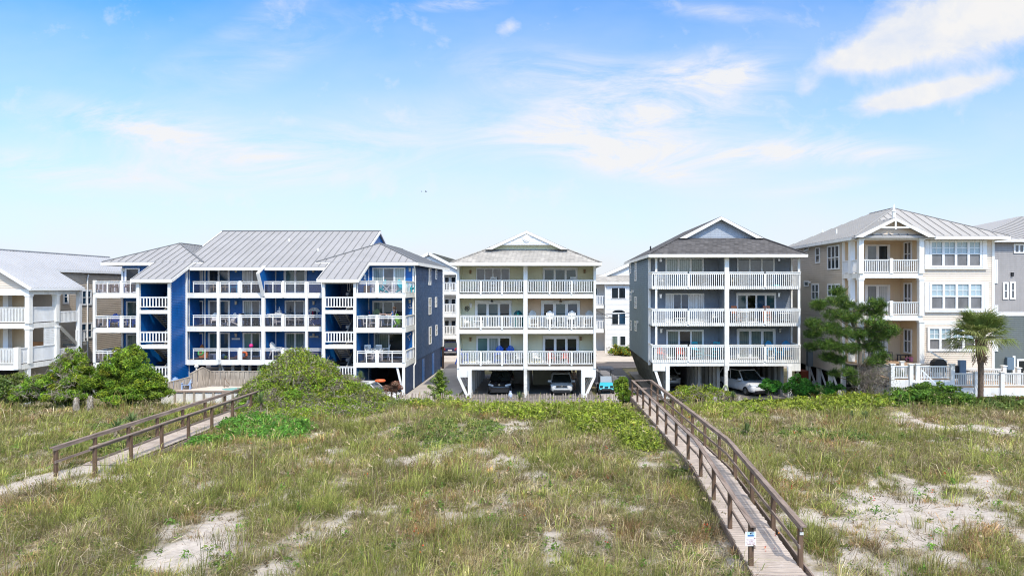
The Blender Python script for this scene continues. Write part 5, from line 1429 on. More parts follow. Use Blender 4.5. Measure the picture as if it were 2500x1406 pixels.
def sea_oats():
    n = 330; y = 16+26*rng.random(n)**.9; x = X(0,1)*y + rng.random(n)*(X(2500,1)-X(0,1))*y
    k = (VEG(x, y) > .35) & ~((x > 4.9) & (x < 6.95)) & ~((x > -18.8) & (x < -16.6) & (y > 25)); x, y = x[k], y[k]; n = len(x)
    z = H(x, y); hh = rng.uniform(.55, 1.05, n); a = rng.normal(.3, .8, n); ln = rng.uniform(.1, .45, n)
    B = np.stack([x, y, z], 1); T = B + np.stack([np.cos(a)*ln*hh, np.sin(a)*ln*hh, hh], 1); Md = (B+T)/2 + np.stack([-np.cos(a)*.06, -np.sin(a)*.06, hh*.08], 1); S = np.tile([.006, .002, 0], (n, 1))
    st = np.stack([B-S, B+S, Md-S*.8, Md+S*.8, T], 1); cs = pal(n, [(.50,.42,.26), (.40,.36,.17)], (1, 1), .15)
    h = []; hc = []
    for i in range(n):
        m = 14; t = rng.random(m); P = T[i] + np.stack([np.cos(a[i])*t*.14, np.sin(a[i])*t*.14, -.10*t**2 + .02], 1) + rng.normal(0, .014, (m, 3))
        h.append(P)
    h = np.concatenate(h); q = leaf_quads(h, np.tile([0, -1, .3], (len(h), 1)), np.full(len(h), .032), np.full(len(h), .014))
    q5 = np.concatenate([q, q[:, 3:4]], 1)[:, [0, 1, 4, 2, 3]]; q5[:, 4] = q[:, 3]; q5 = np.stack([q[:, 0], q[:, 1], q[:, 3], q[:, 2], q[:, 2]+1e-4], 1)
    tag(np_mesh('sea_oats', np.concatenate([st, q5]), np.concatenate([cs, pal(len(h), [(.58,.47,.30), (.46,.36,.22)], (1, 1), .15)]), [(0,1,3,2), (2,3,4)], DRYB), 'tall thin sea oat stems with tan seed heads rising from the dune grass', 'sea oats', kind='stuff')
sea_oats()
def litter():
    """broken stems and thatch lying on the sand between tufts"""
    n = 90000
    y = 15.5 + 31*rng.random(n)**1.25; x = X(0,1)*y*1.03 + rng.random(n)*(X(2500,1)-X(0,1))*1.06*y
    v = VEG(x, y); k = rng.random(n) < np.clip(v*1.15-.15, .09, 1)
    k &= ~((x > 5.0) & (x < 6.9) & (y > 16)) & ~((x > -18.6) & (x < -16.7) & (y > 25.2) & (y < 41))
    x, y = x[k], y[k]; n = len(x); z = H(x, y) + rng.uniform(.01, .10, n)
    a = rng.random(n)*np.pi*2; L = rng.uniform(.07, .26, n); w = rng.uniform(.004, .009, n)*(1+(y-16)*.03)
    d = np.stack([np.cos(a)*L, np.sin(a)*L, rng.normal(0, .35, n)*L], 1); s = np.stack([-np.sin(a)*w, np.cos(a)*w, np.zeros(n)+w*.5], 1)
    P = np.stack([x, y, z], 1)
    C = pal(n, [(.33,.26,.17), (.20,.15,.10), (.42,.37,.28), (.11,.085,.06), (.24,.20,.15)], (3,3,2,2,2), .2)
    tag(np_mesh('thatch', np.stack([P-d-s, P-d+s, P+d+s*.6, P+d-s*.6], 1), C, QF, DRYB), 'dead brown stems and thatch lying between the grass tufts', 'thatch', kind='stuff')
litter()
def low_plants():
    """creeping leafy cover: bright vines on the left, beach pennywort and myrtle near the crest, sprigs in the sand"""
    Ps, Cs, Ls = [], [], []
    def area(n, fn, hgt, L, cols, wts, sp=.22, per=26):
        x, y = fn(n)
        if len(x) == 0: return
        z = H(x, y); m = len(x); T = np.repeat(np.arange(m), per); N = m*per
        r = np.abs(rng.normal(0, sp, N)); a = rng.random(N)*2*np.pi
        hh = hgt * np.exp(rng.normal(0, .35, m))
        px, py = x[T]+r*np.cos(a), y[T]+r*np.sin(a)
        pz = H(px, py) + rng.random(N)**.7 * (hh[T] * np.exp(-(r/sp/1.6)**2) + .03)
        C = pal(N, cols, wts, .22) * np.exp(rng.normal(0, .2, m))[T][:, None]
        Ps.append(np.stack([px, py, pz], 1)); Cs.append(C); Ls.append(L*np.exp(rng.normal(0, .3, N)))
    def ell(px, py, rx, ry):
        D = 7.2*F/(py-CY); cx, rX, rY = X(px, D), rx*D/F, ry*D*D/F/7.2
        def f(n):
            a = rng.random(n)*2*np.pi; r = np.sqrt(rng.random(n))
            x, y = cx+rX*r*np.cos(a), D+rY*r*np.sin(a)
            k = (fbm(x*1.1+7, y*1.1+2, 3) > .42) & ~((x > 4.9) & (x < 6.95)) & ~((x > -18.6) & (x < -16.7))
            return x[k], y[k]
        return f
    VINE = [(.10,.26,.03), (.15,.32,.04), (.07,.19,.03)]
    MYR = [(.20,.27,.025), (.27,.33,.035), (.12,.17,.025), (.33,.36,.06)]
    GRN = [(.12,.19,.04), (.17,.23,.05), (.08,.13,.03)]
    # vine carpet beside the big mound
    area(900, ell(610, 1052, 150, 24), .28, .06, VINE, (3,2,2)); area(260, ell(480, 1075, 60, 14), .22, .06, VINE, (3,2,2))
    # crest cover before the middle house and toward the boardwalk
    area(1100, ell(1250, 990, 270, 14), .30, .075, MYR, (3,3,2,2)); area(900, ell(1330, 1012, 170, 20), .26, .07, MYR, (3,2,2,1))
    area(800, ell(1480, 1045, 95, 28), .42, .07, MYR, (3,2,2,1)); area(560, ell(1440, 1015, 90, 18), .36, .07, MYR, (3,2,2,1))
    area(220, ell(1560, 1085, 55, 25), .32, .07, MYR, (2,1,3,1)); area(200, ell(1180, 1010, 60, 10), .25, .07, MYR, (3,2,2,1))
    area(420, ell(1000, 985, 110, 10), .25, .07, GRN, (3,3,2)); area(420, ell(1090, 1060, 140, 30), .16, .055, GRN, (3,3,2))
    area(760, ell(1800, 985, 150, 14), .36, .07, MYR, (3,3,2,2)); area(760, ell(2050, 990, 140, 13), .34, .07, MYR, (3,3,2,1)); area(160, ell(2440, 995, 90, 8), .3, .07, GRN, (3,2,3))
    area(220, ell(1780, 1010, 90, 18), .3, .07, MYR, (3,3,2,1)); area(160, ell(1930, 1060, 160, 16), .2, .06, GRN, (3,3,2)); area(120, ell(2090, 1070, 120, 14), .2, .06, GRN, (3,3,2))
    area(200, ell(330, 1035, 110, 12), .25, .06, GRN, (3,3,2)); area(140, ell(250, 1090, 120, 20), .2, .06, GRN, (3,3,2)); area(140, ell(500, 1010, 80, 8), .25, .06, MYR, (3,2,2,1))
    # scattered sprigs everywhere
    def spr(n):
        y = 16 + 27*rng.random(n)**1.1; x = X(0,1)*y + rng.random(n)*(X(2500,1)-X(0,1))*y
        k = ~((x > 4.9) & (x < 6.95)) & ~((x > -18.6) & (x < -16.7) & (y > 25)); return x[k], y[k]
    area(900, spr, .16, .035, GRN, (3,3,3), .13, 22); area(150, spr, .18, .04, [(.14,.27,.04), (.10,.22,.03)], (1,1), .12, 30)
    area(300, spr, .12, .03, [(.16,.12,.06), (.10,.08,.045)], (1,1), .16, 20)
    P = np.concatenate(Ps); C = np.concatenate(Cs); L = np.concatenate(Ls)
    Vt = leaf_quads(P, np.tile([0, -.25, .8], (len(P), 1)), L, L*.55, .6)
    tag(np_mesh('ground_cover', Vt, C, QF, LEAF), 'creeping green vines and low leafy plants spreading over the dune', 'ground cover', kind='stuff')
    n = 70; y = 18+24*rng.random(n); x = X(600,1)*y + rng.random(n)*(X(2450,1)-X(600,1))*y
    Ps = np.repeat(np.stack([x, y, H(x, y)+.28], 1), 5, 0) + rng.normal(0, .06, (n*5, 3))
    C = pal(n*5, [(.55,.06,.03), (.60,.20,.04), (.35,.05,.04)], (3,2,2), .2)
    tag(np_mesh('wildflowers', leaf_quads(Ps, np.tile([0,-.4,.8], (len(Ps),1)), np.full(len(Ps), .028), np.full(len(Ps), .022)), C, QF, LEAF), 'tiny red and orange blanket flowers dotted through the dune grass', 'wildflowers', kind='stuff')
    y = 49.0+rng.normal(0, .25, 1500); x = X(1040, 49)+rng.random(1500)*(X(1480, 49)-X(1040, 49)); k = fbm(x*.9, y*0+3, 3) > .5; x, y = x[k], y[k]
    P = np.stack([x, y-.6, H(x, y-.6)+.1+.3*rng.random(len(x))], 1)
    tag(np_mesh('red_ground_cover', leaf_quads(P, np.tile([0,-.4,.8], (len(P),1)), np.full(len(P), .07), np.full(len(P), .04)), pal(len(P), [(.22,.045,.03), (.14,.06,.03)], (1,1), .2), QF, LEAF), 'dark red creeping foliage along the foot of the sand fence', 'ground cover', kind='stuff')
low_plants()

# ================================================================== shrubs and trees
DGREEN = [(.14,.24,.02), (.20,.31,.025), (.07,.13,.02), (.27,.36,.04)]
DG2 = [(.16,.27,.02), (.23,.34,.025), (.055,.11,.012), (.31,.40,.04)]
def branches(root, base, ends, r0=.06, mat=BARK, name='branch', bend=.2):
    mb = MB()
    for e in ends:
        b, e = Vector(base), Vector(e); m = (b+e)/2 + V(random.uniform(-bend,bend), random.uniform(-bend,bend), random.uniform(0,bend))
        mb.tube([b, m, e], [r0, r0*.65, r0*.25], 5)
    return mb.build(name, mat, root)
def shrub(label, clumps, n, L, cols=DGREEN, wts=(4,3,3,1), name='shrub', cat='shrub', group=None, sub=18, subr=.34, twig=0, **kw):
    cx, cy = clumps[0][0], clumps[0][1]; g = Hs(cx, cy)
    r = thing(name, label, cat, (cx, cy, g), group)
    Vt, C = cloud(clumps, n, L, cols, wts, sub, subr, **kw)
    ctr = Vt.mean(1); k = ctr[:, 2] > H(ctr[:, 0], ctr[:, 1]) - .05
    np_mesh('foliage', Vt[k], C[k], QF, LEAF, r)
    branches(r, (cx, cy, g-.1), [(c[0]+random.uniform(-.4,.4)*c[3], c[1]+random.uniform(-.4,.4)*c[4], c[2]+random.uniform(-.1,.6)*c[5]) for c in clumps for _ in range(3)], .07)
    if twig:
        m = twig; ks = rng.choice(len(clumps), m)
        cl = np.array([c[:6] for c in clumps])[ks]
        d = rng.normal(0, 1, (m, 3)); d[:, 2] = np.abs(d[:, 2])*.7; d[:, 1] -= .5; d /= np.linalg.norm(d, axis=1, keepdims=True)
        hub = rng.normal(0, 1, (14, 3)); hub[:, 1] -= .6; hub /= np.linalg.norm(hub, axis=1, keepdims=True)
        d = d*.35 + hub[rng.integers(0, 14, m)]; d /= np.linalg.norm(d, axis=1, keepdims=True)
        P = cl[:, :3] + d*cl[:, 3:6]*rng.uniform(.9, 1.1, (m, 1)); P[:, 2] = np.maximum(P[:, 2], H(P[:,0], P[:,1])+.1)
        a = rng.normal(0, 1, (m, 3)); a /= np.linalg.norm(a, axis=1, keepdims=True); a *= rng.uniform(.12, .32, (m, 1)); s = np.cross(a, [0, 1, 0]); s /= np.linalg.norm(s, axis=1, keepdims=True)+1e-9; s *= .012
        np_mesh('bare_twigs', np.stack([P-a-s, P-a+s, P+a+s*.4, P+a-s*.4], 1), pal(m, [(.26,.22,.17), (.36,.32,.26), (.16,.13,.10)], (3,2,2), .2), QF, DRYB, r)
    return r
def cl(px, py, D, rx, ry, rz):
    """clump: centre at a measured spot, radii in metres"""
    return (X(px, D), D, Z(py, D), rx, ry, rz)
shrub('large wind-shaped green shrub mound with grey twigs before the blue building',
      [cl(725, 899, 41.8, 1.2, 1.1, 1.22), cl(705, 930, 41.2, 1.7, 1.5, 1.3), cl(768, 922, 41.6, 1.5, 1.4, 1.15), cl(830, 955, 41.4, 1.6, 1.4, .95), cl(885, 980, 41.2, 1.3, 1.2, .8), cl(650, 965, 40.4, 1.5, 1.4, 1.1), cl(612, 998, 39.4, 1.3, 1.3, .8),
       cl(700, 985, 39.8, 2.2, 1.5, 1.0), cl(790, 995, 39.8, 2.2, 1.5, .9), cl(690, 1010, 38.3, 2.1, 1.3, .65), cl(775, 1012, 38.6, 2.1, 1.2, .6), cl(745, 940, 40.6, 1.5, 1.2, 1.1), cl(640, 1020, 37.7, 1.5, 1., .5), cl(720, 1024, 37.5, 1.7, 1., .5), cl(830, 1012, 38.8, 1.6, 1., .5), cl(900, 1000, 40, 1.2, 1., .5)],
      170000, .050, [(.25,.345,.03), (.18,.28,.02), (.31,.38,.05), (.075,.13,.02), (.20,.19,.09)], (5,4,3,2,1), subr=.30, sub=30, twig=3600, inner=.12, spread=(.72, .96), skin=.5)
shrub('dense dark green cedar bush, taller right half of the pair beside the pool wall',
      [cl(310, 905, 43, 1.25, 1.2, 1.5), cl(275, 935, 42.4, 1.5, 1.3, 1.25), cl(345, 940, 42.4, 1.35, 1.2, 1.1), cl(375, 960, 42, .95, 1., .7), cl(300, 968, 41.6, 1.6, 1.1, .7), cl(328, 880, 43.2, .7, .8, .8)],
      60000, .075, DG2, (4,4,4,1), name='cedar_bush', cat='bush', subr=.22, sub=46, W=.26)
shrub('broad dark green cedar bush with brown bare patch, left half of the pair',
      [cl(175, 915, 43.4, 1.15, 1.2, 1.25), cl(120, 945, 42.8, 1.4, 1.3, .95), cl(200, 940, 42.6, 1.2, 1.2, 1.1), cl(80, 965, 42.4, 1.1, 1.1, .6), cl(180, 880, 43.5, .6, .7, .8), cl(165, 970, 41.8, 1.4, 1., .55)],
      52000, .075, DG2, (4,4,4,1), name='cedar_bush', cat='bush', subr=.22, sub=42, W=.26, twig=900)
shrub('low rounded green bush cut by the left edge under the porch', [cl(18, 940, 43.5, 1.0, 1.0, .8), cl(40, 965, 43, 1., .9, .55), cl(-20, 955, 43, 1.1, 1, .8)], 11000, .07, [(.13,.20,.03), (.19,.25,.05), (.24,.28,.12)], (3,2,2))
G2 = [(.06,.22,.025), (.09,.30,.03), (.04,.14,.02), (.14,.36,.05)]
shrub('small bright green bush covering the bonnet corner of the white SUV', [cl(1882, 946, 48.5, .72, .7, .58)], 5200, .06, G2, (3,3,2,1), sub=16)
shrub('largest bright green bush of the three by the slate blue carport', [cl(1945, 948, 48.3, 1.05, .8, .85), cl(1968, 955, 48, .8, .7, .6)], 8200, .06, G2, (3,3,2,1), sub=16)
shrub('bright green bush behind the dead flower stalk beside the pine trunk', [cl(2030, 955, 48.3, .75, .7, .72), cl(2008, 960, 48, .6, .6, .6)], 6000, .06, G2, (3,3,2,1), sub=16)
MY = [(.19,.26,.02), (.26,.32,.03), (.11,.16,.02), (.30,.34,.05)]
shrub('low spreading yellow green myrtle right of the boardwalk top below the slate blue house', [cl(1705, 962, 47, 1.35, 1.0, .62), cl(1760, 970, 46.5, 1.2, 1, .48), cl(1660, 972, 46, .9, .9, .5)], 13000, .06, MY, (3,3,2,2), twig=500)
shrub('long low hedge of dark green shrubs in front of the white lattice deck', [cl(2215, 972, 42, 1.2, 1., .58), cl(2270, 975, 42, 1.4, 1., .62), cl(2330, 978, 42, 1.2, 1., .52), cl(2180, 985, 41.5, 1., .9, .5), cl(2300, 955, 42.6, 1., .8, .5), cl(2250, 950, 42.8, .8, .6, .4)], 24000, .06, [(.08,.17,.02), (.13,.23,.025), (.05,.10,.015), (.18,.27,.04)], (3,3,3,1), sub=22)
shrub('low yellow green hedge left of the lattice deck hedge', [cl(2080, 975, 44, 1.5, .9, .45), cl(2020, 982, 43.5, 1.3, .9, .4), cl(1960, 985, 43.5, 1.5, .9, .42), cl(1900, 990, 43.5, 1.2, .9, .35), cl(2130, 980, 43, 1., .9, .42)], 17000, .06, MY, (3,3,2,1))
shrub('low dark green hedge beside the red brown edging board', [cl(2420, 985, 42, 1.1, .8, .35), cl(2480, 982, 42, 1.2, .8, .42), cl(2375, 990, 41.5, .8, .7, .3)], 8000, .06, [(.09,.15,.03), (.14,.2,.04), (.06,.1,.02)], (3,2,2))
shrub('small green shrub at the far left end of the long boardwalk', [cl(1518, 948, 46, .55, .6, .75), cl(1528, 968, 45.5, .6, .6, .55)], 6500, .06, DGREEN, (4,3,2,1))
shrub('yellow flowering bush at the corner of the white house across the street', [cl(1512, 858, 87, 1.3, .8, .8), cl(1530, 862, 86, 1., .8, .9)], 3500, .12, [(.10,.18,.03), (.15,.24,.04), (.55,.40,.03)], (3,2,2))
shrub('scruffy green and grey shrub at the right foot of the mound before the white car', [cl(900, 972, 46.8, 1.0, .8, .7), cl(875, 965, 47, .9, .8, .7), cl(930, 980, 46.5, .8, .7, .5)], 9000, .055, [(.20,.27,.04), (.15,.21,.03), (.22,.21,.11)], (3,3,2), twig=1500)
# young conifer before the middle house
def conifer():
    D = 49.8; x = X(1074, D); g = Hs(x, D); zt = Z(905, D)
    r = thing('conifer', 'young cone shaped evergreen standing on the drive edge between the blue and pale green houses', 'tree', (x, D, g))
    MB().tube([(x, D, g-.1), (x+.03, D, (g+zt)/2), (x, D, zt-.1)], [.07, .05, .015]).build('trunk', BARKB, r)
    P, L_ = [], []
    br = MB()
    for i in range(30):
        t = (i+.5)/30; z = g+.25+(zt-g-.3)*t; R = 1.12*(1-t)**.8*random.uniform(.5, 1.2)+.08; a = i*2.4
        e = V(x+R*math.cos(a), D+R*math.sin(a), z+R*.38); br.bar((x, D, z), e, .02)
        for k in range(8):
            q = (k+1)/8; c = Vector((x, D, z)).lerp(e, q)
            m = 22; P.append(np.array(c)+rng.normal(0, .06+.06*(1-q), (m, 3)))
    br.build('branch', BARKB, r)
    P = np.concatenate(P); d = P-np.array([x, D, g]); 
    Vt = leaf_quads(P, d, np.full(len(P), .075), np.full(len(P), .03), .5)
    np_mesh('crown', Vt, pal(len(P), [(.16,.26,.03), (.24,.33,.05), (.08,.13,.02)], (3,2,2), .25), QF, NEEDLE, r)
conifer()
def needle_tufts(C_, R_, per, L, w, cols, wts):
    """tufts of needles radiating from points C_"""
    n = len(C_); T = np.repeat(np.arange(n), per); N = n*per
    d = rng.normal(0, 1, (N, 3)); d[:, 2] += .45; d /= np.linalg.norm(d, axis=1, keepdims=True)
    B = C_[T] + rng.normal(0, .05, (N, 3)); LL = (L*rng.uniform(.6, 1.2, N))[:, None]
    s = np.cross(d, rng.normal(0, 1, (N, 3))); s /= np.linalg.norm(s, axis=1, keepdims=True)+1e-9; s *= w
    tone = np.exp(rng.normal(0, .28, n))[T][:, None]
    return np.stack([B-s, B+s, B+d*LL+s*.3, B+d*LL-s*.3], 1), pal(N, cols, wts, .2)*tone
def pine():
    D = 45.2; x = X(2098, D); g = Hs(x, D)
    r = thing('pine_tree', 'windswept dark green coastal pine with twisting trunk in front of the beige gabled house', 'tree', (x, D, g))
    tr = [(X(2108, D), D, g-.2), (X(2106, D), D, Z(935, D)), (X(2098, D), D-.1, Z(890, D)), (X(2100, D), D, Z(845, D)), (X(2085, D), D, Z(800, D)), (X(2068, D), D, Z(760, D)), (X(2055, D), D, Z(725, D))]
    MB().tube(tr, [.17, .15, .13, .11, .09, .06, .02], 8).build('trunk', BARK, r)
    pads = [(2052,712,.45,.35),(2040,735,.6,.4),(2068,745,.55,.4),(2010,748,.5,.35),(1998,742,.35,.25),(2030,768,.75,.4),(2075,775,.6,.4),(2105,755,.55,.4),(2128,742,.6,.4),(2145,750,.35,.35),(2150,765,.55,.35),(2125,785,.75,.45),
            (1985,790,.5,.35),(2010,800,.8,.4),(2050,810,.8,.45),(1983,815,.45,.3),(2095,815,.7,.4),(2140,812,.7,.4),(2165,805,.45,.35),(2168,830,.4,.3),(2005,838,.65,.35),(1990,850,.4,.25),(2045,845,.7,.35),(2080,850,.5,.35),(2125,845,.7,.4),(2155,850,.45,.3),
            (2025,872,.5,.3),(2055,880,.5,.3),(2145,868,.5,.3),(2120,880,.5,.3),(2150,885,.45,.28),(2060,905,.5,.28),(2045,915,.35,.25),(2075,925,.4,.25),(2200,915,.4,.22),(2192,920,.25,.18)]
    C_, lim = [], MB()
    for (px, py, rx, rz) in pads:
        dy = random.uniform(-.9, .9); c = np.array([X(px, D), D+dy, Z(py, D)])
        k = int(48*rx/.5)
        q = rng.normal(0, 1, (k, 3)); q /= np.linalg.norm(q, axis=1, keepdims=True); q *= rng.random((k, 1))**.45*1.12
        C_.append(c + q*np.array([rx*1.08, rx*.95, rz*.86]))
        j = min(range(1, 7), key=lambda i: abs(tr[i][2]-(c[2]-.35)))
        b = Vector(tr[j]); e = Vector(c) - V(0, 0, .1); m = b.lerp(e, .5)+V(random.uniform(-.15,.15), 0, -.12)
        lim.tube([b, m, e], [.05, .035, .015], 5)
        for i in range(3): lim.bar(m.lerp(e, .3*i+.2), Vector(C_[-1][rng.integers(0, k)]), .018)
    lim.build('limb', BARK, r)
    Vt, C = needle_tufts(np.concatenate(C_), 0, 26, .27, .0115, [(.065,.135,.02), (.11,.185,.025), (.03,.06,.013), (.19,.25,.04)], (4,3,4,.8))
    np_mesh('crown', Vt, C, QF, NEEDLE, r)
    # dead undergrowth at its foot
    d = thing('dead_shrub', 'leafless grey brown shrub tangled under the pine tree', 'shrub', (X(2120, 44.6), 44.6, g))
    tw = MB(); b0 = V(X(2112, 44.6), 44.6, g)
    for i in range(52):
        e = V(X(random.gauss(2130, 26), 44.6), 44.6+random.uniform(-.7,.7), Z(random.gauss(915, 22), 44.6))
        b = b0 + V(random.uniform(-.4,.6), random.uniform(-.4,.4), random.uniform(0, .9)); m = b.lerp(e, .5)+V(random.uniform(-.2,.2), random.uniform(-.2,.2), random.uniform(-.1,.25))
        tw.tube([b, m, e], [.018, .012, .005], 4)
        for _ in range(5): tw.bar(m.lerp(e, random.random()), e+V(random.uniform(-.4,.4), random.uniform(-.3,.3), random.uniform(-.35,.35)), .009)
    tw.build('twigs', M('grey_brown_twig', (.20,.165,.135), .9, .3, 3, 0), d)
    m = 1500; tt = rng.normal(0, 1, m); P = np.stack([X(2126+rng.normal(0, 20, m)+tt*8, 44.6), 44.6+rng.normal(0, .5, m), Z(918+rng.normal(0, 16, m)-tt*9, 44.6)], 1)
    a = rng.normal(0, 1, (m, 3)); a /= np.linalg.norm(a, axis=1, keepdims=True); a *= rng.uniform(.08, .25, (m, 1)); s = np.cross(a, [0,1,0]); s /= np.linalg.norm(s, axis=1, keepdims=True)+1e-9; s *= .009
    np_mesh('fine_twigs', np.stack([P-a-s, P-a+s, P+a+s*.4, P+a-s*.4], 1), pal(m, [(.22,.18,.15), (.30,.26,.22), (.13,.11,.09), (.12,.14,.05)], (3,2,2,1), .2), QF, DRYB, d)
pine()
def fan_frond(mb_list, base, dirv, pet, R, nleaf, droop, col, w=.035):
    base, dirv = np.array(base), np.array(dirv)/np.linalg.norm(dirv)
    tip = base + dirv*pet + np.array([0, 0, -droop*.15*pet])
    side = np.cross(dirv, [0, 0, 1]); side /= np.linalg.norm(side)+1e-9; up = np.cross(side, dirv)
    for i in range(nleaf):
        a = (i/(nleaf-1)-.5)*3.6
        d = dirv*math.cos(a*.62) + side*math.sin(a*.62)*1.15; d /= np.linalg.norm(d)
        L = R*(1-.28*abs(a/1.8)**2)*random.uniform(.85, 1.1)
        s = np.cross(d, up); s = s/np.linalg.norm(s)*w
        m = tip + d*L*.55 + up*.06*L; e = tip + d*L - np.array([0, 0, droop*L*random.uniform(.28, .5)])
        mb_list[0].append([tip-s*.3, tip+s*.3, m+s, m-s, e]); mb_list[1].append(np.array(col)*math.exp(random.gauss(0, .2)))
    return tip
def palm():
    D = 43.2; x = X(2393, D); g = Hs(x, D); zt = Z(828, D)
    r = thing('palm_tree', 'cabbage palm with fan fronds and brown skirt of old leaf bases before the white deck', 'tree', (x, D, g))
    prof = []; n = 26
    tk = MB()
    pts, rs = [], []
    for i in range(n+1):
        t = i/n; pts.append((x+.04*math.sin(t*3), D, g-.2+(zt-g+.2)*t)); rs.append((.165 if t < .62 else .165+.12*sstep(.62, .85, t))*(1+.05*(i % 2)))
    tk.tube(pts, [float(a) for a in rs], 12); tk.build('trunk', BARKB, r)
    bt = MB()
    for i in range(120):
        t = random.uniform(.66, 1.0); a = random.random()*6.28; z = g+(zt-g)*t; R = .2+.08*t
        b = V(x+R*math.cos(a), D+R*math.sin(a), z); e = b+V(math.cos(a)*random.uniform(.1,.28), math.sin(a)*random.uniform(.1,.28), random.uniform(-.35,.28))
        bt.bar(b, e, random.uniform(.03,.07), .02)
    bt.build('leaf_bases', M_wood('palm_boot', (.10,.055,.03), (.34,.24,.15), (5,5,2)), r)
    VL = ([], []); pet = MB()
    for i in range(54):
        a = i*2.39996; el = random.uniform(-.3, 1.2) if i > 10 else random.uniform(.75, 1.45)
        dv = (math.cos(a)*math.cos(el), math.sin(a)*math.cos(el), math.sin(el))
        b = (x+.1*math.cos(a), D+.1*math.sin(a), zt+random.uniform(-.1, .25))
        col = (.15,.205,.055) if el > .0 else (.17,.20,.07)
        if random.random() < .25: col = (.24,.27,.10)
        tip = fan_frond(VL, b, dv, random.uniform(.8, 1.2), random.uniform(1.15, 1.55), 24, .85 if el < .5 else .55, col, .03)
        pet.bar(b, tip, .035, .02)
    pet.build('petioles', M('palm_petiole', (.22,.24,.08), .6, .15, 3, 0), r)
    for _ in range(1):
        A = np.array(VL[0]); C = np.clip(np.array(VL[1]), 0, 1)
        np_mesh('crown', A, C, [(0,1,2,3), (3,2,4)], LEAF, r)
palm()
def yucca(label, px, py, D, R, trunk=0., dead=True, n=46, col=(.13,.19,.07), name='yucca', rz=None):
    x = X(px, D); g = Hs(x, D); zc = Z(py, D) if rz is None else rz
    r = thing(name, label, 'yucca', (x, D, g), None)
    if zc - g > .25: MB().tube([(x, D, g-.1), (x, D, zc)], [.09, .06], 7).build('stem', BARKB, r)
    Vt, C = [], []
    for i in range(n):
        a = random.random()*6.28; el = random.uniform(-.1, 1.45); L = R*random.uniform(.8, 1.1)
        d = np.array([math.cos(a)*math.cos(el), math.sin(a)*math.cos(el), math.sin(el)]); s = np.cross(d, [0,0,1.01]); s = s/np.linalg.norm(s)*.028
        b = np.array([x, D, max(zc, g+.05)]); Vt.append([b-s*.6, b+s*.6, b+d*L*.5+s, b+d*L*.5-s, b+d*L]); C.append(np.array(col)*math.exp(random.gauss(0, .25)))
    np_mesh('leaves', np.array(Vt), np.clip(np.array(C), 0, 1), [(0,1,2,3), (3,2,4)], LEAF, r)
    if dead:
        Vt, C = [], []
        for i in range(n):
            a = random.random()*6.28; el = random.uniform(-1.4, -.2); L = R*random.uniform(.5, .85); t = random.random()
            d = np.array([math.cos(a)*math.cos(el), math.sin(a)*math.cos(el), math.sin(el)]); s = np.cross(d, [0,0,1.01]); s = s/np.linalg.norm(s)*.022
            b = np.array([x, D, max(zc, g+.25)]) - np.array([0, 0, t*max(.1, (zc-g)*.6)]); Vt.append([b-s*.6, b+s*.6, b+d*L*.5+s, b+d*L*.5-s, b+d*L]); C.append(np.array((.34,.29,.22))*math.exp(random.gauss(0, .3)))
        np_mesh('dead_leaves', np.array(Vt), np.clip(np.array(C), 0, 1), [(0,1,2,3), (3,2,4)], DRYB, r)
    return r
for a in [('spiky yucca with dead skirt at the left foot of the big green mound', 638, 982, 37.5, .62),
          ('yucca with pale dead skirt alone in the grass right of the long boardwalk', 1822, 1052, 33.5, .55),
          ('spiky green yucca between two grass hummocks below the pine', 2112, 1018, 37, .42),
          ('smaller yucca left of the one below the pine tree', 2080, 1014, 37.5, .32),
          ('green yucca behind the left boardwalk handrail', 322, 1028, 34, .55),
          ('low dark yucca left of the handrail on the left boardwalk', 285, 1045, 32.5, .55),
          ('yucca spiking up behind the mound beside the blue stair tower', 879, 922, 46.5, .55),
          ('dark green yucca at the top of the dune in front of the sand fence', 1268, 972, 46, .5),
          ('tall yucca with brown dead stalk beside the bright green bushes', 2003, 955, 45.5, .45),
          ('yucca with withered base left of the lattice deck', 2162, 962, 43.5, .4),
          ('small yucca at the foot of the pale withered stump below the white SUV', 1790, 968, 45, .42),
          ('yucca right of the withered stump at the dune top', 1842, 980, 44, .38),
          ('yellow green yucca at the right of the bright bushes', 2033, 975, 45, .42),
          ('pale yellow yucca before the red brown edging', 2368, 975, 41.8, .38),
          ('broad yellow yucca near the palm foot', 2415, 985, 41.5, .42)]: yucca(*a)
for a in [('pale withered yucca stump nearest the white SUV', 1805, 985, 43.5), ('grey withered yucca stump left of the paler stump', 1745, 975, 44.5), ('withered grey stump under the right cedar bush', 220, 975, 40.5), ('brown withered stump under the middle of the cedar bushes', 186, 978, 40.5), ('withered white stump beside the left boardwalk end', 608, 980, 38.5), ('withered stalk by the yellow green yucca', 2050, 982, 44)]:
    x, D = X(a[1], a[3]), a[3]; g = Hs(x, D); m = 420
    r = thing('withered_yucca', a[0], 'dead plant', (x, D, g))
    t = rng.random(m); ang = rng.random(m)*6.28; P = np.stack([x+.13*np.cos(ang)*(1-.4*t), D+.13*np.sin(ang)*(1-.4*t), g+.1+t*.75], 1)
    dn = np.stack([np.cos(ang)*.09, np.sin(ang)*.09, -rng.uniform(.1, .3, m)], 1); s = np.stack([-np.sin(ang), np.cos(ang), np.zeros(m)], 1)*.018
    np_mesh('dead_leaves', np.stack([P-s, P+s, P+dn+s*.5, P+dn-s*.5], 1), pal(m, [(.42,.38,.33), (.30,.26,.22), (.20,.17,.14)], (3,2,1), .2), QF, DRYB, r)
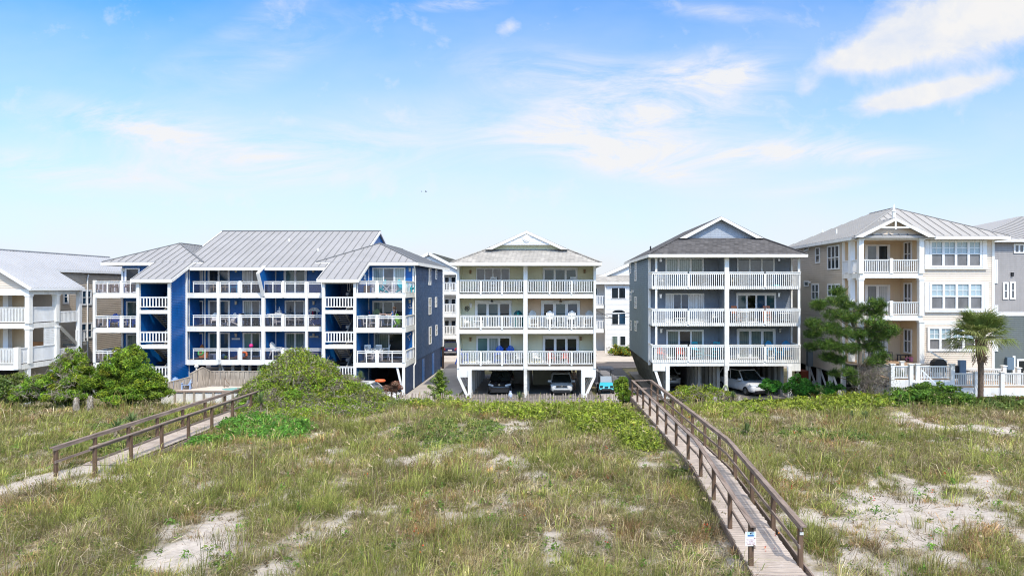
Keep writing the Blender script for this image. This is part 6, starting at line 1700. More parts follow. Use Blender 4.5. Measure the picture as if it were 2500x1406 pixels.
# palmetto by the boardwalk
def palmetto():
    D = 25.6; x = X(1672, D); g = Hs(x, D)
    r = thing('palmetto', 'saw palmetto fan plant with dry grey fronds against the left side of the long boardwalk', 'palmetto', (x, D, g))
    VL = ([], []); V2 = ([], []); pt = MB()
    for i in range(12):
        a = random.uniform(1.6, 4.9); el = random.uniform(.1, 1.2); b = (x+random.uniform(-.05,.05), D, g+.1)
        dv = (math.cos(a)*math.cos(el), math.sin(a)*math.cos(el)*.7-.2, math.sin(el))
        dry = i % 3 == 2
        tip = fan_frond(V2 if dry else VL, b, dv, random.uniform(.25, .55), random.uniform(.4, .6), 18, .4 if not dry else .8, (.30,.25,.19) if dry else random.choice([(.20,.25,.05), (.09,.14,.04), (.28,.30,.09)]), .018)
        pt.bar(b, tip, .018, .012)
    pt.build('petioles', M('palmetto_stalk', (.20,.22,.09), .6, .1, 3, 0), r)
    np_mesh('fronds', np.array(VL[0]), np.clip(np.array(VL[1]), 0, 1), [(0,1,2,3), (3,2,4)], LEAF, r)
    np_mesh('dry_fronds', np.array(V2[0]), np.clip(np.array(V2[1]), 0, 1), [(0,1,2,3), (3,2,4)], DRYB, r)
palmetto()
# dead grey clump with reddish brush beside the truck, prickly pear below it
def dead_clump():
    D = 47.6; x = X(938, D); g = Hs(x, D)
    r = thing('dead_palmetto', 'grey drooping dead palmetto beside the white truck', 'dead plant', (x, D, g))
    m = 900; ang = rng.random(m)*6.28; t = rng.random(m); P = np.stack([x+.3*np.cos(ang)*t, D+.3*np.sin(ang)*t, g+.9-.5*t*rng.random(m)], 1)
    dn = np.stack([np.cos(ang)*.22, np.sin(ang)*.22, -rng.uniform(.2, .55, m)], 1); s = np.stack([-np.sin(ang), np.cos(ang), np.zeros(m)], 1)*.02
    np_mesh('dead_fronds', np.stack([P-s, P+s, P+dn+s*.4, P+dn-s*.4], 1), pal(m, [(.34,.30,.27), (.24,.20,.17), (.15,.12,.10)], (3,2,1), .2), QF, DRYB, r)
    MB().tube([(x, D, g), (x+.02, D, g+.8)], [.06, .05], 6).build('stem', BARKB, r)
    x2 = X(962, D)
    shrub('rusty red brown brush clump right of the drooping dead palmetto', [cl(960, 948, D, .6, .5, .5)], 2600, .045, [(.25,.12,.08), (.33,.20,.14), (.16,.10,.06)], (3,2,2), name='dry_shrub', sub=12)
    x3, D3 = X(985, 46.2), 46.2; r = thing('prickly_pear', 'grey green prickly pear cactus pads spreading at the dune top', 'cactus', (x3, D3, Hs(x3, D3)))
    mb = MB()
    for i in range(34):
        c = V(x3+random.gauss(0, .55), D3+random.gauss(0, .25), Hs(x3, D3)+random.uniform(.1, .5)); a = random.uniform(0, 3.14); u = V(math.cos(a), math.sin(a)*.6, 0)*random.uniform(.07,.11); w = V(random.uniform(-.05,.05), 0, random.uniform(.11,.16))
        mb.prism([c+u*math.cos(k*.785)+w*math.sin(k*.785) for k in range(8)], (0, .035, 0))
    mb.build('pads', M('cactus_green', (.15,.24,.13), .6, .25, 3, 0), r)
dead_clump()
# ================================================================== vehicles
def paint(name, col): return M(name, col, .22, .04, .7, 0, spec=.5, coat=.6)
LENS = M('lamp_lens', (.62, .64, .66), .12, .05, 6, 0); TAIL = M('tail_lens', (.35, .02, .02), .2, .05, 6, 0); PLATE = M('number_plate', (.7, .7, .7), .5, .05, 6, 0)
def car(name, label, loc, rz, col, L=4.6, W=1.86, Hh=1.7, hood=1.12, belt=1.02, cowl=1.2, back=.35, rails=True, rear_view=False, cat='car', slope=.75, roofcol=None, hatch=0):
    r = thing(name, label, cat, (0, 0, 0)); r['_w'] = 0
    P = paint(name + '_paint_%d' % len(WORLD_ROOTS), col); w = W/2; h = L/2
    st = [(-h, .32, .72, .80), (-h+.12, .24, belt-.20, .93), (-h+.5, .22, belt-.08, .985), (-h+hood, .22, belt, 1.), (0, .22, belt+.03, 1.), (h-.5, .22, belt+.04, 1.), (h-.12, .26, belt+.02, .95), (h, .40, belt-.12, .86)]
    vs, fs = [], []
    for (y, z0, z1, k) in st:
        a = w*k; m = z0+(z1-z0)*.55
        vs += [(-a*.86, y, z0), (-a, y, z0+.12), (-a*1.005, y, m), (-a*.97, y, z1-.1), (-a*.80, y, z1), (a*.80, y, z1), (a*.97, y, z1-.1), (a*1.005, y, m), (a, y, z0+.12), (a*.86, y, z0)]
    n = 10
    for i in range(len(st)-1):
        for k in range(n): fs.append((i*n+k, i*n+(k+1) % n, (i+1)*n+(k+1) % n, (i+1)*n+k))
    fs += [tuple(range(n))[::-1], tuple(range((len(st)-1)*n, len(st)*n))]
    b = MB().add(vs, fs).build('body', P, r, smooth=True)
    md = b.modifiers.new('s', 'SUBSURF'); md.levels = md.render_levels = 1
    # cabin
    zb, zt = belt-.02, Hh; y0, y1 = -h+cowl, h-back; ya, yb = y0+slope, y1-.35; a, c = w*.93, w*.74
    q = [(-a,y0,zb),(a,y0,zb),(a,y1,zb),(-a,y1,zb),(-c,ya,zt-.05),(c,ya,zt-.05),(c,yb,zt-.05),(-c,yb,zt-.05)]
    for nm, ix in (('windscreen', (0,1,5,4)), ('rear_window', (2,3,7,6)), ('side_window', (1,2,6,5)), ('side_window', (3,0,4,7))): MB().poly([q[i] for i in ix]).build(nm, WINDSH, r)
    rf = MB().prism([(-c,ya-.05,zt-.06),(c,ya-.05,zt-.06),(c,yb+.08,zt-.06),(-c,yb+.08,zt-.06)], (0,0,.07)); 
    for i, j in ((0,4),(1,5),(2,6),(3,7)): rf.bar(q[i], q[j], .07, .06)
    for s in (-1, 1):
        t = .5; rf.bar((s*a, (y0+y1)/2, zb), (s*c*1.0, (ya+yb)/2, zt-.05), .07, .05)
    ro = rf.build('roof', roofcol or P, r)
    if rails:
        for s in (-1, 1): MB().bar((s*(c-.06), ya+.1, zt+.06), (s*(c-.06), yb, zt+.06), .04, .04).build('roof_rail', CHROME if rails == 2 else BLACK, r)
    for s in (-1, 1):
        for y in (-h+.88, h-.85):
            o = MB().cyl((s*(w-.2), y, .34), (s*(w+.012), y, .34), .34, .34, 18).build('wheel', TYRE, r)
            MB().cyl((s*(w+.0), y, .34), (s*(w+.02), y, .34), .2, .2, 14).build('rim', CHROME, o)
        MB().box(s*(w-.05), s*(w+.2), y0+.12, y0+.3, belt-.02, belt+.13).build('mirror', P, r)
        hl = MB().prism([(s*w*.52, -h+.02, belt-.33), (s*w*.95, -h+.28, belt-.30), (s*w*.98, -h+.42, belt-.16), (s*w*.50, -h+.05, belt-.21)], (0, -.07, .01)).build('headlight', LENS, r)
        MB().prism([(s*w*.62, h-.03, belt-.30), (s*w*.96, h-.14, belt-.28), (s*w*.94, h-.12, belt+.0), (s*w*.66, h-.06, belt-.1)], (0, .08, 0)).build('tail_light', TAIL, r)
    MB().grid((-w*.5, -h-.02, belt-.34), (1,0,0), (0,.05,0), [0,w*.99], [0,.03,.06,.09,.12,.15], lambda i, j: j % 2 == 0).build('grille', BLACK, r)
    MB().box(-w*.72, w*.72, -h-.045, -h+.1, .30, .44).build('bumper', BLACK, r)
    MB().box(-w*.8, w*.8, -h-.03, -h+.2, .2, .29).build('skid_plate', CHROME if rails == 2 else BLACK, r)
    MB().box(-.26, .26, h-.0, h+.03, .62, .76).build('number_plate', PLATE, r)
    MB().box(-w*.8, w*.8, h-.05, h+.05, .36, .5).build('rear_bumper', CHROME, r)
    MB().cyl((0, -h-.05, belt-.2), (0, -h-.02, belt-.2), .08, .08, 12).build('badge', CHROME, r)
    if hatch: MB().prism([(-c,yb,zt),(c,yb,zt),(c,yb+.95,zt+.28),(-c,yb+.95,zt+.28)], (0,0,-.05)).build('raised_tailgate', P, r)
    r.location = loc; r.rotation_euler = (0, 0, rz)
    return r
def gz(px, D): return X(px, D)
car('parked_car', 'black SUV facing out in the left bay of the middle house carport', (X(1218.5, 54.6), 54.75+2.3, .03), 0, (.012,.014,.02))
car('parked_car', 'dark SUV with roof rack bars parked behind the front black SUV', (X(1220, 60), 63.2, .03), 0, (.015,.015,.018), Hh=1.85, rails=2)
car('parked_car', 'white compact hatchback facing out in the right bay of the middle house carport', (X(1371.5, 54.4), 54.5+2.25, .03), 0, (.62,.62,.60), L=4.5, W=1.8, Hh=1.52, belt=.95, hood=1.0, cowl=.95, slope=1.0, rails=False, roofcol=M('pale_grey_roof', (.45,.46,.45), .3, .05, 2, 0))
car('parked_car', 'black SUV with its tailgate raised behind the white compact car', (X(1371, 60), 62.4, .03), math.pi, (.012,.012,.014), Hh=1.8, hatch=1)
car('parked_car', 'large white SUV with sunroof angled in the right bay of the slate blue carport', (X(1836, 52.3), 52.0+2.6, .32), .34, (.70,.70,.70), L=5.0, W=1.98, Hh=1.8, belt=1.1, hood=1.25, cowl=1.3)
car('parked_car', 'silver hatchback with open bonnet half hidden in the left bay of the slate blue carport', (X(1631, 57), 58.6, .32), .05, (.50,.50,.50), L=4.6, W=1.82, Hh=1.6, belt=1.0)
car('parked_car', 'dark blue SUV seen from behind across the street below the white balconies', (X(1098.5, 86.3), 86.3+2.3, .05), math.pi, (.012,.018,.06), Hh=1.7, W=1.85)
car('parked_car', 'white car almost hidden behind the green mound with an orange float on its roof', (X(893, 49.3), 50.0, .0), 1.5, (.62,.62,.62), L=4.6, Hh=1.72)
fl = MB().lathe([(.0,0),(.42,.02),(.5,.10),(.42,.18),(.0,.17)], (0,0,0), 16)
f_ = fl.build('pool_float', M('orange_vinyl', (.75,.12,.02), .4, .08, 3, 0)); f_.location = (X(924, 49.3), 49.8, 1.75); f_.scale = (.8, .6, 1)
tag(f_, 'orange inflatable lying on the roof of the hidden white car', 'float')
def golf_cart():
    D = 55.; x = X(1481, D)
    r = thing('golf_cart', 'turquoise golf cart with black roof parked between the middle and slate blue houses', 'golf cart', (x, D, .02))
    TQ = paint('turquoise_paint', (.01,.42,.52)); y = D
    b = MB().add([(x-.55,y,.42),(x+.55,y,.42),(x+.6,y+.1,.62),(x-.6,y+.1,.62),(x-.5,y+.45,.95),(x+.5,y+.45,.95),(x+.56,y+.7,.72),(x-.56,y+.7,.72),(x-.58,y+.6,.4),(x+.58,y+.6,.4)],
        [(0,1,2,3),(3,2,5,4),(4,5,6,7),(0,3,4,7,8),(1,9,6,5,2),(8,9,1,0),(7,6,9,8)]).build('front_cowl', TQ, r)
    for s in (-1, 1):
        MB().box(x+s*.3, x+s*.52, y+.0, y+.12, .60, .72).build('headlight', BLACK, r)
        for yy in (y+.35, y+2.0):
            o = MB().cyl((x+s*.42, yy, .30), (x+s*.64, yy, .30), .30, .30, 16).build('wheel', TYRE, r)
            MB().cyl((x+s*.63, yy, .3), (x+s*.65, yy, .3), .15, .15, 10).build('rim', CHROME, o)
        MB().bar((x+s*.5, y+.5, .9), (x+s*.48, y+.75, 1.93), .05).build('roof_strut', BLACK, r); MB().bar((x+s*.5, y+1.9, .7), (x+s*.48, y+2.0, 1.93), .05).build('roof_strut', BLACK, r)
    MB().prism([(x-.62,y+.4,1.93),(x+.62,y+.4,1.93),(x+.62,y+2.3,1.97),(x-.62,y+2.3,1.97)], (0,0,.09)).box(x-.4, x+.4, y+.6, y+2.1, 2.03, 2.07).build('roof', M('black_canopy', (.035,.04,.055), .45, .1, 2, 0), r)
    MB().prism([(x-.46,y+.5,.95),(x+.46,y+.5,.95),(x+.45,y+.66,1.42),(x-.45,y+.66,1.42)], (0,.02,0)).build('windscreen', M('pale_screen', (.34,.38,.42), .2, .1, 3, 0), r)
    MB().box(x-.55, x+.55, y+1.1, y+1.6, .5, .78).box(x-.55, x+.55, y+1.55, y+1.7, .78, 1.25).build('seat', BLACK, r)
    MB().box(x-.58, x+.58, y+.6, y+2.3, .32, .42).build('chassis', BLACK, r)
    MB().box(x-.4, x+.4, y-.08, y, .38, .5).build('bumper', BLACK, r)
    MB().box(x-.14, x+.14, y-.03, y+.04, .6, .68).build('grille', BLACK, r)
golf_cart()
bag = MB().lathe([(.10,0),(.17,.12),(.16,.32),(.07,.48),(.1,.56)], (X(1246, 53.2), 53.2, .03), 9)
tag(bag.build('plastic_bag', M('pale_blue_bag', (.45,.52,.68), .4, .25, 6, 0)), 'pale blue and white bag standing beside the black SUV bumper', 'bag')

# ================================================================== furniture
COLS = {}
def cm(name, col):
    if name not in COLS: COLS[name] = M(name + '_furniture', col, .5, .08, 3, .04)
    return COLS[name]
PAL = dict(white=(.74,.74,.72), teal=(.01,.42,.50), blue=(.01,.09,.48), sky=(.30,.42,.66), green=(.20,.50,.03), navy=(.02,.035,.09), cobalt=(.01,.24,.46), dark=(.03,.032,.04), brown=(.13,.085,.06), tan=(.40,.33,.23), coral=(.55,.13,.10), grey=(.22,.22,.22), orange=(.50,.16,.06), turq=(.01,.33,.42), palegreen=(.30,.42,.22), dteal=(.0,.13,.15), pink=(.72,.28,.46))
PROTO = {}
def fin(r): r['_w'] = 0; return r
def adirondack(col, tall=False):
    k = ('adirondack', col, tall)
    if k in PROTO: return PROTO[k]
    m = cm(col, PAL[col]); r = thing('tall_adirondack_chair' if tall else 'adirondack_chair', '', 'chair'); r['_w'] = 0
    z = .38 if not tall else .72
    s = MB()
    for i in range(5): s.box(-.28, .28, -.30+i*.11, -.205+i*.11, z+.03-i*.022, z+.055-i*.022)
    s.build('seat', m, r)
    b = MB()
    for i in range(6):
        x = -.27+i*.092; h = .74-abs(i-2.5)**2*.03
        b.bar((x+.045, .18, z-.05), (x*1.12+.05, .18+.30*h, z-.05+h), .082, .02, up=(0,1,0))
    b.bar((-.27,.24,z+.15), (.27,.24,z+.15), .03, .07); b.build('backrest', m, r)
    for sx in (-1, 1):
        MB().box(sx*.27, sx*.41, -.36, .28, z+.20, z+.225).build('arm', m, r)
        MB().bar((sx*.33, -.30 if not tall else -.36, 0), (sx*.33, -.28, z+.2), .09, .03, up=(0,1,0)).build('leg', m, r)
        MB().bar((sx*.31, .52 if not tall else .42, 0), (sx*.31, -.3 if not tall else .1, z+.0), .03, .11).build('leg', m, r)
    if tall: MB().bar((-.33, -.36, .3), (.33, -.36, .3), .03, .08).build('footrest', m, r)
    PROTO[k] = r; return r
def patio_chair(col, rocker=False, bar=False):
    k = ('patio', col, bar)
    if k in PROTO: return PROTO[k]
    m = cm(col, PAL[col]); r = thing('bar_chair' if bar else 'patio_chair', '', 'chair'); r['_w'] = 0
    z = .43 if not bar else .72
    MB().box(-.25, .25, -.25, .25, z, z+.05).build('seat', m, r)
    us = []
    for i in range(6): us += [i*.092, i*.092+.045]
    b = MB().grid((-.25, .24, z+.05), (1,0,0), (0,.03,0), us, [0,.08,.45,.55], lambda i, j: j != 1 or i % 2 == 0); 
    for i, v in enumerate(b.v): b.v[i] = (v[0], v[1]+(v[2]-z)*.2, v[2])
    b.build('backrest', m, r)
    for sx in (-1, 1):
        MB().bar((sx*.25, -.27, z+.25), (sx*.25, .3, z+.28), .05, .03).build('arm', m, r)
        MB().bar((sx*.27, -.29, 0), (sx*.25, -.24, z+.25), .045).build('leg', m, r)
        MB().bar((sx*.27, .30, 0), (sx*.25, .24, z+.05), .045).build('leg', m, r)
    if bar:
        for zz in (.25, .48): MB().bar((-.26, -.27, zz), (.26, -.27, zz), .03, .06).build('stretcher', m, r)
    PROTO[k] = r; return r
def barrel_chair(col):
    k = ('barrel', col)
    if k in PROTO: return PROTO[k]
    m = cm(col, PAL[col]); r = thing('wicker_chair', '', 'chair'); r['_w'] = 0
    MB().lathe([(.27,.36),(.29,.40),(.28,.45),(.0,.46)], (0,0,0), 14).build('seat', m, r)
    vs, fs = [], []; n = 13
    for j, (R, z) in enumerate(((.28,.42),(.31,.65),(.33,.80),(.33,.92))):
        for i in range(n):
            a = math.pi*(-.12+1.24*i/(n-1)); d = 1 - abs(i-(n-1)/2)/((n-1)/2)
            vs.append((R*math.cos(a), R*math.sin(a)*.95, z if j < 2 else z-.22*(1-d)))
    for j in range(3):
        for i in range(n-1): fs.append((j*n+i, j*n+i+1, (j+1)*n+i+1, (j+1)*n+i))
    o = MB().add(vs, fs).build('backrest', m, r); md = o.modifiers.new('t', 'SOLIDIFY'); md.thickness = .03
    for sx in (-1, 1):
        for sy in (-1, 1): MB().bar((sx*.24, sy*.22, 0), (sx*.2, sy*.2, .4), .035).build('leg', m, r)
    PROTO[k] = r; return r
def table(col, w=.8, h=.72, rnd=False, xleg=False):
    k = ('table', col, w, h, rnd, xleg)
    if k in PROTO: return PROTO[k]
    m = cm(col, PAL[col]); r = thing('folding_table' if xleg else 'patio_table', '', 'table'); r['_w'] = 0
    if rnd: MB().lathe([(.0,h-.04),(w/2,h-.04),(w/2,h),(.0,h)], (0,0,0), 18).build('table_top', m, r)
    else: MB().box(-w/2, w/2, -w*.4, w*.4, h-.04, h).build('table_top', m, r)
    if xleg:
        for sy in (-1, 1):
            MB().bar((-w*.42, sy*w*.3, 0), (w*.42, sy*w*.3, h-.05), .05, .03, up=(0,1,0)).build('leg', m, r); MB().bar((w*.42, sy*w*.33, 0), (-w*.42, sy*w*.33, h-.05), .05, .03, up=(0,1,0)).build('leg', m, r)
    else:
        for sx in (-1, 1):
            for sy in (-1, 1): MB().bar((sx*w*.4, sy*w*.3, 0), (sx*w*.38, sy*w*.28, h-.04), .06).build('leg', m, r)
        MB().bar((-w*.4, -w*.3, h*.35), (w*.4, -w*.3, h*.35), .03, .06).build('stretcher', m, r)
    PROTO[k] = r; return r
def put(p, px, D, z, rz, label, cat='chair', s=1.0):
    place(p, (X(px, D), D, z), rz, label, cat, s=s)
AD, PC, BC, TB = adirondack, patio_chair, barrel_chair, table
B1, B2, B3 = 2.61, 5.41, 8.21           # blue building floors
# blue, left balcony
put(PC('brown'), 279, 56.6, B3, .5, 'brown wicker chair nearest the left end of the top left blue balcony')
put(PC('brown'), 309, 56.4, B3, .1, 'brown wicker chair in the middle of the top left blue balcony')
put(PC('brown'), 328, 56.6, B3, -.6, 'brown wicker chair beside the stair tower on the top left blue balcony')
put(AD('blue'), 280, 56.6, B2, .4, 'bright blue adirondack chair left of the white side table on the middle left blue balcony')
put(AD('blue'), 326, 56.6, B2, -.4, 'bright blue adirondack chair by the stair tower on the middle left blue balcony')
put(TB('white', .7, .45), 303, 55.9, B2, 0, 'low white table between the two bright blue adirondack chairs', 'table')
# blue, middle bays
put(PC('tan'), 524, 58.3, B3, 1.0, 'beige sling chair beside the grey air conditioner on the top blue balcony')
put(PC('tan'), 552, 58.3, B3, 1.0, 'second beige sling chair right of the first on the top blue balcony')
put(PC('cobalt'), 574, 58.4, B3, 0, 'blue folding chair against the blue wall of the top balcony')
put(TB('dark', 1.2, .72), 612, 58.3, B3, 0, 'dark dining table at the right end of the top left blue bay', 'table')
put(PC('dark'), 598, 58.4, B3, 1.4, 'dark chair at the left end of the top balcony dining table')
put(PC('dark'), 627, 58.4, B3, -1.4, 'dark chair at the right end of the top balcony dining table')
put(AD('white'), 526, 58.3, B2, .5, 'white adirondack chair with a red cushion, left of the small white table')
put(AD('white'), 564, 58.3, B2, -.5, 'white adirondack chair right of the small white table on the middle blue balcony')
put(TB('white', .6, .6), 546, 58.0, B2, 0, 'small white table between two white adirondack chairs', 'table')
put(PC('dark'), 598, 58.2, B2, 1.2, 'dark chair left of the dark table on the middle blue balcony')
put(PC('dark'), 630, 58.2, B2, -1.2, 'dark chair right of the dark table on the middle blue balcony')
put(TB('dark', .9, .6), 614, 58.4, B2, 0, 'dark low table behind the rail of the middle left blue bay', 'table')
put(PC('white', bar=True), 663, 58., B2, 1.4, 'white bar chair at the left of the white bar table on the middle blue balcony')
put(TB('white', .9, 1.0), 681, 58.2, B2, 0, 'white bar table carrying a stacked ornament on the middle blue balcony', 'table')
put(PC('grey'), 708, 58.4, B2, .8, 'grey lounger chair left of its neighbour behind the middle rail')
put(PC('grey'), 733, 58.4, B2, .8, 'grey lounger chair nearest the balcony post behind the middle rail')
put(TB('white', .7, .75, xleg=True), 757, 57.9, B2, 0, 'white cross-legged folding table below the shell shaped towel rack', 'table')
put(BC('grey'), 686, 58.6, B1, 0, 'grey wicker chair behind the round table on the lowest blue balcony')
put(BC('grey'), 727, 58.2, B1, -.7, 'grey wicker chair right of the round table above the green mound')
put(TB('grey', 1.2, .74, rnd=True), 704, 58.1, B1, 0, 'grey round table between the wicker chairs', 'table')
put(AD('white', True), 672, 58.0, B1, 1.2, 'tall white chair left of the grey round table')
put(TB('grey', 1.0, .45), 770, 58.3, B1, 0, 'grey bench against the lowest blue wall by the stair tower', 'bench')
# blue, right balcony
put(PC('grey'), 913, 57., B3, .5, 'grey slatted chair between the wicker box and left turquoise chair')
put(AD('teal'), 930, 56.4, B3, -.9, 'turquoise adirondack chair left of the white folding tables')
put(TB('white', .7, .68, xleg=True), 945, 56.2, B3, 0, 'white cross-legged folding table between the turquoise chairs, the left one', 'table')
put(TB('white', .75, .68), 960, 56.6, B3, 0, 'white straight-legged table beside the cross-legged one on the top right balcony', 'table')
put(AD('teal'), 983, 56.4, B3, 1.0, 'turquoise adirondack chair right of the white folding tables')
put(AD('teal'), 1000, 57.3, B3, 1.4, 'turquoise adirondack chair seen through the side rail at the balcony corner')
put(AD('white', True), 884, 56.2, B2, 1.3, 'tall white adirondack chair at the left end of the right blue balcony')
put(TB('white', 1.0, 1.0), 917, 56.2, B2, 0, 'tall white table where the reclining person rests their feet', 'table')
put(AD('palegreen', True), 917, 57.6, B2, 0, 'pale green chair behind the tall white table on the right balcony')
put(AD('white', True), 957, 56.2, B2, -1.35, 'tall white chair in which the person in the straw hat reclines')
put(AD('green'), 976, 56.1, B2, .9, 'lime green adirondack chair in the corner of the right blue balcony')
put(PC('white', bar=True), 899, 55.9, B1, .4, 'white bar chair at the left of the lowest right blue balcony')
put(PC('white', bar=True), 922, 55.9, B1, 0, 'white bar chair in front of the white high table')
put(TB('white', .9, 1.0), 922, 56.9, B1, 0, 'white high table on the lowest right blue balcony', 'table')
put(PC('white', bar=True), 940, 56.5, B1, -1.1, 'white bar chair right of the white high table')
put(BC('navy'), 905, 57.8, B1, .2, 'navy chair against the wall of the lowest right blue balcony')
# middle house
C1, C2, C3 = 2.56, 5.39, 8.16
put(TB('white', 1.1, .42), 1157, 54.6, C3, 0, 'low white bench behind the rail of the top left pale green balcony', 'bench')
put(PC('white', bar=True), 1204, 54.5, C3, 0, 'white tall chair in front of the screen door on the top left pale green balcony')
put(TB('grey', .9, .7), 1238, 54.6, C3, 0, 'grey table right of the white tall chair, top left pale green balcony', 'table')
put(AD('white'), 1270, 54.6, C3, .6, 'white low chair in the right corner of the top left pale green balcony')
put(AD('tan', False), 1346, 54.7, C3, .3, 'tan fan-backed chair before the top right glass doors')
put(PC('white', bar=True), 1396, 54.4, C3, -.3, 'white tall chair at the right door of the top right balcony')
put(PC('grey'), 1303, 54.6, C3, .3, 'grey chair at the left end of the top right pale green balcony')
put(TB('grey', .8, .6), 1420, 54.6, C3, 0, 'grey table at the right end of the top right pale green balcony', 'table')
put(AD('dteal', True), 1266, 54.8, C2, .3, 'dark teal tall chair nearest the glass doors on the middle left balcony')
put(AD('dteal', True), 1276, 54.3, C2, .9, 'dark teal tall chair beside the centre post on the middle left balcony')
put(PC('white'), 1140, 54.6, C2, .3, 'white chair under the ship wheel on the middle left balcony')
put(TB('white', .8, .6), 1168, 54.6, C2, 0, 'white table right of the ship wheel behind the rail', 'table')
put(AD('white', True), 1343, 54.1, C2, .05, 'tall white fan-backed chair left of the white table on the peach balcony')
put(AD('white', True), 1396, 54.1, C2, -.05, 'tall white fan-backed chair right of the white table on the peach balcony')
put(TB('white', .6, .95), 1369, 54.2, C2, 0, 'narrow white table between the two tall white fan-backed chairs', 'table')
put(AD('white', True), 1301, 54.8, C2, .2, 'white fan-backed chair in the left corner of the peach balcony')
put(AD('white', True), 1437, 54.8, C2, -.2, 'white fan-backed chair in the right corner of the peach balcony')
put(AD('blue', True), 1128, 54.4, C1, 1.0, 'tall royal blue chair at the left end of the lowest pale green balcony')
put(AD('blue', True), 1219, 54.6, C1, 0, 'tall royal blue chair left of the white bar table')
put(AD('blue', True), 1245, 54.7, C1, 0, 'tall royal blue chair behind the white bar table')
put(TB('white', 1.0, .98), 1243, 54.0, C1, 0, 'white bar table by the rail of the lowest left pale green balcony', 'table')
put(PC('white'), 1266, 54.1, C1, -.4, 'white chair right of the white bar table near the centre post')
put(PC('white'), 1310, 54.4, C1, .5, 'white chair at the left end of the lowest right pale green balcony')
put(PC('coral'), 1345, 54.5, C1, .2, 'red chair nearest the left glass door on the lowest right balcony')
put(PC('coral'), 1378, 54.5, C1, -.2, 'red chair before the right glass door on the lowest right balcony')
put(TB('grey', .9, .7), 1361, 54.6, C1, 0, 'grey table between the two red chairs', 'table')
put(BC('dark'), 1420, 54.7, C1, .1, 'black barrel chair under the wall lamp on the lowest right balcony')
put(BC('dark'), 1446, 54.6, C1, .3, 'black barrel chair partly hidden by the right corner post')
put(BC('dark'), 1400, 54.9, C1, .1, 'black barrel chair against the right glass door')
# slate blue house
S1, S2, S3 = 3.11, 5.89, 8.67
put(PC('white'), 1618, 52.5, S3, .5, 'white plastic chair at the left end of the top left slate balcony')
put(BC('dark'), 1702, 52.7, S3, .2, 'black wicker chair before the drapes on the top left slate balcony')
put(BC('dark'), 1716, 52.8, S3, -.3, 'second black wicker chair right of the drapes, top left slate balcony')
put(BC('dark'), 1747, 52.6, S3, -.4, 'black wicker chair by the centre wall of the top left slate balcony')
put(PC('tan'), 1787, 52.5, S3, .6, 'tan chair against the centre wall on the top right slate balcony')
put(BC('tan'), 1798, 52.7, S3, .2, 'tan rounded chair at the left of the dark glass doors')
put(PC('tan'), 1925, 52.5, S3, -.6, 'tan sling chair at the right end of the top right slate balcony')
put(PC('white'), 1748, 52.3, S2, -.4, 'white plastic chair near the centre wall of the middle left slate balcony')
put(TB('white', .8, .4), 1660, 52.7, S2, 0, 'low white table below the blue curtains', 'table')
put(PC('orange', bar=True), 1798, 52.6, S2, .3, 'orange wood bar chair left of the open door, middle right slate balcony')
put(PC('orange', bar=True), 1872, 52.6, S2, -.2, 'orange wood bar chair right of the open door, middle right slate balcony')
put(TB('white', .9, .9), 1812, 52.4, S2, 0, 'white high table beside the orange wood chair', 'table')
put(TB('white', 1.0, .8), 1915, 52.5, S2, 0, 'white table at the right end of the middle right slate balcony', 'table')
put(PC('coral'), 1614, 52.5, S1, .1, 'coral red chair in the left corner of the lowest slate balcony')
put(PC('coral'), 1661, 52.5, S1, -.1, 'coral red chair before the left glass door of the lowest slate balcony')
put(PC('turq', bar=True), 1701, 52.6, S1, .3, 'turquoise bar chair left of the turquoise table')
put(PC('turq', bar=True), 1749, 52.6, S1, -.3, 'turquoise bar chair right of the turquoise table')
put(TB('turq', .9, 1.0), 1726, 52.5, S1, 0, 'turquoise bar table on the lowest left slate balcony', 'table')
put(AD('cobalt', True), 1880, 52.6, S1, .05, 'tall blue fan-backed chair before the curtained door, left of two')
put(AD('cobalt', True), 1922, 52.6, S1, -.05, 'tall blue fan-backed chair by the right corner, right of two')
put(TB('cobalt', .5, .6), 1901, 52.4, S1, 0, 'small blue table between the two blue fan-backed chairs', 'table')
# beige house porch, pool terrace
put(PC('dark'), 2166, 48.2, 3.41, 1.5, 'dark wooden chair on the beige house porch beside the pine')
put(TB('dark', .75, .45), 2205, 48.6, 3.41, 0, 'low black bench on the tan porch', 'bench')
put(AD('sky'), 430, 47.9, 1.49, .75, 'light blue adirondack chair turned sideways at the pool fence', s=.78)
put(AD('sky'), 456, 47.95, 1.49, .25, 'light blue adirondack chair facing the sea beside the tall board fence', s=.78)

# ---- small things on the balconies
def small(mb, name, label, cat, mat): return tag(mb.build(name, mat), label, cat)
small(MB().box(X(503,58.6), X(512,58.6), 58.4, 59., B3, B3+.75), 'air_conditioner', 'pale grey air conditioner box on the top blue balcony', 'air conditioner', M('ac_grey', (.42,.44,.48), .5, .1, 5, .1))
wb = MB().box(X(890,57), X(901,57), 56.8, 57.4, B3, B3+.6); small(wb, 'wicker_box', 'brown wicker storage box at the left end of the top right blue balcony', 'box', cm('brown', PAL['brown']))
cb = thing('cool_box', 'white cool box with grey side standing behind the lowest blue rail', 'cool box', (X(521, 57.6), 57.6, B1))
MB().box(X(511,57.6), X(530,57.6), 57.5, 57.9, B1, B1+.38).build('body', WHITE, cb); MB().box(X(510,57.6), X(531,57.6), 57.46, 57.94, B1+.38, B1+.44).build('lid', WHITE, cb); MB().box(X(514,57.6), X(522,57.6), 57.48, 57.5, B1+.06, B1+.34).build('side_panel', cm('grey', PAL['grey']), cb)
tw = MB().prism([(X(488,58.8),58.6,B1),(X(508,58.8),58.6,B1),(X(509,58.8),58.8,B1+.75),(X(500,58.8),58.8,B1+.62),(X(492,58.8),58.8,B1+1.15),(X(488,58.8),58.8,B1+.95)], (0,.2,0))
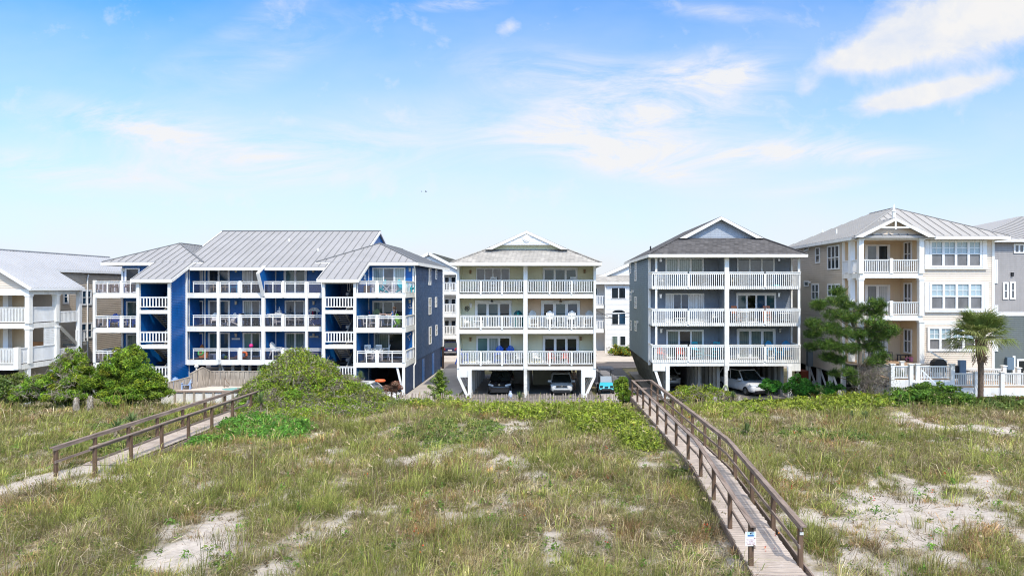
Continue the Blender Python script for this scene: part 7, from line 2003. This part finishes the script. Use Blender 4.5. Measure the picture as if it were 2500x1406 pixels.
small(tw, 'draped_towel', 'orange brown towel draped over a chair on the lowest blue balcony', 'towel', M('orange_towel', (.42,.15,.05), .9, .2, 4, 0))
def ball(px, D, z, r, name, label, cat, col):
    prof = [(r*math.sin(math.pi*i/10)+.001, r-r*math.cos(math.pi*i/10)) for i in range(11)]
    tag(MB().lathe(prof, (X(px, D), D, z), 14).build(name, M(col[0], col[1], .4, .1, 5, 0), smooth=True), label, cat)
ball(613, 58.0, B1+.92, .17, 'beach_ball', 'hot pink ball resting on a chair behind the lowest blue rail', 'ball', ('hot_pink', (.7,.03,.22)))
ball(545, 57.8, B1, .2, 'toy', 'blue and yellow toy pile beside the cool box', 'toy', ('toy_blue', (.10,.30,.55)))
ball(551, 57.7, B1, .15, 'toy', 'small lime green toy right of the blue toy', 'toy', ('toy_lime', (.35,.55,.08)))
ball(538, 57.7, B1, .13, 'toy', 'small green toy left of the blue toy', 'toy', ('toy_green', (.05,.35,.22)))
def ring(px, D, z, R, r, name, label, cat, col, tilt=1.2):
    pts = [(X(px, D)+R*math.cos(a), D+R*math.sin(a)*math.cos(tilt), z+R+R*math.sin(a)*math.sin(tilt)) for a in [i*math.pi/8 for i in range(17)]]
    tag(MB().tube(pts, r, 7).build(name, M(col[0], col[1], .35, .1, 4, 0), smooth=True), label, cat)
ring(490, 57.9, B1+.3, .2, .07, 'float_ring', 'bright green float ring by the white door of the lowest blue balcony', 'float', ('float_green', (.08,.50,.10)))
ring(595, 57.9, B1+.05, .26, .09, 'float_ring', 'orange and white float ring behind the lowest blue rail', 'float', ('float_orange', (.75,.16,.03)))
small(MB().prism([(X(570,57.9),57.8,B1+.1),(X(578,57.9),57.8,B1+.28),(X(586,57.9),57.8,B1+.2),(X(588,57.9),57.8,B1+.02),(X(574,57.9),57.8,B1)], (0,.3,0)), 'folded_towel', 'striped red and white folded towel left of the orange float ring', 'towel', M('red_white_towel', (.55,.30,.26), .9, .5, 12, 0))
# pagoda ornament, shell rack
og = MB(); x, y = X(682, 58.2), 58.2
for i, (w, z) in enumerate(((.42, 1.06), (.3, 1.2), (.2, 1.34))): og.box(x-w/2*(1.6 if i == 0 else 1), x+w/2, y-w/3, y+w/3, B2+z, B2+z+.05)
og.cyl((x, y, B2+1.0), (x, y, B2+1.6), .025); small(og, 'table_ornament', 'white tiered ornament on the white bar table', 'ornament', WHITE)
rk = thing('towel_rack', 'white shell shaped rack hung with red and dark towels on the blue wall', 'rack', (X(767, 59.3), 59.3, B2+.5))
mb = MB(); cx, cz = X(767, 59.35), B2+1.05
for i in range(9):
    a = math.pi*(.1+.8*i/8); mb.bar((cx+.25*math.cos(a), 59.4, cz+.1*math.sin(a)), (cx+.48*math.cos(a), 59.38, cz+.42*math.sin(a)), .09, .03, up=(0,1,0))
mb.tube([(cx+.48*math.cos(a), 59.36, cz+.42*math.sin(a)) for a in [math.pi*(.08+.84*i/10) for i in range(11)]], .035, 5); mb.build('shell_frame', WHITE, rk)
for i, c in enumerate(((.45,.44,.42), (.35,.03,.05), (.03,.03,.035), (.5,.48,.44))):
    MB().box(cx-.36+i*.19, cx-.24+i*.19, 59.28, 59.33, cz-.55, cz+.15).build('towel', M('rack_towel_%d' % i, c, .9, .2, 6, 0), rk)
# decor
wh = thing('ship_wheel', 'dark ship wheel ornament hung on the pale green middle left balcony wall', 'ornament', (X(1140.5, 55.4), 55.3, Z(753, 55.4)))
wx, wz = X(1140.5, 55.3), Z(753.5, 55.3)
MB().tube([(wx+.17*math.cos(i*math.pi/8), 55.3, wz+.17*math.sin(i*math.pi/8)) for i in range(17)], .022, 6).build('rim', BLACK, wh)
sp = MB()
for i in range(4):
    a = i*math.pi/4; sp.bar((wx-.24*math.cos(a), 55.31, wz-.24*math.sin(a)), (wx+.24*math.cos(a), 55.31, wz+.24*math.sin(a)), .02)
sp.build('spokes', BLACK, wh); MB().cyl((wx, 55.27, wz), (wx, 55.33, wz), .055).build('hub', BLACK, wh)
def fan(px, D, z, label, col, light):
    x = X(px, D); r = thing('ceiling_fan', label, 'fan', (x, D, z))
    MB().cyl((x, D, z), (x, D, z-.16), .03).build('rod', col, r); MB().lathe([(.05,-.28),(.12,-.24),(.1,-.16),(.04,-.13)], (x, D, z), 12).build('motor', col, r)
    for i in range(5 if light else 4):
        a = i*2*math.pi/(5 if light else 4)+.1; MB().bar((x+.1*math.cos(a), D+.1*math.sin(a), z-.2), (x+.68*math.cos(a), D+.68*math.sin(a), z-.215), .13, .015).build('blade', col, r)
    if light: MB().lathe([(.03,-.42),(.13,-.36),(.1,-.28)], (x, D, z), 10).build('lamp_shade', M_LAMP, r)
fan(1201, 54.3, 7.75, 'black ceiling fan over the middle left pale green balcony', BLACK, False)
fan(1369, 54.3, 7.75, 'brown ceiling fan with a light over the peach balcony', cm('brown', PAL['brown']), True)
def board(px0, px1, py0, py1, D, name, label, cat, mat, t=.03): return small(MB().box(X(px0,D), X(px1,D), D-.07-t, D-.07, Z(py1,D), Z(py0,D)), name, label, cat, mat)
board(567, 587, 825, 829, 59.5, 'wall_plaque', 'long white plaque on the lowest blue wall between the sliding doors', 'plaque', WHITE)
board(757, 778, 820, 824, 59.5, 'wall_plaque', 'weathered tan plaque on the lowest blue wall near the stair tower', 'plaque', WORN)
fr_ = thing('picture_frame', 'white framed picture on the blue stair tower wall of the top right balcony', 'picture', (-15.5, 57.5, 9.4))
fy = 15.6*F/(CX-891.); MB().box(-15.62, -15.58, fy-.28, fy+.28, Z(683,fy), Z(671,fy)).build('frame', WHITE, fr_); MB().box(-15.59, -15.56, fy-.2, fy+.2, Z(681,fy), Z(673,fy)).build('picture', cm('sky', PAL['sky']), fr_)
an = thing('anchor_ornament', 'white anchor ornament on the blue wall right of the reclining person', 'ornament', (X(1001, 58.6), 58.6, Z(750, 58.6)))
ax, az = X(1001.5, 58.6), Z(748, 58.6)
MB().bar((ax, 58.6, az+.18), (ax, 58.6, az-.15), .03).bar((ax-.08, 58.6, az+.1), (ax+.08, 58.6, az+.1), .03).tube([(ax+.14*math.cos(math.pi*(1+i/8)), 58.6, az-.03+.13*math.sin(math.pi*(1+i/8))) for i in range(9)], .02, 5).build('anchor', WHITE, an)
an2 = thing('seahorse_ornament', 'white curled metal ornament on the blue wall above the lowest right balcony', 'ornament', (X(1000, 58.6), 58.6, Z(825, 58.6)))
ax, az = X(999, 58.6), Z(822, 58.6)
MB().tube([(ax+.05*math.sin(i*.9)+.09*math.cos(i*.5), 58.6, az+.3-.05*i) for i in range(13)], .022, 5).build('body', WHITE, an2)
wc = board(1146, 1152, 740, 746, 55.4, 'wall_speaker', 'small white box fixed to the pale green wall above the ship wheel', 'box', WHITE_SH)
fl2 = MB().lathe([(.0,0),(.32,.02),(.36,.1),(.3,.18),(.0,.16)], (0,0,0), 16); f2 = fl2.build('pool_float', M('aqua_vinyl', (.10,.55,.55), .4, .1, 3, 0)); f2.location = (X(1893, 52.2), 52.2, S3+.0); tag(f2, 'aqua inflatable lying on the top right slate balcony floor', 'float')
pb = thing('beach_bag', 'pink beach bag with looping handle on the tan porch', 'bag', (X(2226, 48.2), 48.2, 3.41))
MB().box(X(2222,48.2), X(2232,48.2), 48.05, 48.35, 3.41, 3.41+.33).build('bag', cm('pink', PAL['pink']), pb)
MB().tube([(X(2222,48.2), 48.2, 3.6), (X(2215,48.2), 48.2, 3.72), (X(2211,48.2), 48.2, 3.62), (X(2214,48.2), 48.2, 3.48)], .03, 6).build('handle', cm('pink', PAL['pink']), pb)
def grill(px, D, z, label, tilt):
    x = X(px, D); r = thing('barbecue_grill', label, 'grill', (x, D, z))
    MB().prism([(x-.45,D-.25,z+.85),(x-.38,D-.25,z+1.05),(x-.2,D-.25,z+1.2),(x+.2,D-.25,z+1.2),(x+.38,D-.25,z+1.05),(x+.45,D-.25,z+.85)], (0,.5,0)).build('lid', BLACK, r)
    MB().box(x-.42, x+.42, D-.24, D+.24, z+.35, z+.85).build('body', BLACK, r)
    MB().box(x-.7, x-.45, D-.2, D+.2, z+.82, z+.86).box(x+.45, x+.7, D-.2, D+.2, z+.82, z+.86).build('side_shelf', BLACK, r)
    for s in (-1, 1): MB().box(x+s*.38-.03, x+s*.38+.03, D-.03, D+.03, z, z+.35).build('leg', BLACK, r)
grill(2291, 45.6, 2.66, 'black covered barbecue grill on the upper white deck', 0); grill(2338, 46.2, 2.16, 'black kettle grill on the lower white deck beside a blue cover', 0)
small(MB().box(X(2342,45.9), X(2357,45.9), 45.8, 46.1, 2.16, 3.75), 'grill_cover', 'blue grey cover standing beside the grill on the lower white deck', 'cover', M('blue_cover', (.13,.20,.30), .7, .2, 2, 0))
em = thing('electric_meter', 'dark grey electric meter cabinet on a post between the slate blue and beige houses', 'meter', (X(1977, 54), 52.6, 0))
MB().box(X(1972,52.6), X(1984,52.6), 52.5, 52.9, 2.6, 4.1).build('cabinet', M('meter_grey', (.07,.085,.10), .6, .1, 3, 0), em); MB().cyl((X(1978,52.6), 52.7, 0), (X(1978,52.6), 52.7, 2.6), .09).build('pipe', cm('grey', PAL['grey']), em); MB().cyl((X(1985,52.6), 52.5, 1.3), (X(1985,52.6), 52.42, 1.3), .2, .2, 12).build('dial', cm('grey', PAL['grey']), em)
hs = MB().tube([(X(1771,51.3)+.22*math.sin(i*.8), 51.3, .9+.42*math.cos(i*.8)) for i in range(18)], .03, 5)
small(hs, 'garden_hose', 'pale green garden hose coiled on the middle post of the slate blue carport', 'hose', M('hose_green', (.50,.58,.30), .5, .1, 4, 0))
wp = MB().box(X(1080,73), X(1084.5,73), 72.7, 72.95, -.1, 2.35); small(wp, 'timber_post', 'dark brown timber post at the street end of the left drive', 'post', M('dark_creosote', (.035,.022,.018), .8, .2, 3, .1))
tb = thing('waste_bin', 'black wheeled bin behind the cedar bushes beside the far left beige house', 'bin', (X(208, 55), 55.5, 1.4))
MB().prism([(X(196,55.5),55.3,.6),(X(222,55.5),55.3,.6),(X(224,55.5),55.3,2.55),(X(194,55.5),55.3,2.55)], (0,.7,0)).build('body', BLACK, tb); MB().box(X(193,55.5), X(225,55.5), 55.25, 56.05, 2.55, 2.65).build('lid', BLACK, tb)
ns = thing('sign', 'white no parking notice on the white house wall across the street', 'sign', (X(1487, 89.9), 89.9, .8))
MB().box(X(1482,89.9), X(1492.5,89.9), 89.86, 89.9, Z(854,89.9), Z(844,89.9)).build('panel', WHITE, ns)
for i, t in enumerate(('NO', 'PARKING')):
    cu = bpy.data.curves.new('lettering', 'FONT'); cu.body = t; cu.size = .15; cu.align_x = 'CENTER'; cu.materials.append(BLACK); o = text_mesh(cu, ns)
    o.location = Vector((X(1487.3,89.84), 89.84, Z(847.5+i*3.4,89.84))) - Vector(ns.location); o.rotation_euler = (math.pi/2, 0, 0)
# notice on the blue deck edge
nb = thing('sign', 'small white pool notice hung on the lowest blue deck edge', 'sign', (X(534.5,56.95), 56.95, 2.1))
MB().box(X(530.5,56.95), X(538.5,56.95), 57.0, 57.04, Z(888,57), Z(876,57)).build('panel', M('notice_grey', (.62,.62,.6), .6, .1, 4, 0), nb)
for i, w in enumerate((.8, .6, .7)): MB().box(X(534.5-3*w,56.95), X(534.5+3*w,56.95), 56.985, 56.998, Z(880+i*2.5,57), Z(879.2+i*2.5,57)).build('lettering', cm('grey', PAL['grey']), nb)
# overhead cables in the gap
for i, (a, b, lab) in enumerate((((X(1440,82),82,Z(767,82)), (X(1560,82),82,Z(762,82)), 'upper thin black cable crossing the gap beside the slate blue house'), ((X(1440,82),82,Z(777,82)), (X(1560,82),82,Z(770,82)), 'lower thin black cable crossing the gap beside the slate blue house'), ((X(1448,82),82,Z(752,82)), (X(1495,88),88,Z(776,88)), 'slanting service cable running down to the white house'))):
    a, b = Vector(a), Vector(b); tag(MB().tube([a.lerp(b, k/6)-V(0,0,.12*math.sin(math.pi*k/6)) for k in range(7)], .032, 5).build('power_cable', BLACK), lab, 'cable')
def bird(px, py, D, label, s=.5):
    x, z = X(px, D), Z(py, D); r = thing('bird', label, 'bird', (x, D, z))
    body = MB().lathe([(.01,-.3),(.07,-.18),(.1,0),(.07,.15),(.03,.28)], (0,0,0), 8)
    body.v = [(v[2]*s+x, v[1]*s+D, v[0]*s+z) for v in body.v]; body.build('body', M('gull_grey', (.25,.28,.33), .7, .1, 2, 0), r, smooth=True)
    for sg in (-1, 1): MB().add([(x-.12*s,D,z),(x+.12*s,D,z),(x+.12*s,D+sg*.5*s,z+.22*s),(x,D+sg*1.0*s,z+.1*s),(x-.1*s,D+sg*.5*s,z+.2*s)], [(0,1,2,4),(4,2,3)]).build('wing', M('gull_wing', (.2,.22,.27), .7, .1, 2, 0), r)
bird(1040, 468.5, 120, 'small dark bird in the open sky above the gap, the nearer one', .7); bird(1029, 468, 170, 'fainter distant bird left of the darker one', .6)

# ================================================================== people
SKIN = M('skin', (.52,.33,.24), .55, .05, 6, 0)
def skin_mesh(name, joints, edges, mat, parent, sub=2, root=0):
    me = bpy.data.meshes.new(name); names = list(joints); me.from_pydata([joints[n][0] for n in names], [(names.index(a), names.index(b)) for a, b in edges], [])
    o = link(name, me, parent); me.materials.append(mat)
    md = o.modifiers.new('skin', 'SKIN'); md.use_smooth_shade = True
    for i, n in enumerate(names):
        r = joints[n][1]; me.skin_vertices[0].data[i].radius = (r, r) if not hasattr(r, '__len__') else r
    me.skin_vertices[0].data[root].use_root = True
    s = o.modifiers.new('s', 'SUBSURF'); s.levels = s.render_levels = sub
    return o
def person(label, loc, rz, J, shirt, shorts, hair, hat=None, shirt_col=None, shorts_col=None):
    """J: joint positions in the person's own frame (facing -Y)"""
    r = thing('person', label, 'person'); r['_w'] = 0
    R = dict(pelvis=.13, waist=.12, chest=(.16,.12), neck=.055, head0=.085, head1=.098, head2=.075, hipL=.085, kneeL=.055, ankL=.038, toeL=.032, hipR=.085, kneeR=.055, ankR=.038, toeR=.032, shL=.058, elL=.042, wrL=.028, paL=.034, shR=.058, elR=.042, wrR=.028, paR=.034)
    jj = {k: (J[k], R[k]) for k in R}
    E = [('pelvis','waist'),('waist','chest'),('chest','neck'),('neck','head0'),('head0','head1'),('head1','head2')]
    for s in 'LR': E += [('pelvis','hip'+s),('hip'+s,'knee'+s),('knee'+s,'ank'+s),('ank'+s,'toe'+s),('chest','sh'+s),('sh'+s,'el'+s),('el'+s,'wr'+s),('wr'+s,'pa'+s)]
    for s in 'LR':
        w, p = Vector(J['wr'+s]), Vector(J['pa'+s]); d = (p-w).normalized(); sd = d.cross(V(0,1,.2)).normalized()
        for i in range(5):
            o = (i-2)*.018; L = (.05,.075,.082,.075,.06)[i]; b = p + sd*o if i else w.lerp(p, .5)+sd*-.03
            jj['f%s%da' % (s, i)] = (tuple(b + d*L*.5 + (sd*-.02 if i == 0 else sd*0)), .0095); jj['f%s%db' % (s, i)] = (tuple(b + d*L + V(0,-.012,-.012)), .008)
            E += [('pa'+s, 'f%s%da' % (s, i)), ('f%s%da' % (s, i), 'f%s%db' % (s, i))]
    skin_mesh('body', jj, E, SKIN, r)
    k = 1.13
    sj = {n: (J[n], tuple(x*k for x in R[n]) if hasattr(R[n], '__len__') else R[n]*k) for n in ('pelvis','waist','chest','shL','elL','shR','elR')}
    for s in 'LR': sj['el'+s] = (tuple(Vector(J['sh'+s]).lerp(Vector(J['el'+s]), .55)), .058)
    skin_mesh('shirt', sj, [('pelvis','waist'),('waist','chest'),('chest','shL'),('shL','elL'),('chest','shR'),('shR','elR')], M(shirt+'_cloth', shirt_col, .9, .1, 6, 0), r)
    hj = {n: (J[n], R[n]*1.15) for n in ('pelvis','hipL','hipR')}
    for s in 'LR': hj['knee'+s] = (tuple(Vector(J['hip'+s]).lerp(Vector(J['knee'+s]), .7)), .082)
    skin_mesh('shorts', hj, [('pelvis','hipL'),('hipL','kneeL'),('pelvis','hipR'),('hipR','kneeR')], M(shorts+'_cloth', shorts_col, .9, .1, 6, 0), r)
    h = Vector(J['head1']); f = (Vector(J['face']) - h).normalized() if 'face' in J else V(0,-1,0); up = (Vector(J['head2'])-Vector(J['head0'])).normalized(); sd = f.cross(up)
    DK = M('eye_dark', (.02,.015,.012), .4, 0, 5, 0)
    for s in (-1, 1):
        c = h + f*.093 + sd*.034*s + up*.005; MB().cyl(c, c+f*.006, .011, .011, 8).build('eye', DK, r)
        c = h + sd*.098*s - up*.01; MB().lathe([(.005,-.03),(.016,0),(.005,.03)], tuple(c), 6).build('ear', SKIN, r)
    MB().cyl(h+f*.088+up*.0, h+f*.118-up*.03, .008, .016, 6).build('nose', SKIN, r)
    MB().bar(h+f*.092-up*.055-sd*.025, h+f*.092-up*.055+sd*.025, .012, .008).build('mouth', M('lip', (.40,.17,.14), .5, 0, 5, 0), r)
    hm = M(hair[0], hair[1], .8, .2, 8, 0); pts = []
    hj = {'a': (tuple(h-f*.03+up*.035), .105), 'b': (tuple(h-f*.055-up*.04), .085), 'c': (tuple(h-f*.01+up*.075), .085)}
    skin_mesh('hair', hj, [('a','b'),('a','c')], hm, r)
    if hat:
        hp = h + up*.06; mm = M(hat[0], hat[1], .8, .15, 8, 0); mb = MB()
        mb.cyl(hp, hp+up*.012, .21, .20, 18); mb.cyl(hp+up*.01, hp+up*.11, .105, .085, 14); mb.build('hat', mm, r)
    r.location = loc; r.rotation_euler = (0, 0, rz)
    return r
ST = dict(pelvis=(0,0,.95), waist=(0,0,1.08), chest=(0,0,1.33), neck=(0,-.005,1.50), head0=(0,-.02,1.575), head1=(0,-.03,1.655), head2=(0,-.02,1.73), face=(0,-1,1.6),
          hipL=(-.09,0,.88), kneeL=(-.1,-.03,.49), ankL=(-.1,.02,.08), toeL=(-.11,-.14,.03), hipR=(.09,0,.88), kneeR=(.1,-.06,.49), ankR=(.11,-.02,.08), toeR=(.12,-.18,.03),
          shL=(-.19,0,1.42), elL=(-.25,.0,1.13), wrL=(-.25,-.12,.91), paL=(-.245,-.16,.84), shR=(.19,0,1.42), elR=(.25,-.0,1.13), wrR=(.27,-.1,.9), paR=(.27,-.13,.83))
person('person in a sand coloured shirt standing in the carport beside the white compact car', (X(1401, 57.4), 57.4, .03), .7, ST, 'sand_shirt', 'grey_shorts', ('dark_hair', (.03,.02,.015)), None, (.42,.34,.29), (.16,.14,.14))
# reclining, feet up to the left
RC = dict(pelvis=(0,0,.88), waist=(.1,0,.98), chest=(.22,0,1.20), neck=(.27,-.01,1.36), head0=(.28,-.02,1.42), head1=(.28,-.04,1.50), head2=(.29,-.03,1.575), face=(-.3,-1,1.3),
          hipL=(-.1,-.1,.87), kneeL=(-.47,-.12,1.04), ankL=(-.86,-.12,1.02), toeL=(-.95,-.14,1.12), hipR=(-.1,.08,.87), kneeR=(-.46,.07,1.08), ankR=(-.84,.06,1.06), toeR=(-.93,.05,1.17),
          shL=(.2,-.19,1.28), elL=(.12,-.30,1.05), wrL=(-.10,-.27,1.02), paL=(-.17,-.25,1.03), shR=(.22,.19,1.28), elR=(.15,.30,1.05), wrR=(-.06,.30,1.02), paR=(-.13,.29,1.03))
person('person in straw hat and blue top reclining, feet up, on the right blue balcony', (X(954, 56.2), 56.2, B2), 0, RC, 'blue_top', 'pale_shorts', ('brown_hair', (.10,.05,.03)), ('straw_hat', (.62,.30,.16)), (.10,.28,.62), (.45,.42,.42))
sj = thing('hanging_jacket', 'blue and red jacket hanging by the door of the right blue balcony', 'jacket', (X(903, 57.8), 57.8, B2+1.)); jx = X(902, 57.8)
MB().prism([(jx-.16,57.8,B2+.55),(jx+.14,57.8,B2+.5),(jx+.1,57.8,B2+1.1),(jx-.02,57.8,B2+1.4),(jx-.14,57.8,B2+1.2)], (0,.12,0)).build('jacket', M('jacket_blue', (.02,.10,.32), .8, .2, 6, 0), sj); MB().box(jx-.05, jx+.04, 57.76, 57.8, B2+1.05, B2+1.18).build('red_patch', M_RED, sj)
MB().cyl((jx, 57.8, B2+1.38), (jx, 57.8, B2+1.5), .02).build('hook', BLACK, sj)

# ================================================================== sky, sun, camera
SUN = Vector((.36, -.85, 1.05)).normalized()
def sky():
    w = bpy.data.worlds.new('World'); sc.world = w; w.use_nodes = True
    n, l = w.node_tree.nodes, w.node_tree.links; n.clear()
    sk = n.new('ShaderNodeTexSky'); sk.sky_type = 'NISHITA'; sk.sun_disc = False
    sk.sun_elevation = math.asin(SUN.z); sk.sun_rotation = math.atan2(SUN.x, SUN.y)
    sk.air_density = 1.0; sk.dust_density = .6; sk.ozone_density = 1.6; sk.altitude = 0
    tc = n.new('ShaderNodeTexCoord'); sp_ = n.new('ShaderNodeSeparateXYZ'); l.new(tc.outputs['Generated'], sp_.inputs[0])
    x, y, z = sp_.outputs
    m = lambda op, a, b=None, c=False: math_(n, l, op, a, b, c)
    ya = m('MAXIMUM', m('ABSOLUTE', y), .08)
    u = m('DIVIDE', x, ya); v = m('DIVIDE', z, ya)          # direction -> tangent plane, clouds have fixed bearings
    cb = n.new('ShaderNodeCombineXYZ'); l.new(u, cb.inputs[0]); l.new(v, cb.inputs[1]); l.new(m('MULTIPLY', m('GREATER_THAN', y, 0.), 7.), cb.inputs[2])
    def mp(sx, sy, rot=0.):
        k = n.new('ShaderNodeMapping'); l.new(cb.outputs[0], k.inputs[0]); k.inputs['Scale'].default_value = (sx, sy, 1); k.inputs['Rotation'].default_value = (0, 0, rot); return k.outputs[0]
    def nz(vec, s, d=6, r=.6, dist=0.):
        k = N_(n, 'ShaderNodeTexNoise', Scale=s, Detail=d, Roughness=r, Distortion=dist); l.new(vec, k.inputs['Vector']); return k.outputs['Fac']
    def blob(px, py, rx, ry, s, ang=0.):
        du = m('SUBTRACT', u, (px-CX)/F); dv = m('SUBTRACT', v, (CY-py)/F); ca, sa = math.cos(ang), math.sin(ang)
        a = m('ADD', m('MULTIPLY', du, ca*F/rx), m('MULTIPLY', dv, sa*F/rx)); b = m('ADD', m('MULTIPLY', du, -sa*F/ry), m('MULTIPLY', dv, ca*F/ry))
        return m('MULTIPLY', m('EXPONENT', m('MULTIPLY', m('ADD', m('MULTIPLY', a, a), m('MULTIPLY', b, b)), -1.)), s)
    def total(bl):
        t = None
        for b in bl: t = blob(*b) if t is None else m('ADD', t, blob(*b))
        return t
    puff = total([(2320,60,185,85,1.15,.1),(2450,10,150,85,1.15,.2),(2140,112,110,48,.95,.5),(2185,150,85,28,.6,.1),(2045,150,65,26,.62,.3),(2320,214,150,24,1.2,.2),(2190,250,110,24,1.05,.15),(1968,215,30,20,.6,.4),(1235,70,32,20,.62,.3)])
    wisp = total([(1700,190,170,50,.62,.15),(1790,185,60,22,.5,.35),(1690,270,210,60,.72,.2),(1470,270,130,45,.62,-.05),(1600,370,260,45,.55,-.1),(1850,370,300,28,.48,-.03),(2050,360,250,35,.4,-.1),(1400,180,260,50,.35,-.1),
                  (1560,410,190,35,.5,-.2),(2000,455,140,16,.3,.15),(1110,10,90,14,.6,.05),(1750,30,170,22,.35,-.1),(380,330,330,60,.42,-.15),(560,420,400,50,.38,.05),(100,410,220,40,.42,-.1),(900,330,420,70,.25,.2),(300,300,150,30,.3,-.3),(620,60,350,40,.16,.5),(700,130,300,50,.16,.5),(1300,330,200,60,.25,.1)])
    f1 = nz(mp(1, 1.4, .2), 9., 8, .6, .4); f2 = nz(mp(1, 3.6, .3), 3.4, 10, .68, 1.3); f3 = nz(mp(1, 1), 26., 6, .62, .3)
    mpuff = m('ADD', puff, m('MULTIPLY', m('SUBTRACT', f1, .5), 1.5)); mpuff = m('ADD', mpuff, m('MULTIPLY', m('SUBTRACT', f3, .5), .8))
    mpuff = ramp_(n, l, mpuff, [(.14, 0), (.92, 1)])
    mw = m('MULTIPLY', m('MINIMUM', wisp, 1.), m('ADD', .50, m('MULTIPLY', m('SUBTRACT', f2, .44), 5.5))); mw = ramp_(n, l, mw, [(.03, 0), (.75, .92)])
    hz = m('ADD', m('MULTIPLY', m('SUBTRACT', .45, v), 2.35), m('MULTIPLY', m('SUBTRACT', nz(mp(1, 2.2), 2.2, 5), .5), .5)); hz = ramp_(n, l, hz, [(.0, .0), (1., 1.)])
    tint = mixc(n, l, 1., sk.outputs[0], SKY_TINT, 'MULTIPLY')
    fill_veil = ramp_(n, l, m('MULTIPLY', v, .5), [(.28, 0), (.5, .8)])  # brighter overhead sky, out of view, added for neutral fill light
    c = mixc(n, l, hz, tint, SKY_HAZE); c = mixc(n, l, fill_veil, c, (6.9, 6.6, 6.1))
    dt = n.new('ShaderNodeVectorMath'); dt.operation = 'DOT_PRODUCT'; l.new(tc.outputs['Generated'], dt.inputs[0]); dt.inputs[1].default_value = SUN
    gl = m('ADD', 1., m('MULTIPLY', m('MAXIMUM', dt.outputs['Value'], 0.), .85)); gg = n.new('ShaderNodeCombineXYZ'); [l.new(gl, gg.inputs[i]) for i in range(3)]  # sunward sky brightening, added behind the camera to lift fill on the fronts
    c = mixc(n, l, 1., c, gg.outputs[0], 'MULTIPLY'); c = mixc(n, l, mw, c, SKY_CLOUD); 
    c = mixc(n, l, mpuff, c, mixc(n, l, ramp_(n, l, f1, [(.35, 0), (.6, 1)]), SKY_SHADE, SKY_CLOUD))
    bg = n.new('ShaderNodeBackground'); bg.inputs[1].default_value = SKY_STRENGTH; l.new(c, bg.inputs[0])
    o = n.new('ShaderNodeOutputWorld'); l.new(bg.outputs[0], o.inputs[0])
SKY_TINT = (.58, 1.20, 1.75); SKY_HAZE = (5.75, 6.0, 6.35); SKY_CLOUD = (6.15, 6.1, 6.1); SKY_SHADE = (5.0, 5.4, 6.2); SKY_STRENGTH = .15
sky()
sun = bpy.data.lights.new('sun', 'SUN'); sun.energy = 4.05; sun.angle = math.radians(.53); sun.color = (1., .92, .79)
so = bpy.data.objects.new('sun', sun); COL.objects.link(so); so.rotation_euler = SUN.to_track_quat('Z', 'Y').to_euler(); so.location = (0, 0, 60)
cam = bpy.data.cameras.new('camera'); co = bpy.data.objects.new('camera', cam); COL.objects.link(co)
co.location = (0, 0, CH); co.rotation_euler = (math.pi/2, 0, 0)
cam.sensor_width = 36; cam.lens = F/2500*36; cam.shift_x = -(CX-1250)/2500; cam.clip_start = .1; cam.clip_end = 6000
sc.camera = co
for o in bpy.data.objects:
    if '_w' in o: del o['_w']
sc.render.engine = 'CYCLES'
sc.cycles.filter_width = 1.1; sc.cycles.max_bounces = 8; sc.cycles.transparent_max_bounces = 12; sc.cycles.use_denoising = True
sc.view_settings.view_transform = 'Standard'; sc.view_settings.look = 'None'; sc.view_settings.exposure = 0
